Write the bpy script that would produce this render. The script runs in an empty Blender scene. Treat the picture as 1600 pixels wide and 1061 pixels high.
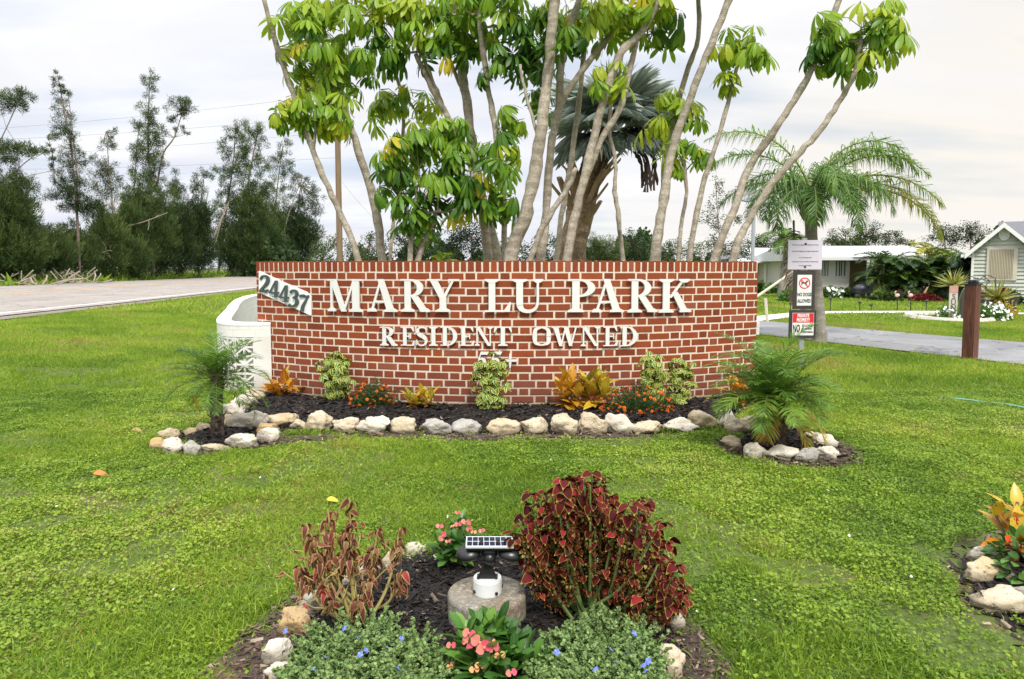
import bpy, bmesh, math, random
import numpy as np
from mathutils import Vector, noise
PI = math.pi
rng = np.random.default_rng(7)
random.seed(5)
scene = bpy.context.scene
COL = scene.collection

# ------------------------------------------------------------------ camera
FP = 1066.7            # focal length in pixels of the 1600 px wide photograph
CAMH = 1.33
PIT = math.radians(4.0)
cd = bpy.data.cameras.new('camera')
cam = bpy.data.objects.new('camera', cd)
COL.objects.link(cam)
cam.location = (0, 0, CAMH)
cam.rotation_euler = (PI / 2 - PIT, 0, 0)
cd.sensor_width = 36.0
cd.lens = 24.0
cd.shift_y = -38.0 / 1600.0
cd.clip_start = 0.05
cd.clip_end = 3000
scene.camera = cam

# ------------------------------------------------------------------ sun, sky, exposure
SUN_EL, SUN_AZ = math.radians(52), math.radians(164)     # azimuth measured from +Y towards +X: behind the camera, driveway side
sd = bpy.data.lights.new('sun', 'SUN')
sd.energy = 3.1
sd.angle = math.radians(9)
sd.color = (1.0, 0.95, 0.87)
sun = bpy.data.objects.new('sun', sd)
COL.objects.link(sun)
sun_dir = Vector((math.sin(SUN_AZ) * math.cos(SUN_EL), math.cos(SUN_AZ) * math.cos(SUN_EL), math.sin(SUN_EL)))
sun.rotation_euler = (-sun_dir).to_track_quat('-Z', 'Y').to_euler()
scene.view_settings.view_transform = 'Standard'
scene.view_settings.look = 'None'
scene.view_settings.exposure = 0.14
scene.view_settings.gamma = 1.0
scene.view_settings.use_curve_mapping = False
scene.cycles.max_bounces = 6
scene.cycles.transparent_max_bounces = 8

def build_world():
    w = bpy.data.worlds.new('World')
    scene.world = w
    w.use_nodes = True
    nt = w.node_tree
    N, L = nt.nodes, nt.links
    N.clear()
    out = N.new('ShaderNodeOutputWorld')
    bg = N.new('ShaderNodeBackground')
    bg.inputs['Strength'].default_value = 0.1
    L.new(bg.outputs[0], out.inputs[0])
    sky = N.new('ShaderNodeTexSky')
    sky.sky_type = 'NISHITA'
    sky.sun_disc = False
    sky.sun_elevation = SUN_EL
    sky.sun_rotation = SUN_AZ
    sky.air_density = 1.0
    sky.dust_density = 1.5
    tc = N.new('ShaderNodeTexCoord')
    def math_(op, a, b=None):
        n = N.new('ShaderNodeMath'); n.operation = op
        for i, x in enumerate((a, b)):
            if x is None: continue
            if isinstance(x, (int, float)): n.inputs[i].default_value = x
            else: L.new(x, n.inputs[i])
        return n.outputs[0]
    def ramp(src, stops):
        r = N.new('ShaderNodeValToRGB')
        e = r.color_ramp.elements
        while len(e) < len(stops): e.new(0.5)
        for k, (p, c) in zip(e, stops):
            k.position = p; k.color = (*c, 1)
        L.new(src, r.inputs[0]); return r.outputs[0]
    def mix(fac, a, b, mode='MIX'):
        m = N.new('ShaderNodeMix'); m.data_type = 'RGBA'; m.blend_type = mode
        for sock, x in ((m.inputs[0], fac), (m.inputs[6], a), (m.inputs[7], b)):
            if isinstance(x, (int, float)): sock.default_value = x
            elif isinstance(x, tuple): sock.default_value = (*x, 1)
            else: L.new(x, sock)
        return m.outputs[2]
    sep = N.new('ShaderNodeSeparateXYZ'); L.new(tc.outputs['Generated'], sep.inputs[0])
    z = math_('MAXIMUM', sep.outputs[2], 0.0)
    # cloud-layer coordinates: direction projected on a layer overhead, so the streaks flatten towards the horizon
    zz = math_('ADD', z, 0.16)
    cx = math_('DIVIDE', sep.outputs[0], zz); cy = math_('DIVIDE', sep.outputs[1], zz)
    comb = N.new('ShaderNodeCombineXYZ')
    L.new(cx, comb.inputs[0]); L.new(cy, comb.inputs[1])
    mp = N.new('ShaderNodeMapping'); L.new(comb.outputs[0], mp.inputs[0])
    mp.inputs['Rotation'].default_value = (0, 0, 0.35); mp.inputs['Scale'].default_value = (0.55, 1.0, 1); mp.inputs['Location'].default_value = (1.3, 0.4, 0)
    n1 = N.new('ShaderNodeTexNoise'); L.new(mp.outputs[0], n1.inputs[0])
    n1.inputs['Scale'].default_value = 1.5; n1.inputs['Detail'].default_value = 6; n1.inputs['Roughness'].default_value = 0.52; n1.inputs['Distortion'].default_value = 0.35
    mp2 = N.new('ShaderNodeMapping'); L.new(comb.outputs[0], mp2.inputs[0])
    mp2.inputs['Location'].default_value = (7.1, 2.4, 0); mp2.inputs['Scale'].default_value = (0.35, 0.9, 1)
    n2 = N.new('ShaderNodeTexNoise'); L.new(mp2.outputs[0], n2.inputs[0])
    n2.inputs['Scale'].default_value = 2.0; n2.inputs['Detail'].default_value = 4
    c_lo = (7.5, 7.8, 8.7); c_hi = (9.3, 9.4, 9.8)
    f = ramp(n1.outputs[0], [(0.40, (0, 0, 0)), (0.60, (1, 1, 1))])
    cloud = mix(f, c_lo, c_hi)
    # the cream-coloured thinner veil, driveway side, low
    east = math_('ADD', math_('MULTIPLY', sep.outputs[0], 1.5), math_('MULTIPLY', z, -1.6))
    warmf = ramp(math_('MULTIPLY', math_('ADD', east, 0.15), n2.outputs[0]), [(0.02, (0, 0, 0)), (0.30, (1, 1, 1))])
    cloud = mix(warmf, cloud, (8.9, 8.5, 7.9))
    cloud = mix(ramp(n2.outputs[0], [(0.36, (0.5, 0.5, 0.5)), (0.5, (0, 0, 0))]), cloud, (8.9, 8.7, 8.5))
    gap = ramp(n2.outputs[0], [(0.53, (0, 0, 0)), (0.70, (0.45, 0.45, 0.45))])
    col = mix(gap, cloud, mix(0.5, sky.outputs[0], (5.6, 7.2, 9.0)))
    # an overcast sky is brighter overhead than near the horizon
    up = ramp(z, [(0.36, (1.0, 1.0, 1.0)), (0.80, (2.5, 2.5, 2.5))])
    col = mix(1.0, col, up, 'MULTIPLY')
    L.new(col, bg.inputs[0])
build_world()

# ------------------------------------------------------------------ where a pixel of the photograph lies in the place
def ray(px, py):
    u = (px - 800.0) / FP; v = (492.5 - py) / FP
    return np.array((u, math.cos(PIT) + v * math.sin(PIT), v * math.cos(PIT) - math.sin(PIT)))
def at(px, py, Y):
    d = ray(px, py); t = Y / d[1]
    return np.array((d[0] * t, Y, CAMH + d[2] * t))
def gnd(px, py, z=0.0):
    d = ray(px, py); t = (z - CAMH) / d[2]
    return np.array((d[0] * t, d[1] * t, z))
def sstep(t):
    t = np.clip(t, 0, 1); return t * t * (3 - 2 * t)
def zg(x, y):
    x = np.asarray(x, float); y = np.asarray(y, float)
    return 0.25 * sstep((-x - 4.5) / 5.5) + 0.02 * np.sin(x * 0.9 + 0.6 * y) * np.sin(y * 0.7) * sstep((y - 8) / 3) * sstep((4 - np.abs(x)) / 3 + 1)

# ------------------------------------------------------------------ mesh collecting
class G:
    def __init__(s):
        s.V = []; s.A = []; s.F = {3: [], 4: []}; s.MI = {3: [], 4: []}; s.NG = []; s.NGM = []; s.n = 0
    def add(s, V, F, mat=0, A=None):
        V = np.asarray(V, float).reshape(-1, 3)
        s.V.append(V)
        if A is None: A = np.zeros((len(V), 3))
        else:
            A = np.asarray(A, float)
            if A.ndim == 1: A = np.tile(A, (len(V), 1))
        s.A.append(A)
        if isinstance(F, np.ndarray):
            s.F[F.shape[1]].append(F + s.n); s.MI[F.shape[1]].append(np.full(len(F), mat))
        else:
            for f in F:
                if len(f) in (3, 4):
                    s.F[len(f)].append(np.array([f]) + s.n); s.MI[len(f)].append(np.array([mat]))
                else:
                    s.NG.append([i + s.n for i in f]); s.NGM.append(mat)
        s.n += len(V); return s
    def inst(s, T, M, mat=0, rnd=None):
        """T = (verts, {3: faces, 4: faces}, uv); M = (n,3,4) matrices"""
        V, FF, UV = T
        n, k = len(M), len(V)
        if n == 0: return s
        P = np.einsum('nij,kj->nki', M[:, :, :3], V) + M[:, None, :, 3]
        A = np.empty((n, k, 3)); A[:, :, :2] = UV[None]
        A[:, :, 2] = (rng.random(n) if rnd is None else rnd)[:, None]
        s.V.append(P.reshape(-1, 3)); s.A.append(A.reshape(-1, 3))
        off = s.n + np.arange(n) * k
        for d, F in FF.items():
            if len(F) == 0: continue
            s.F[d].append((F[None] + off[:, None, None]).reshape(-1, d))
            s.MI[d].append(np.full(n * len(F), mat))
        s.n += n * k; return s
    def box(s, a, b, mat=0, A=None, rot=None, c=None):
        x0, y0, z0 = a; x1, y1, z1 = b
        V = np.array([(x0, y0, z0), (x1, y0, z0), (x1, y1, z0), (x0, y1, z0), (x0, y0, z1), (x1, y0, z1), (x1, y1, z1), (x0, y1, z1)], float)
        if rot is not None:
            cc = np.array(c if c is not None else V.mean(0)); ca, sa = math.cos(rot), math.sin(rot)
            D = V - cc; V = np.stack([D[:, 0] * ca - D[:, 1] * sa, D[:, 0] * sa + D[:, 1] * ca, D[:, 2]], 1) + cc
        return s.add(V, np.array([(0, 3, 2, 1), (4, 5, 6, 7), (0, 1, 5, 4), (1, 2, 6, 5), (2, 3, 7, 6), (3, 0, 4, 7)]), mat, A)
    def tube(s, pts, rad, sides=8, mat=0, A=None, caps=True, jit=0.0):
        P = np.asarray(pts, float); n = len(P)
        R = np.full(n, rad) if np.isscalar(rad) else np.asarray(rad, float)
        T = np.gradient(P, axis=0); T /= np.linalg.norm(T, axis=1)[:, None] + 1e-12
        up = np.array((0, 0, 1.)) if abs(T[0, 2]) < 0.9 else np.array((1., 0, 0))
        V = []
        for i in range(n):
            x = np.cross(up, T[i]); x /= np.linalg.norm(x) + 1e-12
            up = np.cross(T[i], x)
            a = np.arange(sides) * 2 * PI / sides
            rr = R[i] * (1 + jit * rng.normal(size=sides))
            V.append(P[i] + np.outer(np.cos(a) * rr, x) + np.outer(np.sin(a) * rr, up))
        V = np.concatenate(V)
        i, j = np.meshgrid(np.arange(n - 1), np.arange(sides), indexing='ij')
        i = i.ravel(); j = j.ravel(); j2 = (j + 1) % sides
        F = np.stack([i * sides + j, i * sides + j2, (i + 1) * sides + j2, (i + 1) * sides + j], 1)
        n0 = s.n; s.add(V, F, mat, A)
        if caps:
            s.NG.append([n0 + k for k in reversed(range(sides))]); s.NGM.append(mat)
            s.NG.append([n0 + (n - 1) * sides + k for k in range(sides)]); s.NGM.append(mat)
        return s
    def lathe(s, prof, c, sides=24, mat=0, A=None, sx=1, sy=1):
        n = len(prof); a = np.arange(sides) * 2 * PI / sides
        V = np.concatenate([np.stack([c[0] + np.cos(a) * r * sx, c[1] + np.sin(a) * r * sy, np.full(sides, c[2] + z)], 1) for r, z in prof])
        i, j = np.meshgrid(np.arange(n - 1), np.arange(sides), indexing='ij'); i = i.ravel(); j = j.ravel(); j2 = (j + 1) % sides
        n0 = s.n; s.add(V, np.stack([i * sides + j, i * sides + j2, (i + 1) * sides + j2, (i + 1) * sides + j], 1), mat, A)
        s.NG.append([n0 + k for k in reversed(range(sides))]); s.NGM.append(mat)
        s.NG.append([n0 + (n - 1) * sides + k for k in range(sides)]); s.NGM.append(mat)
        return s
    def prism(s, poly, z0, z1, mat=0, A=None):
        n = len(poly); P = np.asarray(poly, float)
        ar = np.sum(P[:, 0] * np.roll(P[:, 1], -1) - np.roll(P[:, 0], -1) * P[:, 1])
        if ar < 0: P = P[::-1]
        V = np.concatenate([np.c_[P, np.full(n, z0)], np.c_[P, np.full(n, z1)]])
        F = [list(range(n))[::-1], list(range(n, 2 * n))] + [[i, (i + 1) % n, n + (i + 1) % n, n + i] for i in range(n)]
        return s.add(V, F, mat, A)
    def build(s, name, mats, parent=None, smooth=False):
        me = bpy.data.meshes.new(name)
        V = np.concatenate(s.V) if s.V else np.zeros((0, 3))
        A = np.concatenate(s.A) if s.A else np.zeros((0, 3))
        if parent is not None: V = V - np.array(world_loc(parent))
        lv = []; ls = []; mi = []; o = 0
        for d in (3, 4):
            if s.F[d]:
                F = np.concatenate(s.F[d]); lv.append(F.ravel()); ls.append(o + np.arange(len(F)) * d); o += F.size; mi.append(np.concatenate(s.MI[d]))
        for f, m in zip(s.NG, s.NGM):
            lv.append(np.array(f)); ls.append(np.array([o])); o += len(f); mi.append(np.array([m]))
        lv = np.concatenate(lv).astype(np.int32); ls = np.concatenate(ls).astype(np.int32); mi = np.concatenate(mi).astype(np.int32)
        me.vertices.add(len(V)); me.vertices.foreach_set('co', V.astype(np.float32).ravel())
        me.loops.add(len(lv)); me.loops.foreach_set('vertex_index', lv)
        me.polygons.add(len(ls)); me.polygons.foreach_set('loop_start', ls)
        me.polygons.foreach_set('material_index', mi)
        me.polygons.foreach_set('use_smooth', np.full(len(ls), bool(smooth)))
        me.update(calc_edges=True)
        at_ = me.attributes.new('lc', 'FLOAT_VECTOR', 'POINT'); at_.data.foreach_set('vector', A.astype(np.float32).ravel())
        for m in (mats if isinstance(mats, (list, tuple)) else [mats]): me.materials.append(m)
        o_ = bpy.data.objects.new(name, me); COL.objects.link(o_)
        if parent is not None: o_.parent = parent
        return o_

def world_loc(o):
    l = Vector(o.location)
    while o.parent: o = o.parent; l = l + Vector(o.location)
    return l
def tag(o, label=None, cat=None, group=None, kind=None):
    if label: o['label'] = label
    if cat: o['category'] = cat
    if group: o['group'] = group
    if kind: o['kind'] = kind
    return o
def thing(name, label, cat, loc, group=None):
    o = bpy.data.objects.new(name, None); COL.objects.link(o); o.location = tuple(float(a) for a in loc); o.empty_display_size = 0.1
    return tag(o, label, cat, group)
def frames(d, nrm, sx, sy, sz, pos):
    d = np.asarray(d, float); d = d / (np.linalg.norm(d, axis=1)[:, None] + 1e-12)
    x = np.cross(d, nrm); x /= np.linalg.norm(x, axis=1)[:, None] + 1e-12
    z = np.cross(x, d)
    n = len(d); M = np.empty((n, 3, 4))
    M[:, :, 0] = x * np.broadcast_to(sx, n)[:, None]; M[:, :, 1] = d * np.broadcast_to(sy, n)[:, None]
    M[:, :, 2] = z * np.broadcast_to(sz, n)[:, None]; M[:, :, 3] = pos
    return M
def rand_dir(n, zlo=-1, zhi=1):
    z = rng.uniform(zlo, zhi, n); a = rng.uniform(0, 2 * PI, n); r = np.sqrt(np.maximum(0, 1 - z * z))
    return np.stack([r * np.cos(a), r * np.sin(a), z], 1)
def leafT(seg=3, w=lambda t: math.sin(PI * t ** 0.8), fold=0.15, droop=0.25, width=0.35, wave=0.0):
    """leaf along +y, length 1: midrib and two halves, drooping towards -z at the tip"""
    V = [(0, 0, 0)]; UV = [(0, 0)]
    for i in range(1, seg):
        t = i / seg; hw = width * 0.5 * w(t); zz = -droop * t * t
        wv = wave * math.sin(i * 2.3)
        V += [(-hw, t, zz + fold * hw + wv), (0, t, zz), (hw, t, zz + fold * hw - wv)]; UV += [(-1, t), (0, t), (1, t)]
    V.append((0, 1, -droop)); UV.append((0, 1))
    T3 = [(0, 2, 1), (0, 3, 2)]; Q = []
    for i in range(seg - 2):
        b = 1 + 3 * i
        Q += [(b, b + 1, b + 4, b + 3), (b + 1, b + 2, b + 5, b + 4)]
    b = 1 + 3 * (seg - 2); e = len(V) - 1
    T3 += [(b, b + 1, e), (b + 1, b + 2, e)]
    return np.array(V, float), {3: np.array(T3), 4: np.array(Q).reshape(-1, 4)}, np.array(UV, float)
BLADE = (np.array([(-.5, 0, 0), (.5, 0, 0), (.33, .55, .10), (-.33, .55, .10), (0, 1, -.12)], float), {4: np.array([(0, 1, 2, 3)]), 3: np.array([(3, 2, 4)])}, np.array([(-1, 0), (1, 0), (.6, .55), (-.6, .55), (0, 1)], float))
RHOMB = (np.array([(0, 0, 0), (.45, .5, .12), (0, 1, 0), (-.45, .5, .12)], float), {4: np.array([(0, 1, 2, 3)])}, np.array([(0, 0), (1, .5), (0, 1), (-1, .5)], float))
TRI = (np.array([(-.5, 0, 0), (.5, 0, 0), (0, 1, 0)], float), {3: np.array([(0, 1, 2)])}, np.array([(-1, 0), (1, 0), (0, 1)], float))
def in_poly(x, y, poly):
    r = np.zeros(len(x), bool); P = np.asarray(poly)[:, :2]; n = len(P)
    for i in range(n):
        x0, y0 = P[i]; x1, y1 = P[(i + 1) % n]
        if y0 == y1: continue
        c = ((y0 > y) != (y1 > y)) & (x < (x1 - x0) * (y - y0) / (y1 - y0) + x0)
        r ^= c
    return r
def smooth_path(P, k=4):
    """Catmull-Rom through the points"""
    P = np.asarray(P, float); Q = np.vstack([2 * P[0] - P[1], P, 2 * P[-1] - P[-2]]); out = []
    for i in range(1, len(Q) - 2):
        for j in range(k):
            t = j / k
            out.append(0.5 * ((2 * Q[i]) + (Q[i + 1] - Q[i - 1]) * t + (2 * Q[i - 1] - 5 * Q[i] + 4 * Q[i + 1] - Q[i + 2]) * t * t + (3 * Q[i] - Q[i - 1] - 3 * Q[i + 1] + Q[i + 2]) * t ** 3))
    out.append(P[-1]); return np.array(out)

# ------------------------------------------------------------------ materials
class NB:
    def __init__(s, name):
        s.m = bpy.data.materials.new(name); s.m.use_nodes = True; s.t = s.m.node_tree; s.t.nodes.clear()
        s.out = s.n('ShaderNodeOutputMaterial')
    def n(s, k, **kw):
        x = s.t.nodes.new(k)
        for a, b in kw.items(): setattr(x, a, b)
        return x
    def l(s, a, b): s.t.links.new(a, b)
    def setv(s, sock, x):
        if hasattr(x, 'is_output') or isinstance(x, bpy.types.NodeSocket): s.l(x, sock)
        elif isinstance(x, tuple) and len(x) == 3 and sock.type == 'RGBA': sock.default_value = (*x, 1)
        else: sock.default_value = x
    def mix(s, f, a, b, mode='MIX'):
        m = s.n('ShaderNodeMix', data_type='RGBA', blend_type=mode)
        s.setv(m.inputs[0], f); s.setv(m.inputs[6], a); s.setv(m.inputs[7], b); return m.outputs[2]
    def math(s, op, a, b=0.0, clamp=False):
        m = s.n('ShaderNodeMath', operation=op, use_clamp=clamp); s.setv(m.inputs[0], a); s.setv(m.inputs[1], b); return m.outputs[0]
    def ramp(s, x, stops, interp='LINEAR'):
        r = s.n('ShaderNodeValToRGB'); e = r.color_ramp.elements; r.color_ramp.interpolation = interp
        while len(e) < len(stops): e.new(.5)
        for k, (p, c) in zip(e, stops): k.position = p; k.color = (*(c if isinstance(c, tuple) else (c, c, c)), 1)
        s.l(x, r.inputs[0]); return r.outputs[0]
    def noise(s, scale, detail=4, rough=.55, vec=None, dist=0.0):
        x = s.n('ShaderNodeTexNoise'); x.inputs['Scale'].default_value = scale; x.inputs['Detail'].default_value = detail
        x.inputs['Roughness'].default_value = rough; x.inputs['Distortion'].default_value = dist
        s.l(vec if vec is not None else s.pos(), x.inputs['Vector']); return x.outputs[0]
    def pos(s):
        if not hasattr(s, '_p'): s._p = s.n('ShaderNodeNewGeometry').outputs['Position']
        return s._p
    def scaled(s, vec, sc):
        m = s.n('ShaderNodeMapping'); m.inputs['Scale'].default_value = sc; s.l(vec, m.inputs[0]); return m.outputs[0]
    def lc(s):
        if not hasattr(s, '_lc'):
            a = s.n('ShaderNodeAttribute', attribute_name='lc'); x = s.n('ShaderNodeSeparateXYZ'); s.l(a.outputs['Vector'], x.inputs[0]); s._lc = (x.outputs[0], x.outputs[1], x.outputs[2], a.outputs['Vector'])
        return s._lc
    def bump(s, h, strength=.4, dist=.01):
        b = s.n('ShaderNodeBump'); b.inputs['Strength'].default_value = strength; b.inputs['Distance'].default_value = dist; s.l(h, b.inputs['Height']); return b.outputs[0]
    def pbr(s, col, rough=.7, normal=None, metal=0.0, spec=.5, trans=0.0, tcol=None):
        p = s.n('ShaderNodeBsdfPrincipled'); s.setv(p.inputs['Base Color'], col); s.setv(p.inputs['Roughness'], rough)
        p.inputs['Metallic'].default_value = metal; p.inputs['Specular IOR Level'].default_value = spec
        if normal is not None: s.l(normal, p.inputs['Normal'])
        o = p.outputs[0]
        if trans > 0:
            t = s.n('ShaderNodeBsdfTranslucent'); s.setv(t.inputs[0], tcol if tcol is not None else col)
            mx = s.n('ShaderNodeMixShader'); mx.inputs[0].default_value = trans; s.l(o, mx.inputs[1]); s.l(t.outputs[0], mx.inputs[2]); o = mx.outputs[0]
        s.l(o, s.out.inputs[0]); return s.m
_cache = {}
def mplain(name, col, rough=.6, var=.12, scale=8, bump=.0, metal=0, spec=.5, bd=.004):
    if name in _cache: return _cache[name]
    b = NB(name); n = b.noise(scale, 5)
    c = b.mix(n, tuple(max(0, x * (1 - var)) for x in col), tuple(min(1, x * (1 + var)) for x in col))
    nm = b.bump(b.noise(scale * 5, 4), bump, bd) if bump else None
    _cache[name] = b.pbr(c, rough, nm, metal, spec); return _cache[name]
def mleaf(name, stops, trans=.35, rough=.45, edge=None, vein=None, patch=None, spec=.4):
    """stops: colour by the leaf's own random number; edge (colour, from, to) margin; vein (colour, strength) midrib and side veins"""
    b = NB(name); u, v, r, vec = b.lc()
    c = b.ramp(r, stops)
    au = b.math('ABSOLUTE', u)
    if patch:
        nv = b.noise(patch[1], 3); f = b.ramp(nv, [(patch[2], 0.0), (patch[2] + .08, 1.0)]); c = b.mix(f, c, patch[0])
    if edge:
        f = b.ramp(au, [(edge[1], 0.0), (edge[2], 1.0)])
        ft = b.ramp(v, [(.80, 0.0), (.95, 1.0)])
        f = b.math('MAXIMUM', f, ft); c = b.mix(f, c, edge[0])
    if vein:
        f = b.ramp(au, [(0.0, 1.0), (vein[2] if len(vein) > 2 else .18, 0.0)]); 
        sv = b.math('SINE', b.math('ADD', b.math('MULTIPLY', v, 42.0), b.math('MULTIPLY', au, -9.0)))
        sv = b.ramp(sv, [(.75, 0.0), (.98, .8)])
        f = b.math('MULTIPLY', b.math('MAXIMUM', f, sv), vein[1]); c = b.mix(f, c, vein[0])
    c = b.mix(b.math('MULTIPLY', b.noise(30, 2), .35), c, tuple([0.35] * 3), 'MULTIPLY')
    return b.pbr(c, rough, None, 0, spec, trans, None)

# ================================================================== SETTING
def m_ground():
    b = NB('lawn_soil'); n = b.noise(1.3, 6, .6); n2 = b.noise(40, 4, .7)
    c = b.mix(n, (.055, .085, .012), (.10, .14, .018)); c = b.mix(b.ramp(n2, [(.35, 0.0), (.7, .6)]), c, (.08, .10, .02))
    c = b.mix(b.ramp(b.noise(1.7, 5, .65), [(.54, 0.0), (.66, .75)]), c, (.17, .115, .05)); return b.pbr(c, .9, b.bump(b.noise(60, 3), .6, .02))
def m_asphalt(name, c0, c1, sp=220):
    b = NB(name); n = b.ramp(b.noise(.55, 6, .7, None, 1.2), [(.36, 0.0), (.64, 1.0)]); g = b.noise(sp, 2, .7)
    c = b.mix(n, c0, c1); c = b.mix(b.ramp(g, [(.42, 0.0), (.62, .5)]), c, tuple(x * .55 for x in c0))
    cr = b.n('ShaderNodeTexVoronoi', feature='DISTANCE_TO_EDGE'); cr.inputs['Scale'].default_value = .55
    mv = b.n('ShaderNodeVectorMath', operation='ADD'); nz = b.n('ShaderNodeTexNoise'); nz.inputs['Scale'].default_value = 2.2; b.l(b.pos(), nz.inputs[0]); b.l(nz.outputs[1], mv.inputs[0]); b.l(b.pos(), mv.inputs[1]); b.l(mv.outputs[0], cr.inputs[0])
    c = b.mix(b.ramp(cr.outputs[0], [(.0, .75), (.016, 0.0)]), c, (.03, .03, .03))
    return b.pbr(c, .85, b.bump(g, .5, .006))
g = G()
xs = np.unique(np.concatenate([np.linspace(-600, -40, 12), np.linspace(-40, -14, 14), np.linspace(-14, 14, 90), np.linspace(14, 40, 14), np.linspace(40, 600, 12)]))
ys = np.unique(np.concatenate([np.linspace(-60, -2, 8), np.linspace(-2, 18, 80), np.linspace(18, 60, 20), np.linspace(60, 900, 14)]))
X, Y = np.meshgrid(xs, ys); V = np.stack([X.ravel(), Y.ravel(), zg(X, Y).ravel()], 1)
i, j = np.meshgrid(np.arange(len(ys) - 1), np.arange(len(xs) - 1), indexing='ij'); i = i.ravel(); j = j.ravel(); nx = len(xs)
g.add(V, np.stack([i * nx + j, i * nx + j + 1, (i + 1) * nx + j + 1, (i + 1) * nx + j], 1))
tag(g.build('ground', m_ground(), smooth=True), kind='structure')

def strip_mesh(name, A, B, z, mat, kind='structure', th=None):
    """ribbon between two polylines of equal length"""
    g = G(); A = np.asarray(A, float); B = np.asarray(B, float); n = len(A)
    zA = (zg(A[:, 0], A[:, 1]) if z is None else 0) + (0.012 if z is None else z); zB = (zg(B[:, 0], B[:, 1]) if z is None else 0) + (0.012 if z is None else z)
    V = np.concatenate([np.c_[A[:, :2], np.broadcast_to(zA, n)], np.c_[B[:, :2], np.broadcast_to(zB, n)]])
    k = np.arange(n - 1)
    F = np.stack([k, k + 1, n + k + 1, n + k], 1)
    a = V[F[0]]; 
    if np.cross(a[1] - a[0], a[2] - a[0])[2] < 0: F = F[:, ::-1]
    g.add(V, F)
    o = g.build(name, mat); return tag(o, kind=kind)

# the county road beyond the lawn
ZR = 0.25
RN0, RN1 = gnd(0, 497, ZR)[:2], gnd(400, 452, ZR)[:2]
rd = (RN1 - RN0) / np.linalg.norm(RN1 - RN0); rn = np.array((-rd[1], rd[0]))      # rn points away from the lawn
if rn[0] > 0: rn = -rn
RW = 15.0
def rline(off, t0=-30, t1=260, n=2): return [RN0 + rn * off + rd * t for t in np.linspace(t0, t1, n)]
mroad = m_asphalt('road_asphalt', (.27, .235, .205), (.40, .355, .31), 60)
strip_mesh('road', rline(0), rline(RW), ZR + .05, mroad)
mw = mplain('road_paint_white', (.72, .70, .66), .6, .2, 30)
my = mplain('road_paint_yellow', (.62, .36, .10), .6, .25, 20)
for off, w_, m_, nm in ((.45, .14, mw, 'road_edge_line'), (RW - .6, .14, mw, 'road_edge_line'), (RW * .52, .16, my, 'road_centre_line'), (RW * .52 + .35, .16, my, 'road_centre_line')):
    strip_mesh(nm, rline(off), rline(off + w_), ZR + .054, m_)
strip_mesh('road_shoulder', rline(-.55, n=60), [p - rn * .0 + rn * 0.05 for p in rline(0, n=60)], ZR + .03, mplain('shoulder_grit', (.20, .17, .13), .95, .35, 12, .8))

# the driveway into the park
def dl(p, q, ts): p = np.array(p[:2]); q = np.array(q[:2]); return [p + (q - p) * t for t in ts]
D0, D1 = gnd(1289, 535.6), gnd(1600, 572)
E0, E1 = gnd(1290, 511), gnd(1600, 537)
dts = np.linspace(-3.2, 3.0, 24)
dA = np.array(dl(D0, D1, dts)); dB = np.array(dl(E0, E1, dts))
dA[:, 0] += .10 * (dts - .5) ** 2 * 0; 
strip_mesh('driveway', dA, dB, .022, m_asphalt('drive_asphalt', (.19, .19, .192), (.31, .31, .31), 90))
# concrete walk in front of the homes
wk = np.array([gnd(*p)[:2] for p in ((1120, 506), (1183, 499.5), (1235, 493.5), (1290, 489.5), (1400, 488.8), (1500, 489.2), (1600, 491.5), (1700, 494))])
wk = smooth_path(np.c_[wk, np.zeros(len(wk))], 4)[:, :2]
wn = np.gradient(wk, axis=0); wn = np.c_[-wn[:, 1], wn[:, 0]]; wn /= np.linalg.norm(wn, axis=1)[:, None]
strip_mesh('footpath', wk - wn * .42, wk + wn * .42, .03, mplain('path_concrete', (.62, .60, .55), .85, .12, 3, .3))
drive_poly = np.vstack([dA, dB[::-1]]); walk_poly = np.vstack([wk - wn * .42, (wk + wn * .42)[::-1]])
road_poly = np.array([rline(-.5)[0], rline(-.5)[1], rline(RW + .3)[1], rline(RW + .3)[0]])

# ================================================================== BRICK SIGN WALL
PA, PB, PC = at(403, 500, 7.30)[:2], at(800, 500, 6.45)[:2], at(1182, 500, 7.13)[:2]
def circ(a, b, c):
    M = 2 * np.array([b - a, c - a]); r = np.array([b @ b - a @ a, c @ c - a @ a]); return np.linalg.solve(M, r)
WC = circ(PA, PB, PC); WR = float(np.linalg.norm(PA - WC))
def th_of(p): return math.atan2(p[0] - WC[0], -(p[1] - WC[1]))
TH0, TH1 = th_of(PA), th_of(PC)
WTOP = float(at(800, 407.5, 6.45)[2])
def wpt(th, out, z): r = WR + out; return (WC[0] + r * math.sin(th), WC[1] - r * math.cos(th), z)
def wall_hit(px, py, out=0.0):
    d = ray(px, py); o = np.array((0, 0)) - WC; a = d[:2] @ d[:2]; b_ = 2 * o @ d[:2]; c = o @ o - (WR + out) ** 2
    t = (-b_ - math.sqrt(b_ * b_ - 4 * a * c)) / (2 * a); p = d[:2] * t
    return th_of(p), CAMH + d[2] * t
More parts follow.
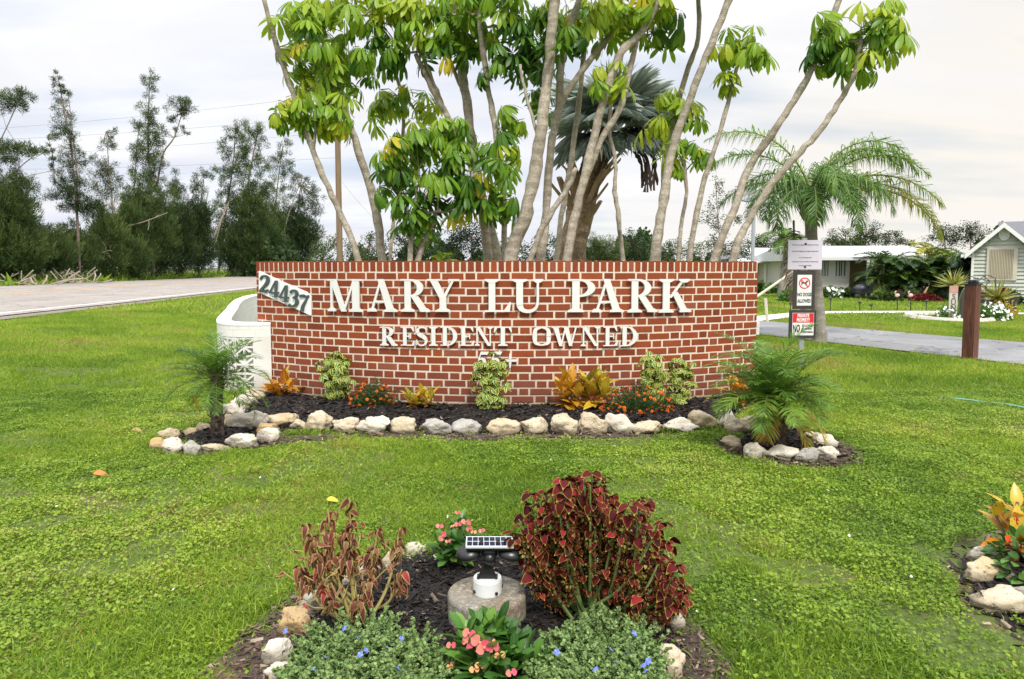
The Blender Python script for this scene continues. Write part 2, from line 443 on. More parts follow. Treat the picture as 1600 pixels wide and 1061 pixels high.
def arc_box(g, th0, th1, o0, o1, z0, z1, mat=0, A=None, cham=0.0, seg=1):
    """curved block; chamfered outer face"""
    V = []; ths = np.linspace(th0, th1, seg + 1); c = cham
    for k, th in enumerate(ths):
        tc = th + (c / WR if k == 0 else (-c / WR if k == seg else 0))
        V += [wpt(th, o0, z0), wpt(th, o0, z1), wpt(th, o1 - c, z1), wpt(tc, o1, z1 - c), wpt(tc, o1, z0 + c), wpt(th, o1 - c, z0)]
    F = []
    for k in range(seg):
        a, b_ = k * 6, k * 6 + 6
        for q in range(6): F.append((a + q, a + (q + 1) % 6, b_ + (q + 1) % 6, b_ + q))
    V.append
    F.append([0, 5, 4, 3, 2, 1]); F.append([seg * 6 + q for q in range(6)])
    g.add(V, F, mat, A)
def m_brick():
    b = NB('red_brick'); u, v, r, vec = b.lc(); 
    c = b.ramp(r, [(0, (.17, .034, .010)), (.3, (.255, .050, .012)), (.75, (.31, .064, .016)), (.92, (.21, .044, .013)), (1, (.32, .10, .055))])
    n = b.noise(9, 6, .65); c = b.mix(b.ramp(n, [(.3, .0), (.75, .45)]), c, (.15, .030, .014))
    sp = b.noise(70, 3, .7); c = b.mix(b.ramp(sp, [(.62, .0), (.74, .5)]), c, (.45, .26, .19))
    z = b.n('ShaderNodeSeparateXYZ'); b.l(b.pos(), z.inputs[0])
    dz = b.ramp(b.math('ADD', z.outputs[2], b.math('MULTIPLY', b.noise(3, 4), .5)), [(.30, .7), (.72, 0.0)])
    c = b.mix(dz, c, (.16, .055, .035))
    return b.pbr(c, .75, b.bump(b.noise(150, 4), .5, .002), spec=.3)
def m_mortar():
    b = NB('pale_mortar'); n = b.noise(6, 5); c = b.mix(n, (.62, .52, .41), (.74, .65, .54))
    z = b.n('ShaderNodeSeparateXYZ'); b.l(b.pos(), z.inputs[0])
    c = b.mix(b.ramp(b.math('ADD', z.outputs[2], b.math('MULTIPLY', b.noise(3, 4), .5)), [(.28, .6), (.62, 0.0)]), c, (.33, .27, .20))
    return b.pbr(c, .9, b.bump(b.noise(200, 3), .5, .002))
MB_, MM = m_brick(), m_mortar()
wall = thing('brick_sign_wall', 'curved red brick entrance wall carrying the white MARY LU PARK lettering', 'brick wall', wpt((TH0 + TH1) / 2, 0, 0))
TW = 0.22
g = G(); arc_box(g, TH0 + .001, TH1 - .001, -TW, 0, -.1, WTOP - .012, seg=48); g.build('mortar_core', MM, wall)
RP, BH = 0.0735, 0.0565
SOLD = 0.100
g = G(); z1 = WTOP - SOLD - .016; row = 0
LEN = WR * (TH1 - TH0)
while z1 > -.05:
    z0 = z1 - BH; s_ = -0.03 - (0.1655 if row % 2 else 0.0) - .05; k = 0
    while s_ < LEN:
        w_ = (.204, .0907)[k % 2] + rng.normal() * .003
        a, b_ = max(s_, 0.0), min(s_ + w_, LEN)
        if b_ - a > .02:
            j = rng.normal() * .0012
            arc_box(g, TH0 + a / WR, TH0 + b_ / WR, -.02, .0055 + rng.normal() * .0008, z0 + j + rng.normal() * .001, z1 + j, 0, (k, 0, rng.random()), .002)
        s_ += w_ + .0185; k += 1
    z1 -= RP; row += 1
s_ = 0.0
while s_ < LEN - .03:
    w_ = .0545 + rng.normal() * .0025; b_ = min(s_ + w_, LEN)
    arc_box(g, TH0 + s_ / WR, TH0 + b_ / WR, -TW - .004, .0055 + rng.normal() * .001, WTOP - SOLD + rng.normal() * .001, WTOP + rng.normal() * .001, 0, (0, 0, rng.random()), .002)
    s_ += w_ + .0165
for e, sg in ((TH0, -1), (TH1, 1)):     # end faces
    z1 = WTOP - SOLD - .016; row = 0
    while z1 > -.05:
        cuts = ((-.105, -.0215), (-TW, -.122)) if row % 2 else ((-TW, -.0215),)
        for a, b_ in cuts:
            t = sorted((e - sg * .02 / WR, e + sg * .004 / WR)); arc_box(g, t[0], t[1], a, b_, z1 - BH, z1, 0, (0, 0, rng.random()))
        z1 -= RP; row += 1
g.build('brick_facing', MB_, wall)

# ---- serif capitals drawn by hand: each stroke one solid, its front a hair before or behind the next
def R_(x0, y0, x1, y1): return [(x0, y0), (x1, y0), (x1, y1), (x0, y1)]
def S_(x0, y0, x1, y1, w, w1=None): w1 = w if w1 is None else w1; return [(x0 - w / 2, y0), (x0 + w / 2, y0), (x1 + w1 / 2, y1), (x1 - w1 / 2, y1)]
def srf(x0, x1, y, up=True):     # bracketed serif
    h = .045; d = 1 if up else -1; m0, m1 = x0 + (x1 - x0) * .28, x1 - (x1 - x0) * .28
    return [(x0, y), (x1, y), (x1, y + h * d), (m1, y + h * d * 2.4), (m0, y + h * d * 2.4), (x0, y + h * d)]
def band(cx, cy, ro, ri, a0, a1, n=14):
    out = []
    for k in range(n):
        q = []
        for a, (rx, ry) in ((k, ro), (k + 1, ro), (k + 1, ri), (k, ri)):
            t = math.radians(a0 + (a1 - a0) * a / n); q.append((cx[0 if rx is ro[0] else 1] + rx * math.cos(t), cy + ry * math.sin(t)))
        out.append(q)
    return out
def bowl(x, yc, ry, w, thick, thin):       # half ring opening towards the stem
    out = []; n = 14
    for k in range(n):
        q = []
        for kk, o in ((k, 1), (k + 1, 1), (k + 1, 0), (k, 0)):
            t = math.radians(-90 + 180 * kk / n)
            rx, rr = (w, ry) if o else (w - thick, ry - thin)
            q.append((x + rx * math.cos(t), yc + rr * math.sin(t)))
        out.append(q)
    return out
def path(P, W, n=6):
    P = smooth_path(np.c_[np.array(P, float), np.zeros(len(P))], n)[:, :2]; W = np.interp(np.linspace(0, 1, len(P)), np.linspace(0, 1, len(W)), W)
    T = np.gradient(P, axis=0); T /= np.linalg.norm(T, axis=1)[:, None]; N = np.c_[-T[:, 1], T[:, 0]]
    L, Rr = P + N * W[:, None] / 2, P - N * W[:, None] / 2
    return [[tuple(L[k]), tuple(L[k + 1]), tuple(Rr[k + 1]), tuple(Rr[k])] for k in range(len(P) - 1)]
def tri(a, b, c): return [a, b, c]
LET = {
 'M': [S_(.14, 0, .14, 1, .075), S_(.19, 1, .56, 0, .21, .17), S_(.56, 0, .93, 1, .075), R_(.86, 0, 1.09, 1), srf(.0, .28, 0), srf(.74, 1.21, 0), R_(.0, .95, .24, 1), R_(.88, .95, 1.21, 1)],
 'A': [S_(.15, 0, .47, .98, .075), S_(.80, 0, .46, 1, .25, .20), R_(.26, .28, .66, .34), srf(.0, .32, 0), srf(.56, 1.02, 0)],
 'R': [R_(.13, 0, .34, 1), bowl(.34, .73, .27, .42, .21, .06), S_(.80, 0, .46, .48, .24), srf(.0, .47, 0), R_(.0, .95, .34, 1), srf(.64, .98, 0)],
 'Y': [R_(.40, 0, .61, .46), S_(.50, .42, .20, 1, .21, .24), S_(.53, .42, .84, 1, .10, .075), srf(.27, .74, 0), R_(.0, .95, .42, 1), R_(.68, .95, 1.02, 1)],
 'L': [R_(.13, 0, .34, 1), R_(.34, 0, .80, .055), [(.80, 0), (.84, .30), (.79, .30), (.62, .055)], R_(.0, 0, .13, .05), srf(.0, .47, 1, False)],
 'U': [R_(.13, .34, .34, 1), R_(.76, .34, .835, 1), srf(.0, .47, 1, False), srf(.64, .97, 1, False)] + [path([(.235, .36), (.25, .18), (.34, .06), (.50, .02), (.66, .06), (.77, .18), (.797, .36)], [.21, .20, .13, .10, .09, .08, .075])],
 'P': [R_(.13, 0, .34, 1), bowl(.34, .73, .27, .44, .21, .06), srf(.0, .47, 0), R_(.0, .95, .34, 1)],
 'K': [R_(.13, 0, .34, 1), S_(.36, .44, .80, 1, .08, .08), S_(.84, 0, .50, .60, .24, .20), srf(.0, .47, 0), srf(.0, .47, 1, False), srf(.66, 1.04, 0), srf(.62, .98, 1, False)],
 'E': [R_(.13, 0, .34, 1), R_(.34, 0, .78, .055), R_(.34, .945, .74, 1), R_(.34, .47, .58, .53), [(.78, 0), (.82, .27), (.77, .27), (.64, .055)], [(.74, 1), (.78, .76), (.73, .76), (.62, .945)], R_(.55, .37, .60, .63), R_(0, 0, .13, .05), R_(0, .95, .13, 1)],
 'S': [path([(.62, .80), (.56, .92), (.40, .97), (.20, .93), (.11, .77), (.17, .62), (.36, .52), (.54, .41), (.62, .25), (.54, .08), (.33, .02), (.15, .07), (.06, .24)], [.05, .055, .07, .11, .16, .20, .22, .20, .17, .11, .07, .055, .05]), R_(.60, .70, .65, .99), R_(.02, .02, .07, .32)],
 'I': [R_(.13, 0, .34, 1), srf(.0, .47, 0), srf(.0, .47, 1, False)],
 'D': [R_(.13, 0, .34, 1), bowl(.34, .5, .5, .55, .22, .055), R_(.0, 0, .13, .05), R_(.0, .95, .13, 1)],
 'N': [S_(.13, 0, .13, 1, .075), S_(.17, 1, .80, 0, .22, .16), S_(.86, 0, .86, 1, .075), srf(.0, .27, 0), R_(.0, .95, .2, 1), srf(.72, 1.0, 1, False)],
 'T': [R_(.34, 0, .55, .95), R_(.04, .945, .85, 1), [(.0, .70), (.05, .70), (.16, .945), (.04, 1)], [(.84, .70), (.89, .70), (.85, 1), (.73, .945)], srf(.21, .68, 0)],
 'O': [path([(.45, .0 + .035), (.16, .16), (.115, .5), (.16, .84), (.45, .965)], [.06, .17, .225, .17, .06]), path([(.45, .965), (.74, .84), (.785, .5), (.74, .16), (.45, .035)], [.06, .17, .225, .17, .06])],
 'W': [S_(.42, 0, .18, 1, .15, .22), S_(.42, 0, .62, .95, .07), S_(.86, 0, .64, 1, .15, .22), S_(.87, 0, 1.10, 1, .07), R_(.0, .95, .36, 1), R_(.48, .95, .80, 1), R_(.98, .95, 1.24, 1)],
 '5': [[(.22, .84), (.28, 1), (.80, 1), (.72, .84)], [(.14, .52), (.22, .52), (.33, .95), (.25, .95)], path([(.16, .54), (.34, .62), (.54, .55), (.60, .36), (.48, .13), (.26, .02), (.06, .06)], [.06, .10, .17, .20, .17, .10, .08])],
 '+': [R_(.0, .42, 1.0, .58), [(.46, .0), (.54, .0), (.60, .40), (.40, .40)], [(.40, .60), (.60, .60), (.54, 1), (.46, 1)]],
 '2': [path([(.08, .74), (.16, .93), (.36, .97), (.54, .84), (.52, .60), (.34, .36), (.10, .10)], [.16, .10, .10, .19, .20, .15, .10]), path([(.04, .04), (.22, .10), (.42, .06), (.62, .14)], [.08, .17, .17, .10])],
 '4': [R_(.38, 0, .55, 1), S_(.06, .30, .42, 1, .10), R_(.02, .22, .70, .33), R_(.26, 0, .66, .05)],
 '3': [path([(.08, .82), (.22, .96), (.44, .92), (.52, .75), (.42, .58), (.26, .53)], [.15, .10, .15, .19, .14, .08]), path([(.26, .53), (.46, .49), (.57, .30), (.46, .09), (.24, .02), (.06, .12)], [.08, .14, .20, .16, .10, .14])],
 '7': [path([(.04, .92), (.25, .96), (.45, .90), (.64, .95)], [.14, .16, .15, .12]), path([(.60, .92), (.44, .62), (.30, .32), (.27, .03)], [.08, .13, .19, .20])],
}
def flat(ps):
    out = []
    for p in ps:
        if p and isinstance(p[0], list): out += p
        else: out.append(p)
    return out
for k in LET: LET[k] = flat(LET[k])
def letter(ch, x0, x1, yt, yb, mat, parent, d0=.028, d1=.044, name='letter', it=0.0):
    """x0..x1, yt..yb: the letter's box on the photograph, carried to the curved wall"""
    ta, zt = wall_hit(x0, yt, d1); tb, zb = wall_hit(x1, yb, d1)
    P = LET[ch]; xs = [p[0] for q in P for p in q]; xa, xb = min(xs), max(xs)
    hh = zt - zb; sx = (tb - ta) / (xb - xa); g = G()
    for k, q in enumerate(P):
        q = [tuple(a) for a in q]; n = len(q); fr = d1 + .0004 * (k % 9); 
        ar = sum(q[i][0] * q[(i + 1) % n][1] - q[(i + 1) % n][0] * q[i][1] for i in range(n))
        if ar < 0: q = q[::-1]
        V = [wpt(ta + (x - xa + it * y) * sx, d0 - .0003 * (k % 9), zb + y * hh) for x, y in q] + [wpt(ta + (x - xa + it * y) * sx, fr, zb + y * hh) for x, y in q]
        g.add(V, [list(range(n))[::-1], list(range(n, 2 * n))] + [[i, (i + 1) % n, n + (i + 1) % n, n + i] for i in range(n)])
    # two stand-off pins to the brick
    for f_ in (.2, .8):
        q = P[0]; cx = sum(p[0] for p in q) / len(q); cyy = f_ if ch not in 'SO5' else f_
        t = ta + (cx - xa) * sx; g.box((-.004, -.004, 0), (.004, .004, .001)) if False else None
    return g.build(name, mat, parent)
MLET = mplain('letter_offwhite', (.70, .70, .66), .45, .08, 12, .15)
for ch, a, b_ in (('M', 511, 567), ('A', 573, 621), ('R', 625.5, 672), ('Y', 666.5, 718), ('L', 757, 798.5), ('U', 800, 849), ('P', 887, 930), ('A', 925, 975), ('R', 981, 1027.5), ('K', 1030, 1080)):
    letter(ch, a, b_, 436, 487.5, MLET, wall)
for ch, a, b_ in (('R', 593.5, 621), ('E', 626, 648), ('S', 650, 668), ('I', 670, 684), ('D', 688, 714.5), ('E', 717, 741), ('N', 741.5, 770), ('T', 771.5, 800), ('O', 832, 861), ('W', 862, 905), ('N', 908, 937.5), ('E', 943, 965.5), ('D', 969, 996)):
    letter(ch, a, b_, 510.5, 540.5, MLET, wall, .022, .034)
letter('5', 743, 761, 549.5, 579, MLET, wall, .022, .032, 'digit', .12); letter('5', 764, 782, 549.5, 579, MLET, wall, .022, .032, 'digit', .12)
letter('+', 786, 808, 552, 575, MLET, wall, .022, .032, 'plus_sign')
# house-number plaque
pl = [wall_hit(x, y, .03) for x, y in ((403.8, 423.5), (478, 456.5), (485, 463), (485, 493), (403.8, 457))]
g = G(); n = 5
V = [wpt(t, .008, z) for t, z in pl][::-1] + [wpt(t, .026, z) for t, z in pl][::-1]
g.add(V, [list(range(n))[::-1], list(range(n, 2 * n))] + [[i, (i + 1) % n, n + (i + 1) % n, n + i] for i in range(n)])
plaque = g.build('number_plaque', mplain('plaque_paint', (.84, .85, .83), .5, .03, 10), wall)
MDG = mplain('digit_dark', (.055, .075, .072), .5, .2, 20)
for ch, cx_, cy_ in (('2', 411, 443.5), ('4', 427, 451.5), ('4', 442.5, 459), ('3', 457.5, 466), ('7', 473, 474)):
    letter(ch, cx_ - 8.2, cx_ + 8.2, cy_ - 13.3, cy_ + 13.3, MDG, plaque, .026, .034, 'digit', 0.10)

# ================================================================== WHITE BLOCK WALL round the planter
ZP = .75
pw = [(-2.56, 7.24), (-2.78, 7.20), (-2.98, 7.26), (-3.15, 7.47), (-3.34, 7.9), (-3.60, 8.6), (-4.03, 9.8), (-4.55, 11.2), (-5.05, 12.7), (-5.5, 14.6), (-5.4, 16.3), (-4.2, 17.6), (-2, 18.2), (.6, 18.0), (2.6, 16.5), (3.4, 14), (3.45, 11.5), (3.1, 9.4), (2.62, 7.42)]
pws = smooth_path(np.c_[np.array(pw), np.zeros(len(pw))], 5)[:, :2]
T_ = np.gradient(pws, axis=0); T_ /= np.linalg.norm(T_, axis=1)[:, None]; N_ = np.c_[-T_[:, 1], T_[:, 0]]; N_ *= -1      # N_ points outwards
N_ = np.where((N_ * (pws - np.array((-.6, 11)))).sum(1)[:, None] > 0, N_, -N_)
S__ = np.r_[0, np.cumsum(np.linalg.norm(np.diff(pws, axis=0), axis=1))]
def m_block():
    b = NB('white_block'); u, v, r, vec = b.lc(); br = b.n('ShaderNodeTexBrick'); b.l(vec, br.inputs[0])
    br.inputs['Scale'].default_value = 1; br.inputs['Brick Width'].default_value = .10; br.inputs['Row Height'].default_value = .10; br.inputs['Mortar Size'].default_value = .006
    br.inputs['Color1'].default_value = (1, 1, 1, 1); br.inputs['Color2'].default_value = (.94, .94, .94, 1); br.inputs['Mortar'].default_value = (.45, .45, .45, 1)
    n = b.noise(4, 6, .6); c = b.mix(b.ramp(n, [(.35, 0.0), (.8, .6)]), (.80, .79, .75), (.60, .57, .50))
    c = b.mix(.16, c, br.outputs[0], 'MULTIPLY')
    z = b.n('ShaderNodeSeparateXYZ'); b.l(b.pos(), z.inputs[0])
    c = b.mix(b.ramp(b.math('ADD', z.outputs[2], b.math('MULTIPLY', b.noise(6, 4), .25)), [(.15, .6), (.38, 0.0)]), c, (.35, .31, .24))
    return b.pbr(c, .8, b.bump(br.outputs[0], .5, .004))
MBLK = m_block()
bw = thing('block_wall', 'curved white painted block wall running behind the brick wall', 'block wall', (-3.3, 7.4, 0))
g = G(); n = len(pws); hw = .075
V = []; A = []
for k in range(n):
    o, i_ = pws[k] + N_[k] * hw, pws[k] - N_[k] * hw
    o2 = pws[k] + N_[k] * .025; V += [(*o2, -.1), (*o2, .60), (*o, .60), (*o, ZP - .03), (*i_, ZP - .03), (*i_, -.1)]; A += [(S__[k], z_, 0) for z_ in (-.1, .6, .6, ZP, ZP, -.1)]
F = []
for k in range(n - 1):
    a = 6 * k
    for q in range(6): F.append((a + q, a + 6 + q, a + 6 + (q + 1) % 6, a + (q + 1) % 6))
F += [tuple(range(6)), tuple(6 * n - 1 - q for q in range(6))]
g.add(V, F, 0, A)
# pierced star blocks in relief on the outer face of the front bend
def wp2(s, out, z):
    p = np.array([np.interp(s, S__, pws[:, 0]), np.interp(s, S__, pws[:, 1])]); nn = np.array([np.interp(s, S__, N_[:, 0]), np.interp(s, S__, N_[:, 1])]); nn /= np.linalg.norm(nn)
    p = p + nn * (hw + out); return (p[0], p[1], z)
BS = .185; kz = 0
g.add([wp2(s_, o_, z_) for o_ in (-.052, -.0002) for s_, z_ in ((0, -.1), (.165, -.1), (.165, .602), (0, .602))], np.array([(0, 3, 2, 1), (4, 5, 6, 7), (0, 1, 5, 4), (1, 2, 6, 5), (2, 3, 7, 6), (3, 0, 4, 7)]), 0, (0, 0, 0))
for bi in range(0, 22):
    s0 = .16 + BS * bi
    for zi in range(3):
        z0 = .03 + BS * zi; c_ = (s0 + BS / 2, z0 + BS / 2)
        cr = [(s0, z0), (s0 + BS, z0), (s0 + BS, z0 + BS), (s0, z0 + BS)]; md = [(s0 + BS / 2, z0), (s0 + BS, z0 + BS / 2), (s0 + BS / 2, z0 + BS), (s0, z0 + BS / 2)]
        segs = [(c_, q, .0095) for q in cr + md] + [(cr[k], cr[(k + 1) % 4], .013) for k in range(4)]
        for (a, b_, w_) in segs:
            L_ = math.hypot(b_[0] - a[0], b_[1] - a[1]); nx_, nz_ = -(b_[1] - a[1]) / L_ * w_, (b_[0] - a[0]) / L_ * w_; fo = -.0005 * (kz % 7) - .001; kz += 1
            for t0, t1 in ((0, .5), (.5, 1)):
                p0_, p1_ = (a[0] + (b_[0] - a[0]) * t0, a[1] + (b_[1] - a[1]) * t0), (a[0] + (b_[0] - a[0]) * t1, a[1] + (b_[1] - a[1]) * t1)
                c4_ = [(p0_[0] - nx_, p0_[1] - nz_), (p1_[0] - nx_, p1_[1] - nz_), (p1_[0] + nx_, p1_[1] + nz_), (p0_[0] + nx_, p0_[1] + nz_)]
                g.add([wp2(s_, -.052, z_) for s_, z_ in c4_] + [wp2(s_, fo, z_) for s_, z_ in c4_], np.array([(0, 3, 2, 1), (4, 5, 6, 7), (0, 1, 5, 4), (1, 2, 6, 5), (2, 3, 7, 6), (3, 0, 4, 7)]), 0, (s0, z0, 0))
g.build('wall_body', MBLK, bw)
g = G(); hw2 = .079; V = []
for k in range(n):
    o, i_ = pws[k] + N_[k] * hw2, pws[k] - N_[k] * hw2
    V += [(*o, ZP - .03), (*o, ZP - .012), (*(pws[k] + N_[k] * (hw2 - .015)), ZP), (*(pws[k] - N_[k] * (hw2 - .015)), ZP), (*i_, ZP - .012), (*i_, ZP - .03)]
F = []
for k in range(n - 1):
    a = 6 * k
    for q in range(6): F.append((a + q, a + 6 + q, a + 6 + (q + 1) % 6, a + (q + 1) % 6))
F += [tuple(range(6)), tuple(range(6 * n - 1, 6 * n - 7, -1))]
g.add(V, F); g.build('coping', mplain('white_coping', (.80, .79, .76), .7, .1, 6, .3), bw, smooth=False)
planter_poly = pws

# ================================================================== MULCH BEDS
def m_mulch():
    b = NB('dark_mulch'); n = b.noise(45, 5, .7); n2 = b.noise(6, 3)
    c = b.ramp(n, [(.3, (.006, .005, .005)), (.55, (.018, .014, .012)), (.75, (.05, .038, .03))])
    return b.pbr(c, .75, b.bump(n, .9, .02), spec=.35)
def m_chip():
    b = NB('mulch_chip'); u, v, r, vec = b.lc()
    c = b.ramp(r, [(0, (.006, .005, .005)), (.7, (.014, .011, .009)), (.9, (.035, .024, .018)), (.97, (.10, .07, .05)), (1, (.28, .21, .15))]); return b.pbr(c, .6, spec=.25)
MMU, MCH = m_mulch(), m_chip()
b_ = NB('bark_litter'); nn = b_.noise(25, 5, .7); MLIT = b_.pbr(b_.ramp(nn, [(.3, (.035, .022, .016)), (.6, (.09, .058, .042)), (.8, (.17, .12, .085))]), .9, b_.bump(nn, .9, .02))
b_ = NB('litter_chip'); MLC = b_.pbr(b_.ramp(b_.lc()[2], [(0, (.03, .02, .016)), (.5, (.09, .055, .04)), (.85, (.19, .12, .085)), (1, (.34, .26, .19))]), .8)
def px_poly(pts): return np.array([gnd(*p)[:2] for p in pts])
def wig(P, k=5, a=.02):
    Q = smooth_path(np.c_[np.vstack([P, P[:1]]), np.zeros(len(P) + 1)], k)[:-1, :2]; return Q + rng.normal(size=Q.shape) * a
BEDS = []
CHIP = (np.array([(-.5, 0, 0), (.5, 0, 0), (.42, 1, .05), (-.3, .9, 0), (0, .5, .16)], float), {3: np.array([(0, 1, 4), (1, 2, 4), (2, 3, 4), (3, 0, 4)]), 4: np.zeros((0, 4), int)}, np.zeros((5, 2)))
def bed(name, label, poly, h, mats, dens, size, kind='stuff', keep=True, edge=.25):
    """a low mound filling the outline, covered with chips"""
    P = np.asarray(poly); 
    lo, hi = P.min(0), P.max(0); st = .06
    xs, ys = np.arange(lo[0], hi[0], st), np.arange(lo[1], hi[1], st); X, Y = np.meshgrid(xs, ys); X = X.ravel(); Y = Y.ravel()
    def dist(x, y):
        d = np.full(len(x), 9.)
        for k in range(len(P)):
            a, b_ = P[k], P[(k + 1) % len(P)]; e = b_ - a; t = np.clip(((x - a[0]) * e[0] + (y - a[1]) * e[1]) / (e @ e + 1e-9), 0, 1)
            d = np.minimum(d, np.hypot(x - a[0] - t * e[0], y - a[1] - t * e[1]))
        return d
    def hz(x, y): return zg(x, y) + .006 + h * sstep(dist(x, y) / edge) + .006 * np.sin(x * 31) * np.sin(y * 27)
    bm = bmesh.new(); vs = [bm.verts.new((p[0], p[1], float(zg(p[0], p[1])) - .02)) for p in P]
    ins = in_poly(X, Y, P) & (dist(X, Y) > .03); Xi, Yi = X[ins], Y[ins]; Z = hz(Xi, Yi)
    # grid cells whose four corners lie inside
    idx = -np.ones(len(X), int); idx[ins] = np.arange(ins.sum()); idx = idx.reshape(len(ys), len(xs))
    q = np.stack([idx[:-1, :-1], idx[:-1, 1:], idx[1:, 1:], idx[1:, :-1]], -1).reshape(-1, 4); q = q[(q >= 0).all(1)]
    bm.free()
    g = G(); g.add(np.stack([Xi, Yi, Z], 1), q, 0)
    area = ins.sum() * st * st; n = int(area * dens)
    x = rng.uniform(lo[0], hi[0], n * 4); y = rng.uniform(lo[1], hi[1], n * 4); k = in_poly(x, y, P); x, y = x[k][:n], y[k][:n]
    d = rand_dir(len(x), -.25, .35); nr = rand_dir(len(x), .5, 1)
    s = size * rng.lognormal(0, .45, len(x))
    g.inst(CHIP, frames(d, nr, s * .3, s, s * .35, np.stack([x, y, hz(x, y) + .004], 1)), 1)
    o = g.build(name, mats, smooth=False); tag(o, label, None, kind=kind)
    BEDS.append(P if keep else None)
    return hz
# the long bed under the wall: from the white wall's foot to the driveway-side palm ring
front = [(352, 668), (420, 676), (500, 676), (600, 676), (700, 678), (800, 680), (900, 680), (1000, 678), (1080, 674), (1130, 668)]
fp = [gnd(*p)[:2] for p in front]
back = [np.array(wpt(t, .0, 0)[:2]) for t in np.linspace(TH1, TH0, 16)]
hz_wall = bed('mulch', 'black mulch bed along the foot of the brick wall', np.array(fp + [gnd(1170, 640)[:2]] + back + [gnd(385, 640)[:2], gnd(350, 652)[:2]]), .05, [MMU, MCH], 2500, .028)
hz_pl = bed('mulch', 'black mulch round the small date palm trunk', wig(px_poly([(262, 690), (290, 702), (345, 706), (400, 700), (428, 684), (400, 668), (340, 664), (285, 676)]), 4, .01), .03, [MMU, MCH], 2500, .028)
hz_pr = bed('mulch', 'black mulch ring round the bushy date palm', wig(px_poly([(1140, 690), (1170, 712), (1230, 722), (1300, 716), (1305, 690), (1260, 674), (1180, 672)]), 4, .01), .03, [MMU, MCH], 2500, .028)
bed('bark_litter', 'brown bark litter spilling onto the grass by the bushy palm', wig(px_poly([(1100, 686), (1150, 712), (1200, 730), (1290, 732), (1350, 724), (1345, 705), (1300, 690), (1200, 690)]), 4, .03), .005, [MLIT, MLC], 1300, .035)
bed('bark_litter', 'brown litter along the front of the rock edging', wig(px_poly([(240, 700), (300, 714), (420, 700), (560, 686), (700, 690), (860, 692), (1000, 686), (1090, 684), (1000, 676), (700, 676), (420, 682), (300, 700)]), 3, .015), .003, [MLIT, MLC], 900, .03)
ring_in = px_poly([(452, 1000), (478, 955), (520, 915), (570, 890), (650, 868), (760, 862), (880, 868), (950, 890), (1010, 930), (1045, 975), (1060, 1040), (1050, 1130), (900, 1230), (700, 1240), (520, 1200), (440, 1090)])
ring_out = px_poly([(330, 1040), (400, 975), (455, 930), (500, 905), (560, 890), (700, 880), (900, 880), (1000, 920), (1060, 950), (1110, 1000), (1150, 1040), (1150, 1140), (950, 1260), (650, 1270), (420, 1200), (340, 1110)])
bed('bark_litter', 'reddish bark litter outside the ring of rocks in front', wig(ring_out, 4, .012), .0, [MLIT, MLC], 5000, .02)
hz_f = bed('mulch', 'dark bark mulch inside the ring of rocks in front', wig(ring_in, 4, .006), .035, [MMU, MCH], 9000, .020, keep=False)
fr_poly = wig(px_poly([(1500, 905), (1510, 880), (1545, 850), (1600, 835), (1720, 830), (1820, 900), (1760, 990), (1640, 1000), (1580, 975), (1530, 950)]), 4, .012)
hz_r = bed('mulch', 'dark mulch bed with the red and yellow croton', fr_poly, .02, [MMU, MCH], 2600, .035)
bed('bark_litter', 'brown litter round the croton bed', wig(px_poly([(1470, 880), (1500, 850), (1560, 832), (1560, 850), (1520, 890), (1560, 960), (1640, 1010), (1600, 1020), (1520, 970)]), 4, .012), .0, [MLIT, MLC], 2200, .03)

# ================================================================== ROCKS
def m_rock(name, c0, c1, c2):
    b = NB(name); o = b.n('ShaderNodeObjectInfo'); off = b.n('ShaderNodeVectorMath', operation='ADD'); b.l(b.pos(), off.inputs[0]); b.l(o.outputs['Random'], off.inputs[1])
    n = b.noise(9, 6, .65, off.outputs[0]); n2 = b.noise(45, 5, .7, off.outputs[0]); n3 = b.noise(3.5, 3, .5, off.outputs[0])
    c = b.mix(b.ramp(n, [(.35, 0.0), (.68, 1.0)]), c0, c1); c = b.mix(b.ramp(n3, [(.5, 0.0), (.72, .8)]), c, c2)
    c = b.mix(b.ramp(n2, [(.60, 0.0), (.74, .75)]), c, (.10, .085, .065))
    v = b.n('ShaderNodeTexVoronoi'); v.inputs['Scale'].default_value = 38; b.l(off.outputs[0], v.inputs[0])
    pit = b.ramp(v.outputs[0], [(.10, 0.0), (.3, 1.0)])
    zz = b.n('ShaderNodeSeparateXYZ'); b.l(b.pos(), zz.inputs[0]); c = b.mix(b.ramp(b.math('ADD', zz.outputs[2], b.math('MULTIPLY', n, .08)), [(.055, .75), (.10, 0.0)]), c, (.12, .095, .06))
    h = b.math('ADD', n2, b.math('MULTIPLY', pit, .6))
    return b.pbr(c, .9, b.bump(h, .9, .012), spec=.2)
MR = {'white': m_rock('rock_white', (.70, .64, .54), (.52, .46, .36), (.46, .41, .33)), 'tan': m_rock('rock_tan', (.64, .54, .39), (.46, .37, .25), (.50, .38, .20)),
      'grey': m_rock('rock_grey', (.48, .45, .40), (.33, .31, .27), (.20, .19, .16)), 'orange': m_rock('rock_orange', (.56, .37, .16), (.47, .34, .20), (.58, .47, .33))}
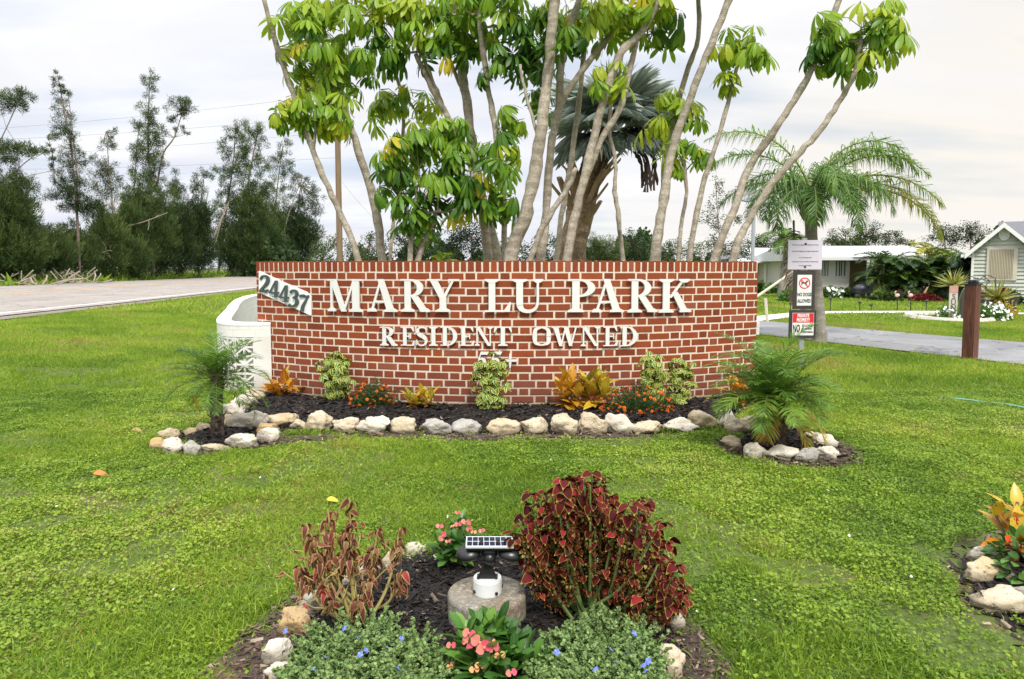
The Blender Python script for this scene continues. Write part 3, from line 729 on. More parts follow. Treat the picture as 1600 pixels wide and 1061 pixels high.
def rock(px, py, w, h, tone, label, yaw=None, grp='limestone rocks edging the beds'):
    """px, py: where the rock sits (middle of its box on the photograph); w, h its apparent size in pixels"""
    base = gnd(px, py + h * .42)
    Y = base[1]; sw = w * Y / FP / 2; 
    c = base.copy(); c[1] += sw * .55; sh = max(.03, h * Y / FP / 2 * 1.05)
    c[0] *= c[1] / Y
    bm = bmesh.new(); bmesh.ops.create_icosphere(bm, subdivisions=4, radius=1)
    seed = Vector((random.random() * 50, random.random() * 50, random.random() * 50))
    sd = sw * random.uniform(.7, .95)
    ya = random.uniform(-.5, .5)
    planes = [Vector((random.gauss(0, 1), random.gauss(0, 1), random.gauss(.3, .7))).normalized() for _ in range(12)]
    cut = [random.uniform(.58, .92) for _ in planes]
    for v in bm.verts:
        p = v.co.normalized(); r = 1.0
        for pl_, cc in zip(planes, cut):
            d = p.dot(pl_)
            if d > .05: r = min(r, cc / d)
        p2 = p * (r * .75 + .25 * min(r, 1)); p2 = p2 * (1 + .22 * noise.fractal(p * 1.7 + seed, 1, 2, 4) + .07 * noise.fractal(p * 6 + seed, .8, 2, 4))
        x, y, z = p2.x * sw * 1.2, p2.y * sd, p2.z * sh * 1.15
        v.co = (c[0] + x * math.cos(ya) - y * math.sin(ya), c[1] + x * math.sin(ya) + y * math.cos(ya), max(-.06, z + sh * .66))
    me = bpy.data.meshes.new('rock'); bm.to_mesh(me); bm.free(); me.materials.append(MR[tone])
    me.polygons.foreach_set('use_smooth', np.ones(len(me.polygons), bool))
    o = bpy.data.objects.new('rock', me); COL.objects.link(o); zc = float(zg(c[0], c[1]))
    me.transform(__import__('mathutils').Matrix.Translation((-c[0], -c[1], 0))); o.location = (c[0], c[1], zc)
    return tag(o, label, 'rock', grp)
NUMS = 'first second third fourth fifth sixth seventh eighth ninth tenth eleventh twelfth thirteenth fourteenth fifteenth'.split()
tn = {'white': 'whitish', 'tan': 'tan', 'grey': 'greyish', 'orange': 'orange-tinted'}
# edging row in front of the wall bed, from the road side
for k, (px, py, w, h, t) in enumerate([(446, 657, 48, 27, 'tan'), (467, 664, 28, 19, 'tan'), (497, 661, 46, 31, 'tan'), (541, 667, 48, 26, 'tan'), (586, 666, 48, 30, 'white'), (632, 667, 46, 28, 'tan'), (681, 669, 52, 27, 'grey'), (732, 670, 50, 24, 'grey'), (787, 668, 50, 26, 'tan'), (835, 667, 50, 28, 'tan'), (882, 666, 39, 36, 'tan'), (924, 665, 46, 36, 'tan'), (967, 664, 44, 34, 'white'), (1012, 670, 44, 21, 'tan'), (1061, 667, 53, 26, 'white')]):
    rock(px, py, w, h, t, f'{tn[t]} limestone rock, {NUMS[k]} of the straight edging row counted from the road side')
for px, py, w, h, t, lb in [
    (246, 694, 29, 23, 'orange', 'orange-tinted rock at the outermost tip of the small palm ring'),
    (271, 700, 36, 27, 'white', 'whitish rock next to the orange-tinted one of the small palm ring'),
    (301, 702, 31, 24, 'grey', 'grey pointed rock in front of the small palm trunk, road side'),
    (334, 703, 46, 17, 'tan', 'low flat tan rock directly in front of the small palm trunk'),
    (381, 692, 46, 24, 'white', 'pale triangular rock in front of the small palm, wall side'),
    (421, 681, 32, 27, 'white', 'upright whitish rock where the small palm ring meets the edging row'),
    (265, 680, 38, 16, 'tan', 'tan rock at the rear of the small palm ring above the orange one'),
    (297, 676, 22, 14, 'tan', 'smallest tan rock at the rear of the small palm ring'),
    (319, 670, 28, 18, 'tan', 'tan rock close behind the small palm trunk, road side'),
    (362, 664, 34, 20, 'tan', 'tan rock close behind the small palm trunk, wall side'),
    (398, 660, 54, 32, 'white', 'large whitish boulder between the small palm and the wall bed'),
    (418, 672, 34, 20, 'orange', 'mossy ochre rock behind the upright whitish one'),
    (366, 643, 46, 30, 'white', 'whitish boulder at the foot of the white block wall'),
    (357, 655, 36, 20, 'tan', 'tan rock in front of the boulder at the block wall foot'),
    (381, 628, 40, 22, 'white', 'whitish rock touching the block wall, lower of two'),
    (398, 618, 34, 18, 'tan', 'tan rock wedged in the corner of block wall and brick wall'),
    (1099, 659, 46, 32, 'tan', 'tan boulder at the driveway end of the edging row'),
    (1136, 654, 32, 34, 'white', 'upright whitish rock beside the bushy palm, edging row end'),
    (1152, 668, 34, 26, 'tan', 'tan rock under the fronds at the wall side of the bushy palm'),
    (1143, 692, 34, 20, 'tan', 'low tan rock at the wall side corner of the bushy palm ring'),
    (1177, 706, 34, 28, 'white', 'pyramid shaped whitish rock in front of the bushy palm'),
    (1221, 711, 48, 25, 'white', 'wide whitish rock, middle of the front of the bushy palm ring'),
    (1263, 714, 38, 24, 'grey', 'grey pitted rock in the front of the bushy palm ring'),
    (1291, 709, 38, 27, 'white', 'whitish rock at the outer corner of the bushy palm ring'),
    (1287, 692, 34, 22, 'white', 'whitish rock on the driveway side of the bushy palm ring'),
    (1266, 683, 26, 16, 'tan', 'small tan rock behind the bushy palm, driveway side'),
    (1172, 664, 34, 28, 'tan', 'tan rock hidden under the bushy palm fronds next to the wall'),
    # ring in front
    (434, 1022, 44, 40, 'white', 'whitish rock at the road side of the front flower ring'),
    (440, 1058, 48, 34, 'white', 'pale rock at the bottom edge of the photo, road side of the ring'),
    (464, 978, 60, 44, 'orange', 'yellow-ochre rock of the front flower ring'),
    (494, 942, 56, 38, 'white', 'whitish rock behind the ochre one of the front flower ring'),
    (540, 912, 38, 22, 'white', 'long pale rock under the withered red-leaved plant'),
    (571, 897, 40, 20, 'white', 'pale rock of the ring behind the withered plant stems'),
    (612, 880, 38, 30, 'tan', 'greyish tan rock of the ring between withered plant and pink flowers'),
    (648, 866, 44, 13, 'white', 'flat pale rock of the ring beside the small pink-flowered plant'),
    (943, 890, 32, 40, 'white', 'tall pale rock seen through the big red-leaved bush'),
    (1016, 972, 48, 30, 'tan', 'tan rock under the big red-leaved bush'),
    (1052, 972, 30, 34, 'white', 'whitish rock at the foot of the big bush, driveway side'),
    (1046, 1040, 54, 60, 'tan', 'large tan rock at the bottom edge of the photo, driveway side of the ring'),
    (1562, 854, 26, 20, 'tan', 'small tan rock beside the red and yellow croton'),
    (1533, 869, 44, 26, 'white', 'pale rock at the top of the croton bed edge'),
    (1538, 898, 56, 36, 'tan', 'big tan rock in the middle of the croton bed edge'),
    (1562, 945, 78, 40, 'tan', 'long tan rock at the lower side of the croton bed'),
    (1592, 930, 36, 24, 'grey', 'greyish rock inside the croton bed corner')]:
    rock(px, py, w, h, t, lb)

# ================================================================== SIGNS AND WRITING
def text(name, s, size, loc, mat, parent, sx=1.0, depth=.0015, rotz=0.0, bold=0.0, align='CENTER', pitch=PI / 2):
    cu = bpy.data.curves.new(name, 'FONT'); cu.body = s; cu.size = size; cu.align_x = align; cu.align_y = 'CENTER'; cu.extrude = depth; cu.offset = bold; cu.resolution_u = 3
    t = bpy.data.objects.new(name, cu); COL.objects.link(t)
    bpy.context.view_layer.update()
    me = bpy.data.meshes.new_from_object(t.evaluated_get(bpy.context.evaluated_depsgraph_get()))
    bpy.data.objects.remove(t); me.materials.clear(); me.materials.append(mat)
    o = bpy.data.objects.new(name, me); COL.objects.link(o); o.scale = (sx, 1, 1); o.rotation_euler = (pitch, 0, rotz)
    pl_ = world_loc(parent); o.location = Vector(loc) - pl_; o.parent = parent; return o
YS = 8.9
def sx_(px): return at(px, 450, YS)[0]
def sz_(py): return float(at(1255, py, YS)[2])
MBL = mplain('sign_black', (.02, .02, .02), .5, .1); MWH = mplain('sign_white', (.78, .78, .76), .4, .05); MRE = mplain('sign_red', (.68, .02, .03), .4, .05)
MFR = mplain('sign_frame', (.04, .034, .03), .6, .15, 20); MGV = mplain('galvanised', (.42, .44, .44), .45, .15, 25, metal=.6); MSG = mplain('notice_lilac', (.62, .58, .66), .4, .05)
post = thing('sign_post', 'galvanised sign post by the bushy palm carrying three boards', 'sign post', (sx_(1257), YS + .05, 0))
g = G(); x = sx_(1257); g.box((x - .03, YS + .03, 0), (x + .03, YS + .045, sz_(372))); g.box((x - .03, YS + .045, 0), (x - .024, YS + .065, sz_(372))); g.box((x + .024, YS + .045, 0), (x + .03, YS + .065, sz_(372))); g.build('post', MGV, post)
def board(x0, x1, y0, y1, name, mat, parent, yy=0.0, th=.012, rot=0.0):
    g = G(); g.box((sx_(x0), YS + yy - th, sz_(y1)), (sx_(x1), YS + yy, sz_(y0)))
    return g.build(name, mat, parent)
nb = board(1231, 1284, 375, 421, 'notice_board', MSG, post, .028)
g = G()
for q in (378.5, 417.5): g.lathe([(.010, 0), (.011, .006), (.004, .010)], (0, 0, 0), 8); 
nf = G()
for yq in (381, 417): nf.box((sx_(1256.3), YS + .010, sz_(yq + 1.5)), (sx_(1259), YS + .016, sz_(yq - 1.5)))
nf.build('bolt', MBL, nb)
MTX = mplain('notice_ink', (.10, .08, .12), .5, .05)
for s_, yy, sz in (('This Area Irrigated w/ Reclaimed Water', 382.5, .021), ('Esta Area Regada con Agua Reclamada', 392.5, .021), ('For Information call', 402.5, .020), ('Charlotte County Utilities Department', 408.8, .021), ('Tel. (941) 764-4300', 415, .020)):
    text('lettering', s_, sz, (sx_(1257.5), YS + .0145, sz_(yy)), MTX, nb, 1.02, .001)
nd = board(1240, 1274, 422.5, 483, 'no_dogs_board', MFR, post, .026, .018)
sg = board(1246, 1268.5, 429.5, 477.5, 'sign_face', MWH, nd, .0085, .003)
zc = sz_(442.5); xc = sx_(1257.3)
g = G(); ro, ri = .074, .060; n = 36
for k in range(n):
    a, b_ = 2 * PI * k / n, 2 * PI * (k + 1) / n
    g.add([(xc + r * math.cos(t), YS + yy, zc + r * math.sin(t)) for yy in (.004, .0055) for r, t in ((ro, a), (ro, b_), (ri, b_), (ri, a))], [(0, 1, 2, 3), (7, 6, 5, 4), (0, 4, 5, 1), (2, 6, 7, 3)])
c45 = math.cos(PI / 4)
g.add([(xc + u * c45 + v * c45, YS + .0030, zc - u * c45 + v * c45) for u, v in ((-.063, -.006), (.063, -.006), (.063, .006), (-.063, .006))], [(0, 1, 2, 3)]); g.build('ban_ring', MRE, sg)
# black dog outline on the face
dog = [(-.045, -.032), (-.035, -.032), (-.030, -.006), (.012, -.006), (.016, -.034), (.026, -.034), (.028, .002), (.033, .016), (.050, .018), (.048, .030), (.036, .036), (.028, .040), (.024, .034), (.014, .014), (-.034, .014), (-.048, .030), (-.052, .026), (-.042, .008)]
g = G(); g.add([(xc + a * .95, YS + .0042, zc + b_ * .95) for a, b_ in dog], [list(range(len(dog)))]); g.build('dog_symbol', MBL, sg)
text('lettering', 'NO DOGS', .064, (xc, YS + .0045, sz_(460.5)), MBL, sg, .62, .001, bold=.002); text('lettering', 'ALLOWED', .064, (xc, YS + .0045, sz_(470.5)), MBL, sg, .58, .001, bold=.002)
pp = board(1235, 1277, 484.5, 529, 'private_property_board', MFR, post, .026, .018)
sg = board(1240, 1273.5, 489, 524, 'sign_face', MWH, pp, .0085, .003); rb = board(1240.4, 1273.1, 489.4, 504.2, 'red_panel', MRE, sg, .0055, .0015)
xc = sx_(1256.7)
text('lettering', 'PRIVATE', .062, (xc, YS + .0028, sz_(493.6)), MWH, rb, .66, .001, bold=.0025); text('lettering', 'PROPERTY', .062, (xc, YS + .0028, sz_(500.4)), MWH, rb, .58, .001, bold=.0025)
text('lettering', 'NO', .135, (sx_(1246.6), YS + .0045, sz_(513.8)), MBL, sg, .44, .001, bold=.004)
for s_, yy in (('SOLICITING', 509), ('LOITERING', 514), ('TRESPASSING', 519)): text('lettering', s_, .036, (sx_(1263.5), YS + .0045, sz_(yy)), MBL, sg, .72, .001, bold=.0008)

# wooden post with solar cap and the round plate behind it
pb = gnd(1515, 562)
wp_ = thing('wooden_post', 'brown stained wooden post with a black solar lamp cap beside the driveway', 'post', pb)
pY = pb[1]; hw = 19.5 * pY / FP / 2 / 1.18; ztop = float(at(1517, 445, pY)[2])
b_ = NB('stained_timber'); v_ = b_.scaled(b_.pos(), (14, 14, 1.2)); nn = b_.noise(2.2, 6, .65, v_, 1.0); MTB = b_.pbr(b_.ramp(nn, [(.3, (.045, .014, .008)), (.55, (.12, .040, .020)), (.75, (.22, .085, .045))]), .6, b_.bump(nn, .6, .006))
g = G(); g.box((pb[0] - hw, pY - hw, -.1), (pb[0] + hw, pY + hw, ztop), rot=.55); g.build('timber', MTB, wp_)
g = G(); g.box((pb[0] - hw * 1.12, pY - hw * 1.12, ztop), (pb[0] + hw * 1.12, pY + hw * 1.12, ztop + .018), rot=.55)
g.lathe([(hw * .9, .018), (hw * .95, .045), (hw * .7, .06), (hw * .6, .066)], (pb[0], pY, ztop), 16); cap = g.build('solar_cap', mplain('cap_black', (.015, .015, .017), .35), wp_)
g = G(); g.box((pb[0] - hw * .8, pY - hw * .8, ztop + .067), (pb[0] + hw * .8, pY + hw * .8, ztop + .072), rot=.55); g.build('solar_cell', mplain('cell_pale', (.35, .38, .42), .25), cap)
g = G(); dc = at(1513, 474, pY + .2); rr = (17 * pY / FP, 28 * pY / FP); n = 32
V = [(dc[0] + rr[0] * math.cos(2 * PI * k / n), dc[1] + dy + .03 * math.cos(2 * PI * k / n), dc[2] + rr[1] * math.sin(2 * PI * k / n)) for dy in (-.012, .012) for k in range(n)]
g.add(V, [list(range(n)), list(range(2 * n - 1, n - 1, -1))] + [[k, k + n, (k + 1) % n + n, (k + 1) % n] for k in range(n)]); g.build('oval_plate', mplain('plate_olive', (.17, .175, .12), .5, .15, 8), wp_)

# solar street lamp behind the planter, driveway side
sp = at(1176, 408, 20); sp[2] = 0
sl = thing('solar_lamp_post', 'thin grey lamp post topped by a tilted solar panel', 'street lamp', sp)
g = G(); zt = float(at(1177, 318, 20)[2]); g.tube([(sp[0], 20, 0), (sp[0], 20, zt)], .055, 8); g.build('pole', mplain('lamp_grey', (.33, .35, .37), .5), sl)
g = G(); c = at(1183, 308, 20); g.add([(c[0] - .32, 19.8, c[2] - .14), (c[0] + .42, 19.7, c[2] + .12), (c[0] + .42, 20.3, c[2] + .22), (c[0] - .32, 20.4, c[2] - .04), (c[0] - .32, 19.8, c[2] - .18), (c[0] + .42, 19.7, c[2] + .08), (c[0] + .42, 20.3, c[2] + .18), (c[0] - .32, 20.4, c[2] - .08)], [(0, 1, 2, 3), (7, 6, 5, 4), (0, 4, 5, 1), (1, 5, 6, 2), (2, 6, 7, 3), (3, 7, 4, 0)]); g.build('solar_panel', mplain('panel_dark', (.09, .11, .15), .2), sl)
g = G(); c = at(1199, 318, 20); g.box((c[0] - .2, 19.9, c[2] - .03), (c[0] + .3, 20.1, c[2] + .03)); g.tube([(sp[0], 20, zt - .1), (c[0], 20, c[2])], .02, 6); g.build('lamp_head', mplain('lamp_grey', (.33, .35, .37), .5), sl)

# utility pole and wires
up_ = at(531, 408, 30); up_[2] = 0
ub = thing('utility_pole', 'brown wooden utility pole rising behind the trees at the road side', 'utility pole', up_)
b_ = NB('pole_wood'); v_ = b_.scaled(b_.pos(), (9, 9, .6)); nn = b_.noise(2.5, 5, .6, v_); MPO = b_.pbr(b_.ramp(nn, [(.3, (.13, .085, .05)), (.7, (.26, .18, .11))]), .85)
zt = float(at(531, 120, 30)[2])
g = G(); g.tube([(up_[0], 30, -.1), (up_[0], 30, zt)], [.14, .11], 10); g.build('pole', MPO, ub)
MWI = mplain('wire_dark', (.22, .22, .23), .6); 
g = G(); g.box((up_[0] - .9, 29.95, float(at(531, 150, 30)[2])), (up_[0] + .9, 30.05, float(at(531, 150, 30)[2]) + .1)); cr = g.build('crossarm', MPO, ub)
def wire(a, b_, sag, lb):
    a, b_ = np.array(a), np.array(b_); ts = np.linspace(0, 1, 30); P = a[None] + (b_ - a)[None] * ts[:, None]; P[:, 2] -= 4 * sag * ts * (1 - ts)
    g = G(); g.tube(P, .0055, 4); o = g.build('overhead_wire', MWI); tag(o, lb, 'wire', 'overhead wires beside the road')
for k, (l, r, lb) in enumerate([((-300, 218), (531, 146), 'topmost overhead wire crossing the sky over the pines'), ((-300, 226), (531, 180), 'second overhead wire from the top over the pines'), ((-300, 252), (531, 205), 'third overhead wire from the top over the pines'), ((-300, 262), (531, 246), 'lowest overhead wire reaching the utility pole')]):
    wire(at(l[0], l[1], 30), at(r[0], r[1], 30), .25, lb)
wire(at(534, 196, 30), at(640, 372, 44), .3, 'upper overhead wire falling away behind the pole towards the trees'); wire(at(534, 284, 30), at(640, 388, 44), .3, 'lower overhead wire falling away behind the pole')

# ================================================================== HOMES
def m_siding(name, col, pitch=.11):
    b = NB(name); z = b.n('ShaderNodeSeparateXYZ'); b.l(b.pos(), z.inputs[0]); s = b.math('FRACT', b.math('DIVIDE', z.outputs[2], pitch))
    c = b.mix(b.noise(1.5, 4), tuple(x * .93 for x in col), col)
    return b.pbr(c, .6, b.bump(s, 1.0, .03), spec=.3)
def siding_wall(g, p, q, z0, z1f, pitch=.115, mat=0, proud=.018):
    """lapped boards: each a slanted strip; z1f(t) top height along the wall"""
    p = np.array(p[:2], float); q = np.array(q[:2], float); d = q - p; nrm = np.array((d[1], -d[0])) / np.linalg.norm(d)
    z = z0; zmax = max(z1f(t) for t in np.linspace(0, 1, 21))
    while z < zmax - .01:
        zt = min(z + pitch, zmax); ts = [t for t in np.linspace(0, 1, 81) if z1f(t) >= zt - 1e-6]
        if len(ts) >= 2:
            a, b_ = p + d * ts[0], p + d * ts[-1]
            g.add([(*(a + nrm * proud), z), (*(b_ + nrm * proud), z), (*b_, zt), (*a, zt), (*a, z), (*b_, z)], [(0, 1, 2, 3), (4, 5, 1, 0)], mat)
        z += pitch
MSW, MRF, MTN, MCR = m_siding('siding_white', (.80, .76, .70)), mplain('roof_white', (.62, .62, .61), .5, .05, 3), mplain('tan_wall', (.62, .44, .32), .7, .08, 3), mplain('cream_wall', (.78, .68, .54), .7, .06, 2)
MGL = mplain('window_glass', (.07, .10, .09), .15, .3, 3); MCU = mplain('curtain_pale', (.55, .56, .50), .8, .1, 12)
MTR = mplain('trim_white', (.76, .76, .74), .5, .05)
HY = 31.0
def hx(px, Y=HY): return float(at(px, 430, Y)[0])
def hzz(py, Y=HY): return float(at(1400, py, Y)[2])
def quadbox(g, x0, x1, y0, y1, z0, z1, mat=0): g.box((x0, y0, z0), (x1, y1, z1), mat)
h1 = thing('mobile_home', 'long white mobile home with flat white roof and tan carport behind the palms', 'house', (hx(1350), HY, 0))
g = G(); quadbox(g, hx(1278), hx(1327), HY, HY + 7, -.1, hzz(399)); siding_wall(g, (hx(1278), HY - .005), (hx(1327), HY - .005), .0, lambda t: hzz(399)); g.build('wall', MSW, h1)
g = G(); quadbox(g, hx(1327) + .003, hx(1500), HY + 1.5, HY + 7, -.1, hzz(401)); g.build('carport_wall', MTN, h1)
g = G()
zr0, zr1 = hzz(402), hzz(398)
# shallow gable roof seen from its long side
xa, xb = hx(1262), hx(1486)
g.add([(xa, HY - .9, zr0), (xb, HY - .9, zr0), (xb, HY + 3.5, zr0 + .62), (xa, HY + 3.5, zr0 + .62), (xb, HY + 7.9, zr0), (xa, HY + 7.9, zr0),
       (xa, HY - .9, zr0 - .14), (xb, HY - .9, zr0 - .14), (xb, HY + 7.9, zr0 - .14), (xa, HY + 7.9, zr0 - .14)],
      [(0, 1, 2, 3), (3, 2, 4, 5), (6, 7, 1, 0), (7, 8, 4, 2, 1), (9, 6, 0, 3, 5), (8, 9, 5, 4), (9, 8, 7, 6)])
g.build('roof', MRF, h1)
g = G(); # the carport's front beam slopes: awning seen beside the white wall
g.add([(hx(1317), HY - 1.0, hzz(398)), (hx(1490), HY - 1.0, hzz(403)), (hx(1490), HY - 1.0, hzz(408)), (hx(1317), HY - 1.0, hzz(401)), (hx(1317), HY - .92, hzz(398)), (hx(1490), HY - .92, hzz(403)), (hx(1490), HY - .92, hzz(408)), (hx(1317), HY - .92, hzz(401))], [(3, 2, 1, 0), (4, 5, 6, 7), (0, 1, 5, 4), (2, 3, 7, 6)]); g.build('carport_beam', MTR, h1)
for px in (1356, 1362.5, 1420, 1478):
    g = G(); x = hx(px, HY - .95); quadbox(g, x - .05, x + .05, HY - .99, HY - .9, 0, hzz(407, HY - .95)); g.build('carport_post', MTR, h1)
for x0, x1 in ((1282, 1294), (1303.5, 1320.5)):
    g = G(); quadbox(g, hx(x0), hx(x1), HY - .06, HY - .02, hzz(433), hzz(406)); w = g.build('window', MTR, h1)
    n = 2; 
    for k in range(n):
        a = x0 + .9 + (x1 - x0 - .9) * k / n; b2 = x0 + (x1 - x0 - .9) * (k + 1) / n
        g = G(); quadbox(g, hx(a), hx(b2), HY - .064, HY - .061, hzz(431.5), hzz(407.5)); pn = g.build('pane', MGL, w)
        g = G(); m1 = a + (b2 - a) * .25; m2 = b2 - (b2 - a) * .3; quadbox(g, hx(m1), hx(m2), HY - .067, HY - .065, hzz(431.2), hzz(407.8)); g.build('curtain', MCU, w)
g = G(); quadbox(g, hx(1278), hx(1330), HY - .9, HY - .62, 0, hzz(459)); g.build('planter_kerb', MTR, h1)
# cream home beyond, driveway side
Y2 = 38.0
h2 = thing('mobile_home', 'cream mobile home partly hidden by the wall end and a palm trunk', 'house', (hx(1210, Y2), Y2, 0))
g = G(); quadbox(g, hx(1196, Y2), hx(1262, Y2), Y2, Y2 + 7, -.1, hzz(400, Y2)); g.build('wall', MCR, h2)
g = G(); quadbox(g, hx(1160, Y2), hx(1196, Y2) - .01, Y2 + 1.2, Y2 + 7, -.1, hzz(404, Y2)); g.build('porch_wall', mplain('porch_dark', (.10, .10, .10), .6), h2)
g = G(); z0 = hzz(400, Y2); xa, xb = hx(1176, Y2), hx(1268, Y2)
g.add([(xa, Y2 - .5, z0), (xb, Y2 - .5, z0), (xb, Y2 + 3.5, z0 + .55), (xa, Y2 + 3.5, z0 + .55), (xb, Y2 + 7.5, z0), (xa, Y2 + 7.5, z0), (xa, Y2 - .5, z0 - .16), (xb, Y2 - .5, z0 - .16), (xb, Y2 + 7.5, z0 - .16), (xa, Y2 + 7.5, z0 - .16)], [(0, 1, 2, 3), (3, 2, 4, 5), (6, 7, 1, 0), (7, 8, 4, 2, 1), (9, 6, 0, 3, 5), (8, 9, 5, 4), (9, 8, 7, 6)]); g.build('roof', MRF, h2)
g = G(); g.add([(hx(1150, Y2), Y2 - 1.2, hzz(411, Y2)), (hx(1196, Y2), Y2 - 1.2, hzz(408, Y2)), (hx(1196, Y2), Y2 + 1, hzz(402, Y2)), (hx(1150, Y2), Y2 + 1, hzz(404, Y2)), (hx(1150, Y2), Y2 - 1.2, hzz(412.5, Y2)), (hx(1196, Y2), Y2 - 1.2, hzz(410, Y2))], [(0, 1, 2, 3), (4, 5, 1, 0)]); g.build('awning', MRF, h2)
for px in (1184, 1190): 
    g = G(); x = hx(px, Y2); quadbox(g, x - .04, x + .04, Y2 - 1.1, Y2 - 1.02, 0, hzz(409, Y2)); g.build('porch_post', MTR, h2)
g = G(); quadbox(g, hx(1183, Y2), hx(1193, Y2), Y2 + 1.1, Y2 + 1.18, hzz(436, Y2), hzz(413, Y2)); w = g.build('window', MTR, h2)
for k in range(3): g = G(); a = 1183.7 + k * 3.1; quadbox(g, hx(a, Y2), hx(a + 2.5, Y2), Y2 + 1.09, Y2 + 1.098, hzz(435, Y2), hzz(414, Y2)); g.build('pane', MGL, w)
# green home with the gable towards us
Y3 = 25.0
def gx(px, Y=Y3): return float(at(px, 430, Y)[0])
def gz(py, Y=Y3): return float(at(1560, py, Y)[2])
h3 = thing('green_house', 'pale green house with white trimmed gable and closed tan shutter', 'house', (gx(1520), Y3, 0))
MSG_ = m_siding('siding_green', (.36, .44, .35), .2)
xl, xpk, xr = gx(1520), gx(1562), gx(1562) + (gx(1562) - gx(1520)) * 1.0
xr = gx(1606); ze, zp = gz(388), gz(352)
g = G(); quadbox(g, xl, xr, Y3 + .02, Y3 + 6, -.1, ze - .05)
g.add([(xl, Y3 + .02, ze - .05), (xr, Y3 + .02, ze - .05), (xpk, Y3 + .02, zp - .05)], [(0, 1, 2)])
quadbox(g, xr + .01, xr + 4.8, Y3 + .9, Y3 + 5.9, -.1, ze + .12)
tt = (xpk - xl) / (xr - xl)
siding_wall(g, (xl, Y3), (xr, Y3), .12, lambda t: ze - .04 + (zp - ze) * (1 - abs(t - tt) / (tt if t < tt else 1 - tt)), .135, 0, .045)
g.build('wall', mplain('siding_green_flat', (.47, .50, .43), .6, .05, 1.2), h3)
b_ = NB('shingle_grey'); n1 = b_.noise(25, 4, .7); MSH = b_.pbr(b_.mix(n1, (.10, .10, .11), (.20, .20, .21)), .9, b_.bump(n1, .6, .02))
g = G(); dz = (zp - ze) / (xpk - xl) * .32
L_, P_, R2 = (xl - .32, ze - dz), (xpk, zp + .0), (xr + .32, ze - dz)
for (a, c_) in ((L_, P_), (P_, R2)):
    V = [(a[0], Y3 - .35, a[1] + .06), (c_[0], Y3 - .35, c_[1] + .06), (c_[0], Y3 + 6.2, c_[1] + .06), (a[0], Y3 + 6.2, a[1] + .06)]; V += [(x, y, z - .06) for x, y, z in V]
    g.add(V, [(0, 1, 2, 3), (7, 6, 5, 4), (0, 4, 5, 1), (1, 5, 6, 2), (2, 6, 7, 3), (3, 7, 4, 0)])
g.add([(xpk, Y3 + .6, ze + .1), (xr + 5, Y3 + .6, ze + .1), (xr + 5, Y3 + 3.4, zp + .28), (xpk - .02, Y3 + 3.4, zp + .28), (xr + 5, Y3 + 6.2, ze), (xpk, Y3 + 6.2, ze)], [(0, 1, 2, 3), (3, 2, 4, 5), (0, 3, 5)])
g.build('roof', MSH, h3)
g = G()
for (a, c_) in ((L_, P_), (P_, R2)):
    V = [(a[0], Y3 - .36, a[1] + .055), (c_[0], Y3 - .36, c_[1] + .055), (c_[0], Y3 - .36, c_[1] - .12), (a[0], Y3 - .36, a[1] - .12)]; V += [(x, y + .03, z) for x, y, z in V]
    g.add(V, [(3, 2, 1, 0), (4, 5, 6, 7), (0, 1, 5, 4), (1, 2, 6, 5), (2, 3, 7, 6), (3, 0, 4, 7)])
g.build('barge_board', MTR, h3)
g = G(); x = gx(1519.5); quadbox(g, x - .06, x + .03, Y3 - .09, Y3 - .01, .1, ze - .15); quadbox(g, xl - .45, xl - .30, Y3 - .3, Y3 + 6, ze - dz - .06, ze - dz + .05); g.tube([(xl - .38, Y3 - .2, ze - dz), (x - .015, Y3 - .05, ze - .3)], .04, 6); g.build('gutter', MTR, h3)
g = G(); g.lathe([(.20, 0), (.20, .04), (.15, .045), (.14, .02)], (0, 0, 0), 20); 
V = np.concatenate(g.V); V = np.stack([V[:, 0], -V[:, 2], V[:, 1] * 1.2], 1) + np.array((gx(1563.5), Y3 - .035, gz(366.5))); g.V = [V]; g.build('gable_vent', MTR, h3)
MTS = mplain('shutter_tan', (.50, .45, .34), .6, .06, 3)
g = G(); z0, z1 = gz(435.5), gz(390.5); x0, x1 = gx(1543.5), gx(1578); n = 15
for k in range(n):
    a = x0 + (x1 - x0) * k / n; w_ = (x1 - x0) / n; g.add([(a, Y3 - .05, z0), (a + w_ * .35, Y3 - .085, z0), (a + w_ * .65, Y3 - .085, z0), (a + w_, Y3 - .05, z0), (a, Y3 - .05, z1), (a + w_ * .35, Y3 - .085, z1), (a + w_ * .65, Y3 - .085, z1), (a + w_, Y3 - .05, z1)], [(0, 1, 5, 4), (1, 2, 6, 5), (2, 3, 7, 6), (0, 4, 7, 3)])
sh = g.build('storm_shutter', MTS, h3)
g = G(); quadbox(g, x0 - .09, x0 - .002, Y3 - .08, Y3 - .035, z0 - .05, z1 + .06); quadbox(g, x1 + .002, x1 + .15, Y3 - .08, Y3 - .035, z0 - .05, z1 + .06); quadbox(g, x0, x1, Y3 - .075, Y3 - .04, z1, z1 + .05); quadbox(g, x0, x1, Y3 - .075, Y3 - .04, z0 - .05, z0); g.build('shutter_rail', mplain('rail_tan', (.56, .51, .41), .6), sh)
g = G(); quadbox(g, xl, xr, Y3 - .035, Y3 + .015, 0, .12); g.build('foundation', mplain('found_grey', (.45, .45, .43), .8), h3)

h3.rotation_euler[2] = -math.radians(33); h3.scale[0] = .86

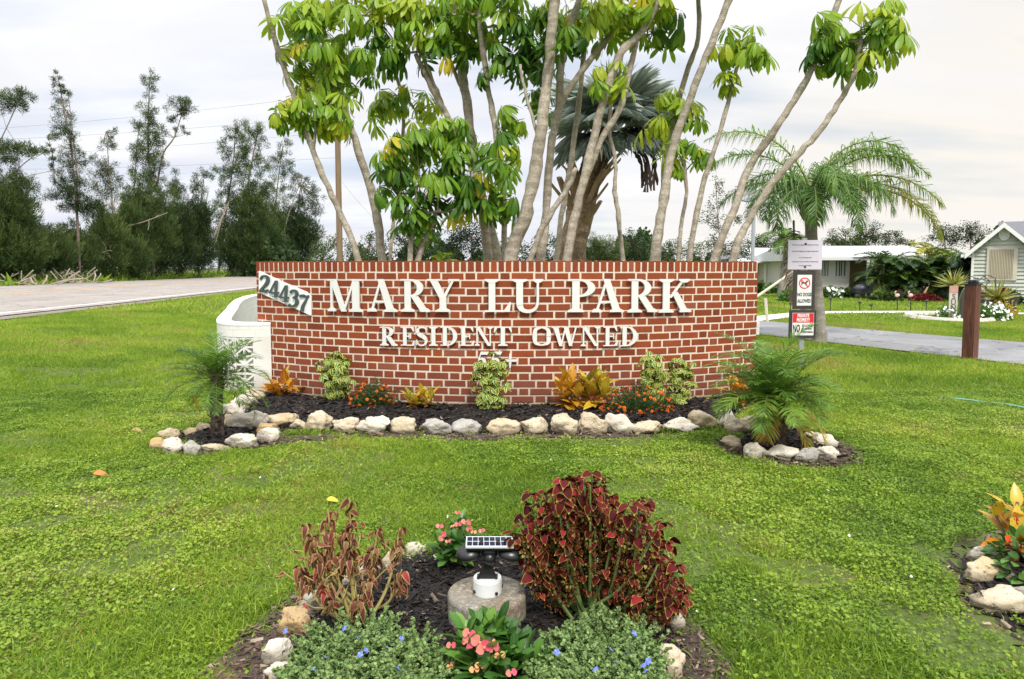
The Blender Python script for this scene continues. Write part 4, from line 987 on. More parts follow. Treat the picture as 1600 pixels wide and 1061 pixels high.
# ================================================================== UMBRELLA TREES behind the wall
def m_bark(name, c0, c1, c2, ring=0.0, sc=18):
    b = NB(name); n = b.noise(sc, 6, .65); n2 = b.noise(3, 4, .6); n3 = b.noise(90, 3, .7)
    c = b.mix(b.ramp(n, [(.36, 0.0), (.66, 1.0)]), c0, c1); c = b.mix(b.ramp(n2, [(.45, 0.0), (.7, .7)]), c, c2)
    c = b.mix(b.ramp(n3, [(.54, 0.0), (.66, .85)]), c, tuple(x * .28 for x in c0)); c = b.mix(b.ramp(b.noise(24, 4, .7, b.scaled(b.pos(), (1.3, 1.3, .8))), [(.58, 0.0), (.68, .7)]), c, (.52, .50, .42) if c0[0] > .15 else c0)
    s = b.n('ShaderNodeSeparateXYZ'); b.l(b.pos(), s.inputs[0])
    h = n3
    if ring:
        w = b.math('SINE', b.math('ADD', b.math('MULTIPLY', s.outputs[2], ring), b.math('MULTIPLY', b.noise(6, 2), 5.0))); h = b.math('ADD', n3, b.math('MULTIPLY', w, .35)); c = b.mix(b.ramp(w, [(.8, 0.0), (1.0, .45)]), c, tuple(x * .7 for x in c0))
    return b.pbr(c, .9, b.bump(h, .8, .012), spec=.2)
MBK = m_bark('umbrella_bark', (.34, .29, .22), (.52, .465, .37), (.25, .205, .15), 50, 26)
MUL = mleaf('umbrella_leaf', [(0, (.020, .075, .008)), (.2, (.055, .17, .012)), (.45, (.16, .33, .018)), (.7, (.32, .50, .028)), (.9, (.48, .58, .03)), (.95, (.62, .60, .03)), (1, (.72, .58, .03))], .46, .4, vein=((.26, .38, .08), .3, .10), spec=.35)
MPT = mplain('leaf_stalk', (.22, .28, .07), .6, .2, 5)
UL = leafT(6, lambda t: (t ** .75) * (1 - t ** 6) * 1.2, .20, .36, .31)
UL_LO = leafT(3, lambda t: .9, .2, .28, .34)
def umbrella_crown(parent, Y, blobs, seed=0):
    """blobs: (px, py, rx, ry, tone, stem tip px, py)"""
    g = G()
    for bl in blobs:
        px, py, rx, ry, tone = bl[:5]
        c = at(px, py, Y); k = Y / FP; R = np.array((rx * k, min(rx, ry) * k * 1.0, ry * k))
        tip = at(bl[5], bl[6], Y) if len(bl) > 5 else c - np.array((0, 0, R[2] * .35))
        n = int(max(5, rx * ry * PI / 340)); 
        u = rand_dir(n, -.75, 1); r = rng.uniform(.45, 1, n) ** .6; H = c + u * R * r[:, None]
        # petioles run from a stem tip inside the crown
        tips = [tip] if n < 14 else [tip + np.array((dx, 0, dz)) * R for dx, dz in ((0, 0), (-.42, .15), (.42, .15), (0, .5))]
        for a in tips[1:]: g.tube(smooth_path([tip, (tip + a) / 2 + (0, 0, -.04), a], 3), [.022, .014, .014, .013, .012, .012, .012], 6, 2, caps=False)
        for h in H:
            tp = min(tips, key=lambda q: np.linalg.norm(q - h)); L = np.linalg.norm(h - tp)
            if L > .5: h[:] = tp + (h - tp) * (.5 / L) if len(tips) > 1 and L > .75 else h
            mid = (tp + h) / 2 + np.array((0, 0, .05)); g.tube([tp, mid, h], .0045, 4, 1, caps=False)
            m = rng.integers(8, 13); out = h - c; out[2] *= .4; out /= np.linalg.norm(out) + 1e-6
            ax = np.array((0, 0, 1.)) + out * rng.uniform(.1, .9) + rng.normal(size=3) * .15; ax /= np.linalg.norm(ax)
            e1 = np.cross(ax, (.3, .9, .1)); e1 /= np.linalg.norm(e1); e2 = np.cross(ax, e1)
            a = np.arange(m) * 2 * PI / m + rng.uniform(0, 6); dr = rng.choice([.15, .4, .8, 1.3])
            d = np.outer(np.cos(a), e1) + np.outer(np.sin(a), e2) - ax * dr + rng.normal(size=(m, 3)) * .09
            d[:, 2] -= .25
            d /= np.linalg.norm(d, axis=1)[:, None]
            s = rng.uniform(.15, .25) * rng.uniform(.85, 1.08, m)
            nr = np.tile(ax, (m, 1)) + d * .0
            P = h + d * .03
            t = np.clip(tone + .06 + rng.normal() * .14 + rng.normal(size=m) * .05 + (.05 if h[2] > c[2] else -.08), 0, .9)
            if rng.random() < .035: t = np.full(m, rng.uniform(.9, 1))
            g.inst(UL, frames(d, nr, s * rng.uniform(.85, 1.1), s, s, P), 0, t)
    o = g.build('crown', [MUL, MPT, MBK], parent, smooth=True); return o
def umbrella_tree(label, Y, stems, blobs):
    base = at(*stems[0][0][0], Y); r0 = base.copy(); 
    root = thing('umbrella_tree', label, 'tree', (base[0], Y, 0), 'slender umbrella trees behind the brick wall')
    for k, (pts, w0, w1) in enumerate(stems):
        P = [at(x, y, Y + (0 if k == 0 else .05 * k)) for x, y in pts]
        if k == 0 or pts[0][1] > 380:
            d = P[0] - P[1]; d /= abs(d[2]) + 1e-6; f = P[0][2] / 1.0
            P = [P[0] + d * f * .9 * np.array((.6, 0, 1)) * np.array((1, 1, 1))] + P; P[0][2] = -.05
        for i in range(1, len(P) - 1): P[i][1] += rng.normal() * .05
        Q = smooth_path(P, 5); Q += rng.normal(size=Q.shape) * .004
        R = np.interp(np.linspace(0, 1, len(Q)), [0, 1], [w0 * .9, w1 * .85]) * Y / FP / 2; R = R * (1 + .06 * rng.normal(size=len(Q)))
        g = G(); g.tube(Q, R, 9, jit=.05); g.build('trunk' if k == 0 else 'limb', MBK, root, smooth=True)
    if blobs: umbrella_crown(root, Y, blobs)
    return root
UT = [
 ('umbrella tree nearest the road, its bare trunk crossing in front of the utility pole', 7.9, [([(562, 406), (531, 333), (499, 261), (463, 170), (440, 103), (414, 0), (404, -60)], 12, 8), ([(491, 236), (494, 190), (496, 160)], 5, 4)], [(505, 165, 62, 42, .62, 496, 165), (455, 165, 30, 30, .74), (520, 192, 26, 20, .93), (396, -120, 90, 60, .6)]),
 ('umbrella tree with merged twin stems and a wide bright crown above the house number', 8.1, [([(596, 406), (583, 313), (560, 234), (535, 166), (511, 107), (503, 80)], 17, 9)], [(497, 55, 78, 62, .58, 505, 85), (545, 95, 52, 46, .5), (500, 128, 62, 30, .60), (470, 12, 40, 30, .72), (555, 5, 60, 45, .78)]),
 ('thin pale umbrella tree stem between the merged pair and the low leafy one', 8.9, [([(611, 406), (616, 336), (628, 250), (628, 154), (612, 99), (604, 60)], 7, 6)], [(630, 150, 52, 28, .72, 622, 150), (600, 178, 26, 26, .80), (655, 170, 34, 22, .86)]),
 ('low leafy umbrella tree with dark green crown in front of the thicker trunks', 7.7, [([(640, 406), (644, 350), (650, 310)], 11, 8), ([(652, 406), (668, 370), (682, 330)], 11, 8), ([(622, 340), (626, 300)], 5, 4)], [(660, 240, 74, 52, .38, 655, 290), (700, 300, 62, 44, .28, 684, 330), (620, 290, 42, 42, .30, 650, 310), (740, 250, 48, 40, .36), (690, 200, 50, 26, .44), (780, 300, 34, 36, .26), (655, 345, 40, 22, .34)]),
 ('umbrella tree forking high up under a dark hanging crown above MARY', 8.3, [([(762, 406), (751, 317), (731, 245), (703, 190), (675, 139), (650, 85)], 17, 8), ([(701, 190), (686, 150), (668, 108), (659, 75)], 8, 7)], [(640, 45, 76, 44, .42, 655, 80), (610, 75, 34, 34, .30), (690, 78, 42, 28, .24), (625, 0, 60, 36, .80), (700, 8, 46, 34, .60)]),
 ('thick straight umbrella tree trunk in the middle of the clump over LU', 8.6, [([(774, 398), (758, 330), (741, 253), (731, 170), (723, 119), (715, 40), (711, -20)], 19, 15), ([(727, 150), (705, 100), (695, 70)], 7, 6)], [(705, -80, 100, 60, .5), (738, 35, 34, 36, .42), (752, 62, 32, 34, .36), (700, 20, 40, 34, .62)]),
 ('umbrella tree stem bending road-wards beside the thick straight one', 8.0, [([(789, 396), (786, 297), (774, 206), (762, 131), (752, 59), (748, 15)], 12, 9)], [(770, 5, 60, 42, .44, 750, 20), (800, 55, 40, 44, .22, 770, 40), (826, 92, 36, 38, .16), (785, 105, 46, 26, .2, 768, 110), (800, 190, 30, 30, .42, 776, 210), (790, 245, 32, 34, .66, 780, 260)]),
 ('umbrella tree with the thickest leaning trunk, cut scar at its foot', 7.7, [([(800, 396), (818, 345), (835, 275), (846, 198), (856, 120), (863, 40), (868, -30)], 25, 17), ([(822, 330), (840, 230), (822, 150), (812, 100)], 7, 5)], [(866, -110, 110, 60, .5), (890, 60, 30, 30, .30)]),
 ('umbrella tree whose upper limb crosses the silver fan palm', 8.2, [([(845, 404), (855, 320), (861, 230), (873, 170), (881, 79), (908, -10)], 16, 12), ([(865, 200), (877, 160), (915, 103), (958, 51), (1012, -2), (1040, -40)], 12, 9)], [(1040, -90, 90, 50, .6), (985, 36, 40, 34, .66), (1040, 38, 42, 36, .36, 1010, 10), (950, 20, 44, 30, .74)]),
 ('slim umbrella tree stem rising almost straight beside the thickest trunk', 8.8, [([(868, 406), (885, 297), (902, 190), (911, 99), (914, 20), (912, -30)], 11, 8)], [(905, -90, 80, 50, .55), (885, 15, 52, 46, .46), (845, 60, 42, 60, .34), (920, 45, 44, 30, .58), (838, 150, 26, 30, .3)]),
 ('umbrella tree leaning driveway-wards in front of the fan palm trunk', 7.6, [([(885, 402), (911, 285), (932, 200), (950, 135), (970, 83), (1002, 51), (1030, 0), (1045, -40)], 17, 11), ([(830, 400), (860, 336), (888, 293), (899, 262)], 12, 9), ([(899, 320), (938, 222), (970, 166), (986, 103), (996, 60)], 13, 9)], [(952, 118, 32, 28, .72, 955, 125), (1060, -90, 90, 50, .6), (1000, 0, 70, 26, .76)]),
 ('thin wavy umbrella tree stem in front of the silver fan palm', 7.9, [([(975, 406), (966, 350), (960, 300), (962, 253), (953, 198), (958, 139)], 9, 6)], []),
 ('sturdy umbrella tree trunk leaning out over the K of PARK', 7.7, [([(1020, 406), (1033, 325), (1049, 245), (1073, 166), (1101, 91), (1138, 0), (1150, -40)], 17, 12)], [(1165, -100, 90, 50, .6)]),
 ('slimmer umbrella tree directly behind the sturdy leaning trunk', 8.3, [([(1026, 406), (1033, 325), (1040, 240), (1053, 190), (1073, 115), (1090, 59), (1091, -30)], 12, 8)], [(1085, -90, 70, 45, .6), (1050, 166, 40, 36, .62, 1056, 180), (1024, 190, 24, 24, .84), (1082, 178, 26, 26, .58)]),
 ('short thin umbrella tree with a small crown at half height past the sturdy trunk', 8.0, [([(1059, 406), (1066, 350), (1071, 301), (1067, 240)], 8, 6)], [(1068, 228, 36, 24, .60, 1067, 238), (1048, 250, 20, 14, .72), (1098, 238, 18, 18, .54)]),
 ('slender umbrella tree with a lone round crown between trunk clump and queen palm', 7.8, [([(1075, 406), (1097, 293), (1120, 222), (1144, 146), (1156, 88)], 11, 7)], [(1158, 72, 44, 34, .62, 1157, 84), (1140, 122, 16, 20, .76), (1190, 86, 20, 18, .58)]),
 ('long umbrella tree leaning far over, its top running out of the photo', 7.6, [([(1111, 406), (1144, 329), (1176, 257), (1211, 202), (1247, 146), (1275, 91), (1310, 0), (1325, -50)], 15, 10)], [(1290, 84, 30, 24, .46, 1282, 80), (1340, -110, 80, 45, .6)]),
 ('umbrella tree leaning furthest towards the driveway under a spreading crown', 7.5, [([(1143, 408), (1164, 356), (1199, 297), (1243, 245), (1279, 206), (1310, 162), (1330, 119), (1345, 62)], 15, 8)], [(1335, 35, 68, 36, .52, 1345, 62), (1385, 22, 34, 30, .78), (1352, 92, 34, 36, .66, 1338, 90), (1300, 60, 36, 32, .38), (1390, 62, 24, 22, .60)]),
]
for a in UT: umbrella_tree(*a)

# ================================================================== PALMS
def frond(g, base, az, e0, L, bend, n, ll, lw, mat=0, rm=1, tone=.5, jit=.1, vee=.35, hang=.5, start=.14, rad=.012, twist=0.0, T=BLADE, tipk=1.0):
    N = 14; P = [np.array(base, float)]; e = e0; st = L / N
    for i in range(N):
        e = e0 - bend * ((i + 1) / N) ** 1.3
        P.append(P[-1] + st * np.array((math.cos(az) * math.cos(e), math.sin(az) * math.cos(e), math.sin(e))))
    P = np.array(P); g.tube(P, np.linspace(rad, rad * .25, len(P)), 5, rm, (0, 0, tone), caps=False)
    t = np.linspace(start, 1, n); ti = t * N; i0 = np.minimum(ti.astype(int), N - 1); fr = ti - i0
    Q = P[i0] + (P[i0 + 1] - P[i0]) * fr[:, None]; Tn = P[i0 + 1] - P[i0]; Tn /= np.linalg.norm(Tn, axis=1)[:, None]
    side = np.cross(Tn, (0, 0, 1)); side /= np.linalg.norm(side, axis=1)[:, None] + 1e-9; up = np.cross(side, Tn)
    prof = np.sin(PI * np.clip((t - start) / (1 - start) * .86 + .12, 0, 1)) ** .6
    for s in (-1, 1):
        d = side * s + Tn * (.45 + .9 * t[:, None] ** 2) + up * vee + rng.normal(size=Q.shape) * jit
        d /= np.linalg.norm(d, axis=1)[:, None]; l = ll * prof * rng.uniform(.85, 1.1, n)
        # each leaflet in two lengths: out, then hanging
        d2 = d.copy(); d2[:, 2] -= hang; d2 /= np.linalg.norm(d2, axis=1)[:, None]
        nr = np.cross(d, side * s) ; nr = up + rng.normal(size=Q.shape) * .25
        tn_ = np.clip(tone + rng.normal(size=n) * .1, 0, 1)
        x = np.cross(d, nr); x /= np.linalg.norm(x, axis=1)[:, None] + 1e-9
        w = lw * rng.uniform(.8, 1.15, n)
        A0 = Q - x * w[:, None] * .35; A1 = Q + x * w[:, None] * .35; M = Q + d * l[:, None] * .5
        B0 = M - x * w[:, None] * .5; B1 = M + x * w[:, None] * .5; E = M + d2 * l[:, None] * .5
        V = np.stack([A0, A1, B1, B0, E], 1).reshape(-1, 3); k = np.arange(n) * 5
        A = np.tile(np.array([(-1, 0, 0), (1, 0, 0), (1, .5, 0), (-1, .5, 0), (0, 1, 0)], float), (n, 1)); A[:, 2] = np.repeat(tn_, 5)
        n0 = g.n; g.add(V, np.stack([k, k + 1, k + 2, k + 3], 1), mat, A)
        g.F[3].append(np.stack([k + 3, k + 2, k + 4], 1) + n0); g.MI[3].append(np.full(n, mat))
MPG = mleaf('palm_leaflet', [(0, (.03, .08, .012)), (.4, (.085, .20, .022)), (.7, (.22, .38, .045)), (.88, (.45, .45, .05)), (1, (.55, .28, .04))], .38, .45)
MPR = mleaf('palm_rachis', [(0, (.12, .17, .04)), (.8, (.24, .27, .07)), (1, (.42, .28, .08))], .1, .5)
b_ = NB('date_palm_bark'); nn = b_.noise(30, 5, .7); MPB = b_.pbr(b_.ramp(nn, [(.3, (.035, .026, .02)), (.55, (.14, .10, .075)), (.8, (.30, .25, .19))]), .9, b_.bump(nn, 1.0, .02))
# small date palm, road side
pb_ = gnd(340, 686); pY = pb_[1]
p1 = thing('date_palm', 'small date palm on a shaggy trunk ringed by rocks at the road side', 'palm', pb_)
kk = pY / FP; top = at(340, 592, pY)
g = G(); P = smooth_path([pb_ + (.0, 0, -.03), at(341, 660, pY), at(337, 630, pY), top, top + (0, 0, .05)], 5); g.tube(P, np.interp(np.linspace(0, 1, len(P)), [0, .15, .8, 1], [.062, .045, .05, .035]), 14, jit=.12)
for k in range(150):      # old leaf stubs
    t = rng.uniform(.02, .98); c = P[int(t * (len(P) - 1))]; a = rng.uniform(0, 2 * PI); d = np.array((math.cos(a), math.sin(a), rng.uniform(.6, 1.6))); d /= np.linalg.norm(d)
    g.inst(BLADE, frames([d], [(math.cos(a), math.sin(a), -.3)], .022, rng.uniform(.04, .085), .03, c + np.array((math.cos(a), math.sin(a), 0)) * .038), 0)
g.build('trunk', MPB, p1)
for k in range(36):
    az = k * 2.4 + rng.normal() * .2; e = rng.uniform(-.25, 1.45); L = rng.uniform(.29, .38) * (1.1 if abs(math.cos(az)) > .5 else 1); g = G()
    frond(g, top + rng.normal(size=3) * .012, az, e, L * 1.12, rng.uniform(.8, 1.5), 27, .125, .0068, tone=.30 + .22 * rng.random() + (.35 if e < -.3 and rng.random() < .4 else 0), hang=.25, rad=.0045, vee=.3, jit=.12); g.build('frond', [MPG, MPR], p1)
g = G(); frond(g, top, PI * .96, -.1, .36, 1.9, 24, .07, .006, tone=.97, hang=.7, rad=.004); g.build('dead_frond', [MPG, MPR], p1)
# bushy date palm, driveway side
pb2 = gnd(1206, 702); pY = pb2[1]
p2 = thing('date_palm', 'bushy green date palm hiding the end of the brick wall, ringed by rocks', 'palm', pb2)
top = at(1208, 634, pY)
g = G(); g.tube([pb2 + (0, 0, -.03), (pb2 + top) / 2, top], [.075, .085, .05], 14, jit=.12)
for k in range(110):
    a = rng.uniform(0, 2 * PI); t = rng.random(); c = pb2 + (top - pb2) * t; d = np.array((math.cos(a), math.sin(a), rng.uniform(.5, 1.5)))
    g.inst(BLADE, frames([d], [(math.cos(a), math.sin(a), -.3)], .028, rng.uniform(.05, .12), .03, c + np.array((math.cos(a), math.sin(a), 0)) * .07), 0)
g.build('trunk', MPB, p2)
for k in range(44):
    az = k * 2.4 + rng.normal() * .25; e = 1.48 - 1.12 * ((k + .5) / 44) ** 1.2 + rng.normal() * .08; L = rng.uniform(.52, .62) * (1.22 if k < 16 else .86); g = G()
    frond(g, top + rng.normal(size=3) * .02, az, e, L, rng.uniform(1.1, 1.75), 36, .17, .0095, tone=.34 + .32 * rng.random(), hang=.35, rad=.007, vee=.25, jit=.12, start=.1); g.build('frond', [MPG, MPR], p2)
for az, e, L in ((-.95, -.1, .42), (-.55, .1, .48), (-2.2, -.3, .30)):
    g = G(); frond(g, top, az, e, L, 1.5, 34, .15, .009, tone=.93, hang=.5, rad=.007); g.build('dead_frond', [MPG, MPR], p2)

# queen palm by the driveway
qb = gnd(1280, 535); qY = qb[1]
q = thing('queen_palm', 'tall queen palm with drooping fronds and grey trunk behind the sign post', 'palm', qb)
MQB = m_bark('queen_bark', (.26, .24, .20), (.38, .35, .30), (.19, .17, .14), 30, 9)
top = at(1266, 320, qY); 
g = G(); P = smooth_path([qb + (0, 0, -.1), at(1281, 522, qY), at(1277, 470, qY), at(1270, 400, qY), at(1267, 350, qY), top], 5); kk = qY / FP
g.tube(P, np.interp(np.linspace(0, 1, len(P)), [0, .08, .25, .7, 1], [17 * kk, 12.5 * kk, 10 * kk, 9 * kk, 9 * kk]), 14, jit=.02)
g.build('trunk', MQB, q, smooth=True)
g = G(); 
for k in range(60):
    a = rng.uniform(0, 2 * PI); t = rng.random(); c = at(1267, 345 - 35 * t, qY); d = np.array((math.cos(a) * .5, math.sin(a) * .5, rng.uniform(.8, 1.4)))
    g.inst(BLADE, frames([d], [(math.cos(a), math.sin(a), -.2)], .09, rng.uniform(.25, .5), .1, c + np.array((math.cos(a), math.sin(a), 0)) * .12), 0)
g.build('leaf_bases', m_bark('boot_brown', (.20, .15, .09), (.34, .26, .16), (.12, .16, .05)), q)
QF = [(.0, 1.35, 2.7, 2.2, .58), (.25, 1.2, 2.7, 2.0, .62), (-.3, 1.25, 2.5, 2.3, .55), (-.15, 1.0, 2.6, 1.8, .66), (.1, .45, 3.0, 1.35, .80), (-.12, .58, 2.8, 1.45, .74), (.5, .8, 2.0, 2.0, .5), (-.5, .7, 1.9, 2.1, .5), (3.1, 1.3, 2.8, 1.75, .66), (3.3, .95, 2.5, 1.5, .5), (2.9, .6, 2.0, 1.5, .42), (3.4, .4, 1.7, 1.5, .32), (2.5, 1.0, 2.0, 2.2, .5), (-1.4, .8, 1.7, 2.4, .42), (-1.9, .5, 1.6, 2.2, .36), (-1.1, .4, 1.6, 2.1, .40), (1.4, 1.0, 1.9, 2.2, .5), (1.9, .7, 1.8, 2.1, .4), (-2.5, .4, 1.7, 2.0, .36), (-2.8, .8, 1.8, 2.1, .46), (-1.6, 1.2, 1.7, 2.7, .5), (-.8, .9, 1.8, 2.5, .46)]
for az, e, L, bd, tn_ in QF:
    g = G(); frond(g, at(1268, 305, qY), az, e, L * .86, bd, 80, .50, .017, tone=tn_, hang=1.8, rad=.022, vee=.0, jit=.26, start=.16); g.build('frond', [MPG, MPR], q)
g = G(); frond(g, at(1262, 322, qY), -.04, .55, 2.75, 1.7, 96, .50, .018, tone=.84, hang=2.2, rad=.022, vee=.1, jit=.2); g.build('frond', [MPG, MPR], q)
g = G(); frond(g, at(1240, 345, qY), -1.9, -.9, 1.5, .6, 50, .35, .02, tone=.02, hang=1.2, rad=.02, vee=.0, jit=.2); g.build('dead_frond', [mplain('dead_frond_brown', (.09, .06, .035), .8, .3), mplain('dead_frond_brown', (.09, .06, .035))], q)
# silver fan palm
bY = 11.0; bb = at(893, 408, bY); bb[2] = 0
bp = thing('fan_palm', 'silver blue fan palm with brown boots standing behind the umbrella trees', 'palm', bb)
hub = at(942, 205, bY)
g = G(); P = smooth_path([bb, at(893, 408, bY), at(900, 360, bY), at(918, 290, bY), hub], 5); g.tube(P, np.interp(np.linspace(0, 1, len(P)), [0, .5, 1], [.24, .22, .18]), 14, jit=.06); g.build('trunk', m_bark('fan_palm_bark', (.20, .13, .08), (.36, .26, .16), (.10, .07, .05), 40), bp)
MBO = m_bark('boot_tan', (.30, .19, .10), (.44, .32, .20), (.16, .09, .05), 0, 12)
for k in range(36):
    t = rng.random() ** .7; c = at(897 + 24 * t, 375 - 95 * t, bY); a = rng.uniform(-1.3, 1.0) + (0 if k % 4 else PI); L = rng.uniform(.4, .85)
    d = np.array((math.cos(a) * .7, -abs(math.sin(a)) * .6, rng.uniform(.5, 1.3))); d /= np.linalg.norm(d); g = G()
    pts = [c + d * L * s + np.array((0, 0, .10)) * s * s for s in np.linspace(0, 1, 5)]; side = np.cross(d, (0, 0, 1)); side /= np.linalg.norm(side)
    V = []; 
    for i, p in enumerate(pts):
        w = (.12, .10, .075, .07, .05)[i]; V += [p - side * w, p + (0, 0, -.035), p + side * w, p + (0, 0, .012)]
    F = [(4 * i + q_, 4 * i + (q_ + 1) % 4, 4 * i + 4 + (q_ + 1) % 4, 4 * i + 4 + q_) for i in range(4) for q_ in range(4)] + [(16, 17, 18, 19), (3, 2, 1, 0)]
    g.add(V, F); g.build('boot', MBO, bp)
MFN = mleaf('fan_leaf_silver', [(0, (.13, .17, .145)), (.5, (.34, .41, .355)), (1, (.66, .71, .62))], .12, .55, vein=((.42, .48, .44), .5, .12), spec=.4)
FANS = [(az, e) for az, e in [(-.1, .1), (-.3, .65), (.1, 1.0), (.0, .38), (-.8, .2), (-1.0, .8), (-1.6, .1), (-1.9, .6), (-1.5, 1.2), (-2.4, .0), (-2.7, .6), (3.0, .3), (2.8, .9), (3.3, -.3), (-.5, -.3), (-1.2, -.45), (-2.0, -.5), (1.5, 1.0), (.9, .6), (2.2, .5), (-.15, -.15), (.2, .7), (-2.9, -.5)]]
for az, e in FANS:
    g = G(); pd = np.array((math.cos(az) * math.cos(e), math.sin(az) * math.cos(e), math.sin(e))); pl_len = rng.uniform(.35, .55)
    h = hub + (0.12, 0, .05) + pd * pl_len; g.tube([hub, hub + pd * pl_len * .5, h], .02, 6, 1, caps=False)
    side = np.cross(pd, (0, 0, 1)); side /= np.linalg.norm(side); up = np.cross(side, pd)
    n = 42; a = np.linspace(-1.75, 1.75, n); fold = rng.uniform(.1, .35)
    d = np.outer(np.cos(a), pd) + np.outer(np.sin(a), side) - np.outer(np.abs(np.sin(a)) * fold, up) + rng.normal(size=(n, 3)) * .03
    d /= np.linalg.norm(d, axis=1)[:, None]; L = rng.uniform(.62, .84) * (1 - .15 * np.abs(np.sin(a))) * rng.uniform(.93, 1.05, n)
    T = leafT(4, lambda t: min(1, t * 3.2) * (1 - max(0, t - .5) * 1.7), .35, .16, 1.0)
    tw = np.tile(up, (n, 1)) + rng.normal(size=(n, 3)) * .2
    g.inst(T, frames(d, tw, .055, L, L * .9, h), 0, np.clip(.45 + .25 * rng.normal(size=n) + .2 * pd[2], 0, 1)); g.build('fan_leaf', [MFN, MPR], bp)
g = G()
for k in range(14):
    c = hub + np.array((.55 + .1 * rng.normal(), -.2, -.35)); P = [c, c + (.1, 0, -.15), c + (.14 + rng.normal() * .06, 0, -.5 - .15 * rng.random())]; g.tube(smooth_path(P, 5), .016, 5, jit=.5)
g.build('seed_stalk', mplain('seed_dark', (.05, .035, .025), .9), bp)

# ================================================================== BACKGROUND TREES
MCA = mleaf('pine_needles', [(0, (.024, .046, .016)), (.35, (.060, .105, .030)), (.7, (.13, .185, .05)), (1, (.23, .28, .08))], .2, .7, spec=.15)
MBG = mleaf('far_leaves', [(0, (.016, .032, .010)), (.4, (.040, .078, .020)), (.7, (.085, .14, .030)), (1, (.18, .24, .05))], .2, .6, spec=.2)
MTK = m_bark('pine_bark', (.19, .15, .12), (.30, .25, .20), (.13, .10, .08), 0, 3)
MDB = mplain('dead_wood', (.36, .30, .24), .9, .25, 3)
def cloud_tree(name, label, cat, Y, base, stems, blobs, kind, mat, group, px_leaf=6.0, dens=1.0, twigs=True, tone=0.0):
    """stems: [(px path, w0, w1)]; blobs: (px, py, rx, ry, tone); kind: needle / leaf; px_leaf: leaf clump size in photograph pixels"""
    bx, by = base; b0 = at(bx, by, Y); b0[2] = float(zg(b0[0], Y)); root = thing(name, label, cat, b0, group); k = Y / FP
    g = G()
    for pts, w0, w1 in stems:
        P = [at(x, y, Y) for x, y in pts]
        if pts[0][1] >= by - 4: P[0] = b0.copy() + (P[0] - b0) * np.array((1, 0, 0)); P[0][2] = b0[2] - .1
        Q = smooth_path(P, 4); g.tube(Q, np.interp(np.linspace(0, 1, len(Q)), [0, 1], [w0 * .6, w1 * .6]) * k / 2, 6, jit=.1)
    main = np.concatenate([np.array([at(x, y, Y) for x, y in s[0]]) for s in stems])
    f = G(); s = px_leaf * k
    for px, py, rx, ry, tn_ in blobs:
        c = at(px, py, Y); q1 = 1.3 if (kind == 'needle' and py < 325) else 1.0; R = np.array((rx * k * q1, min(rx * q1, ry * 1.3) * k, ry * k * (1.1 if q1 > 1 else 1)))
        nc = int(max(5, rx * ry / (13 if kind == 'needle' else 17) * dens)); u = rand_dir(nc); r = rng.random(nc) ** .40; C = c + u * R * r[:, None]
        rc = np.minimum(s * 1.35, R.min() * .5)
        if twigs:
            for q_ in C[:: max(1, nc // 9)]:
                a = main[np.argmin(np.linalg.norm(main - q_, axis=1))]; a = c * .5 + a * .5 if np.linalg.norm(a - q_) > 2 * R.max() else a
                g.tube([a, (a + q_) / 2 + (0, 0, -.03 * s), q_], [.4 * k, .28 * k, .18 * k], 4, caps=False)
        m = 60 if kind == 'needle' else 34
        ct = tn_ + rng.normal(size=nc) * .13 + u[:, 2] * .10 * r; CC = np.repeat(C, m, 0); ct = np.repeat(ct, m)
        off = np.clip(rng.normal(size=CC.shape), -1.5, 1.5) * rc * (.55 if kind == 'leaf' else .55)
        if kind == 'needle' and rx * ry > 480 and py > 325:      # solid skirts of upswept sprays
            n2 = int(rx * ry * 6); u2 = rand_dir(n2); P2 = c + u2 * R * (rng.random(n2) ** .33)[:, None] * (1 + .22 * np.sin(u2[:, :1] * 9 + u2[:, 2:] * 5) + .18 * np.sin(u2[:, :1] * 23 + u2[:, 1:2] * 17)); d2 = u2 * .7 + rng.normal(size=(n2, 3)) * .28 + np.array((0, 0, .9))
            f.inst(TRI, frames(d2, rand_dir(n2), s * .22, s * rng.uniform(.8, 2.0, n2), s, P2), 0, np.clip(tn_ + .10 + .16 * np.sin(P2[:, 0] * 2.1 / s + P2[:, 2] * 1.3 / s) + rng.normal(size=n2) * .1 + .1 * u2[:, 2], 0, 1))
        if kind == 'needle':
            d = np.repeat(u * .6, m, 0) + rand_dir(len(CC)) * .8 + np.array((0, 0, .35)); P = CC + off
            f.inst(TRI, frames(d, rand_dir(len(CC)), s * .17, s * rng.uniform(.6, 1.6, len(CC)), s, P), 0, np.clip(ct + rng.normal(size=len(CC)) * .08, 0, 1))
        else:
            d = rand_dir(len(CC), -.7, .4); P = CC + off
            ss = s * rng.uniform(.3, .62, len(CC)); f.inst(RHOMB, frames(d, rand_dir(len(CC), 0, 1), ss * .9, ss, ss, P), 0, np.clip(ct + rng.normal(size=len(CC)) * .1, 0, 1))
    g.build('trunk', MTK, root, smooth=True); f.build('crown', mat, root); return root
LX = 31.0
def ly(px): return LX * FP / (800 - px)
GP = 'Australian pines along the far side of the road'
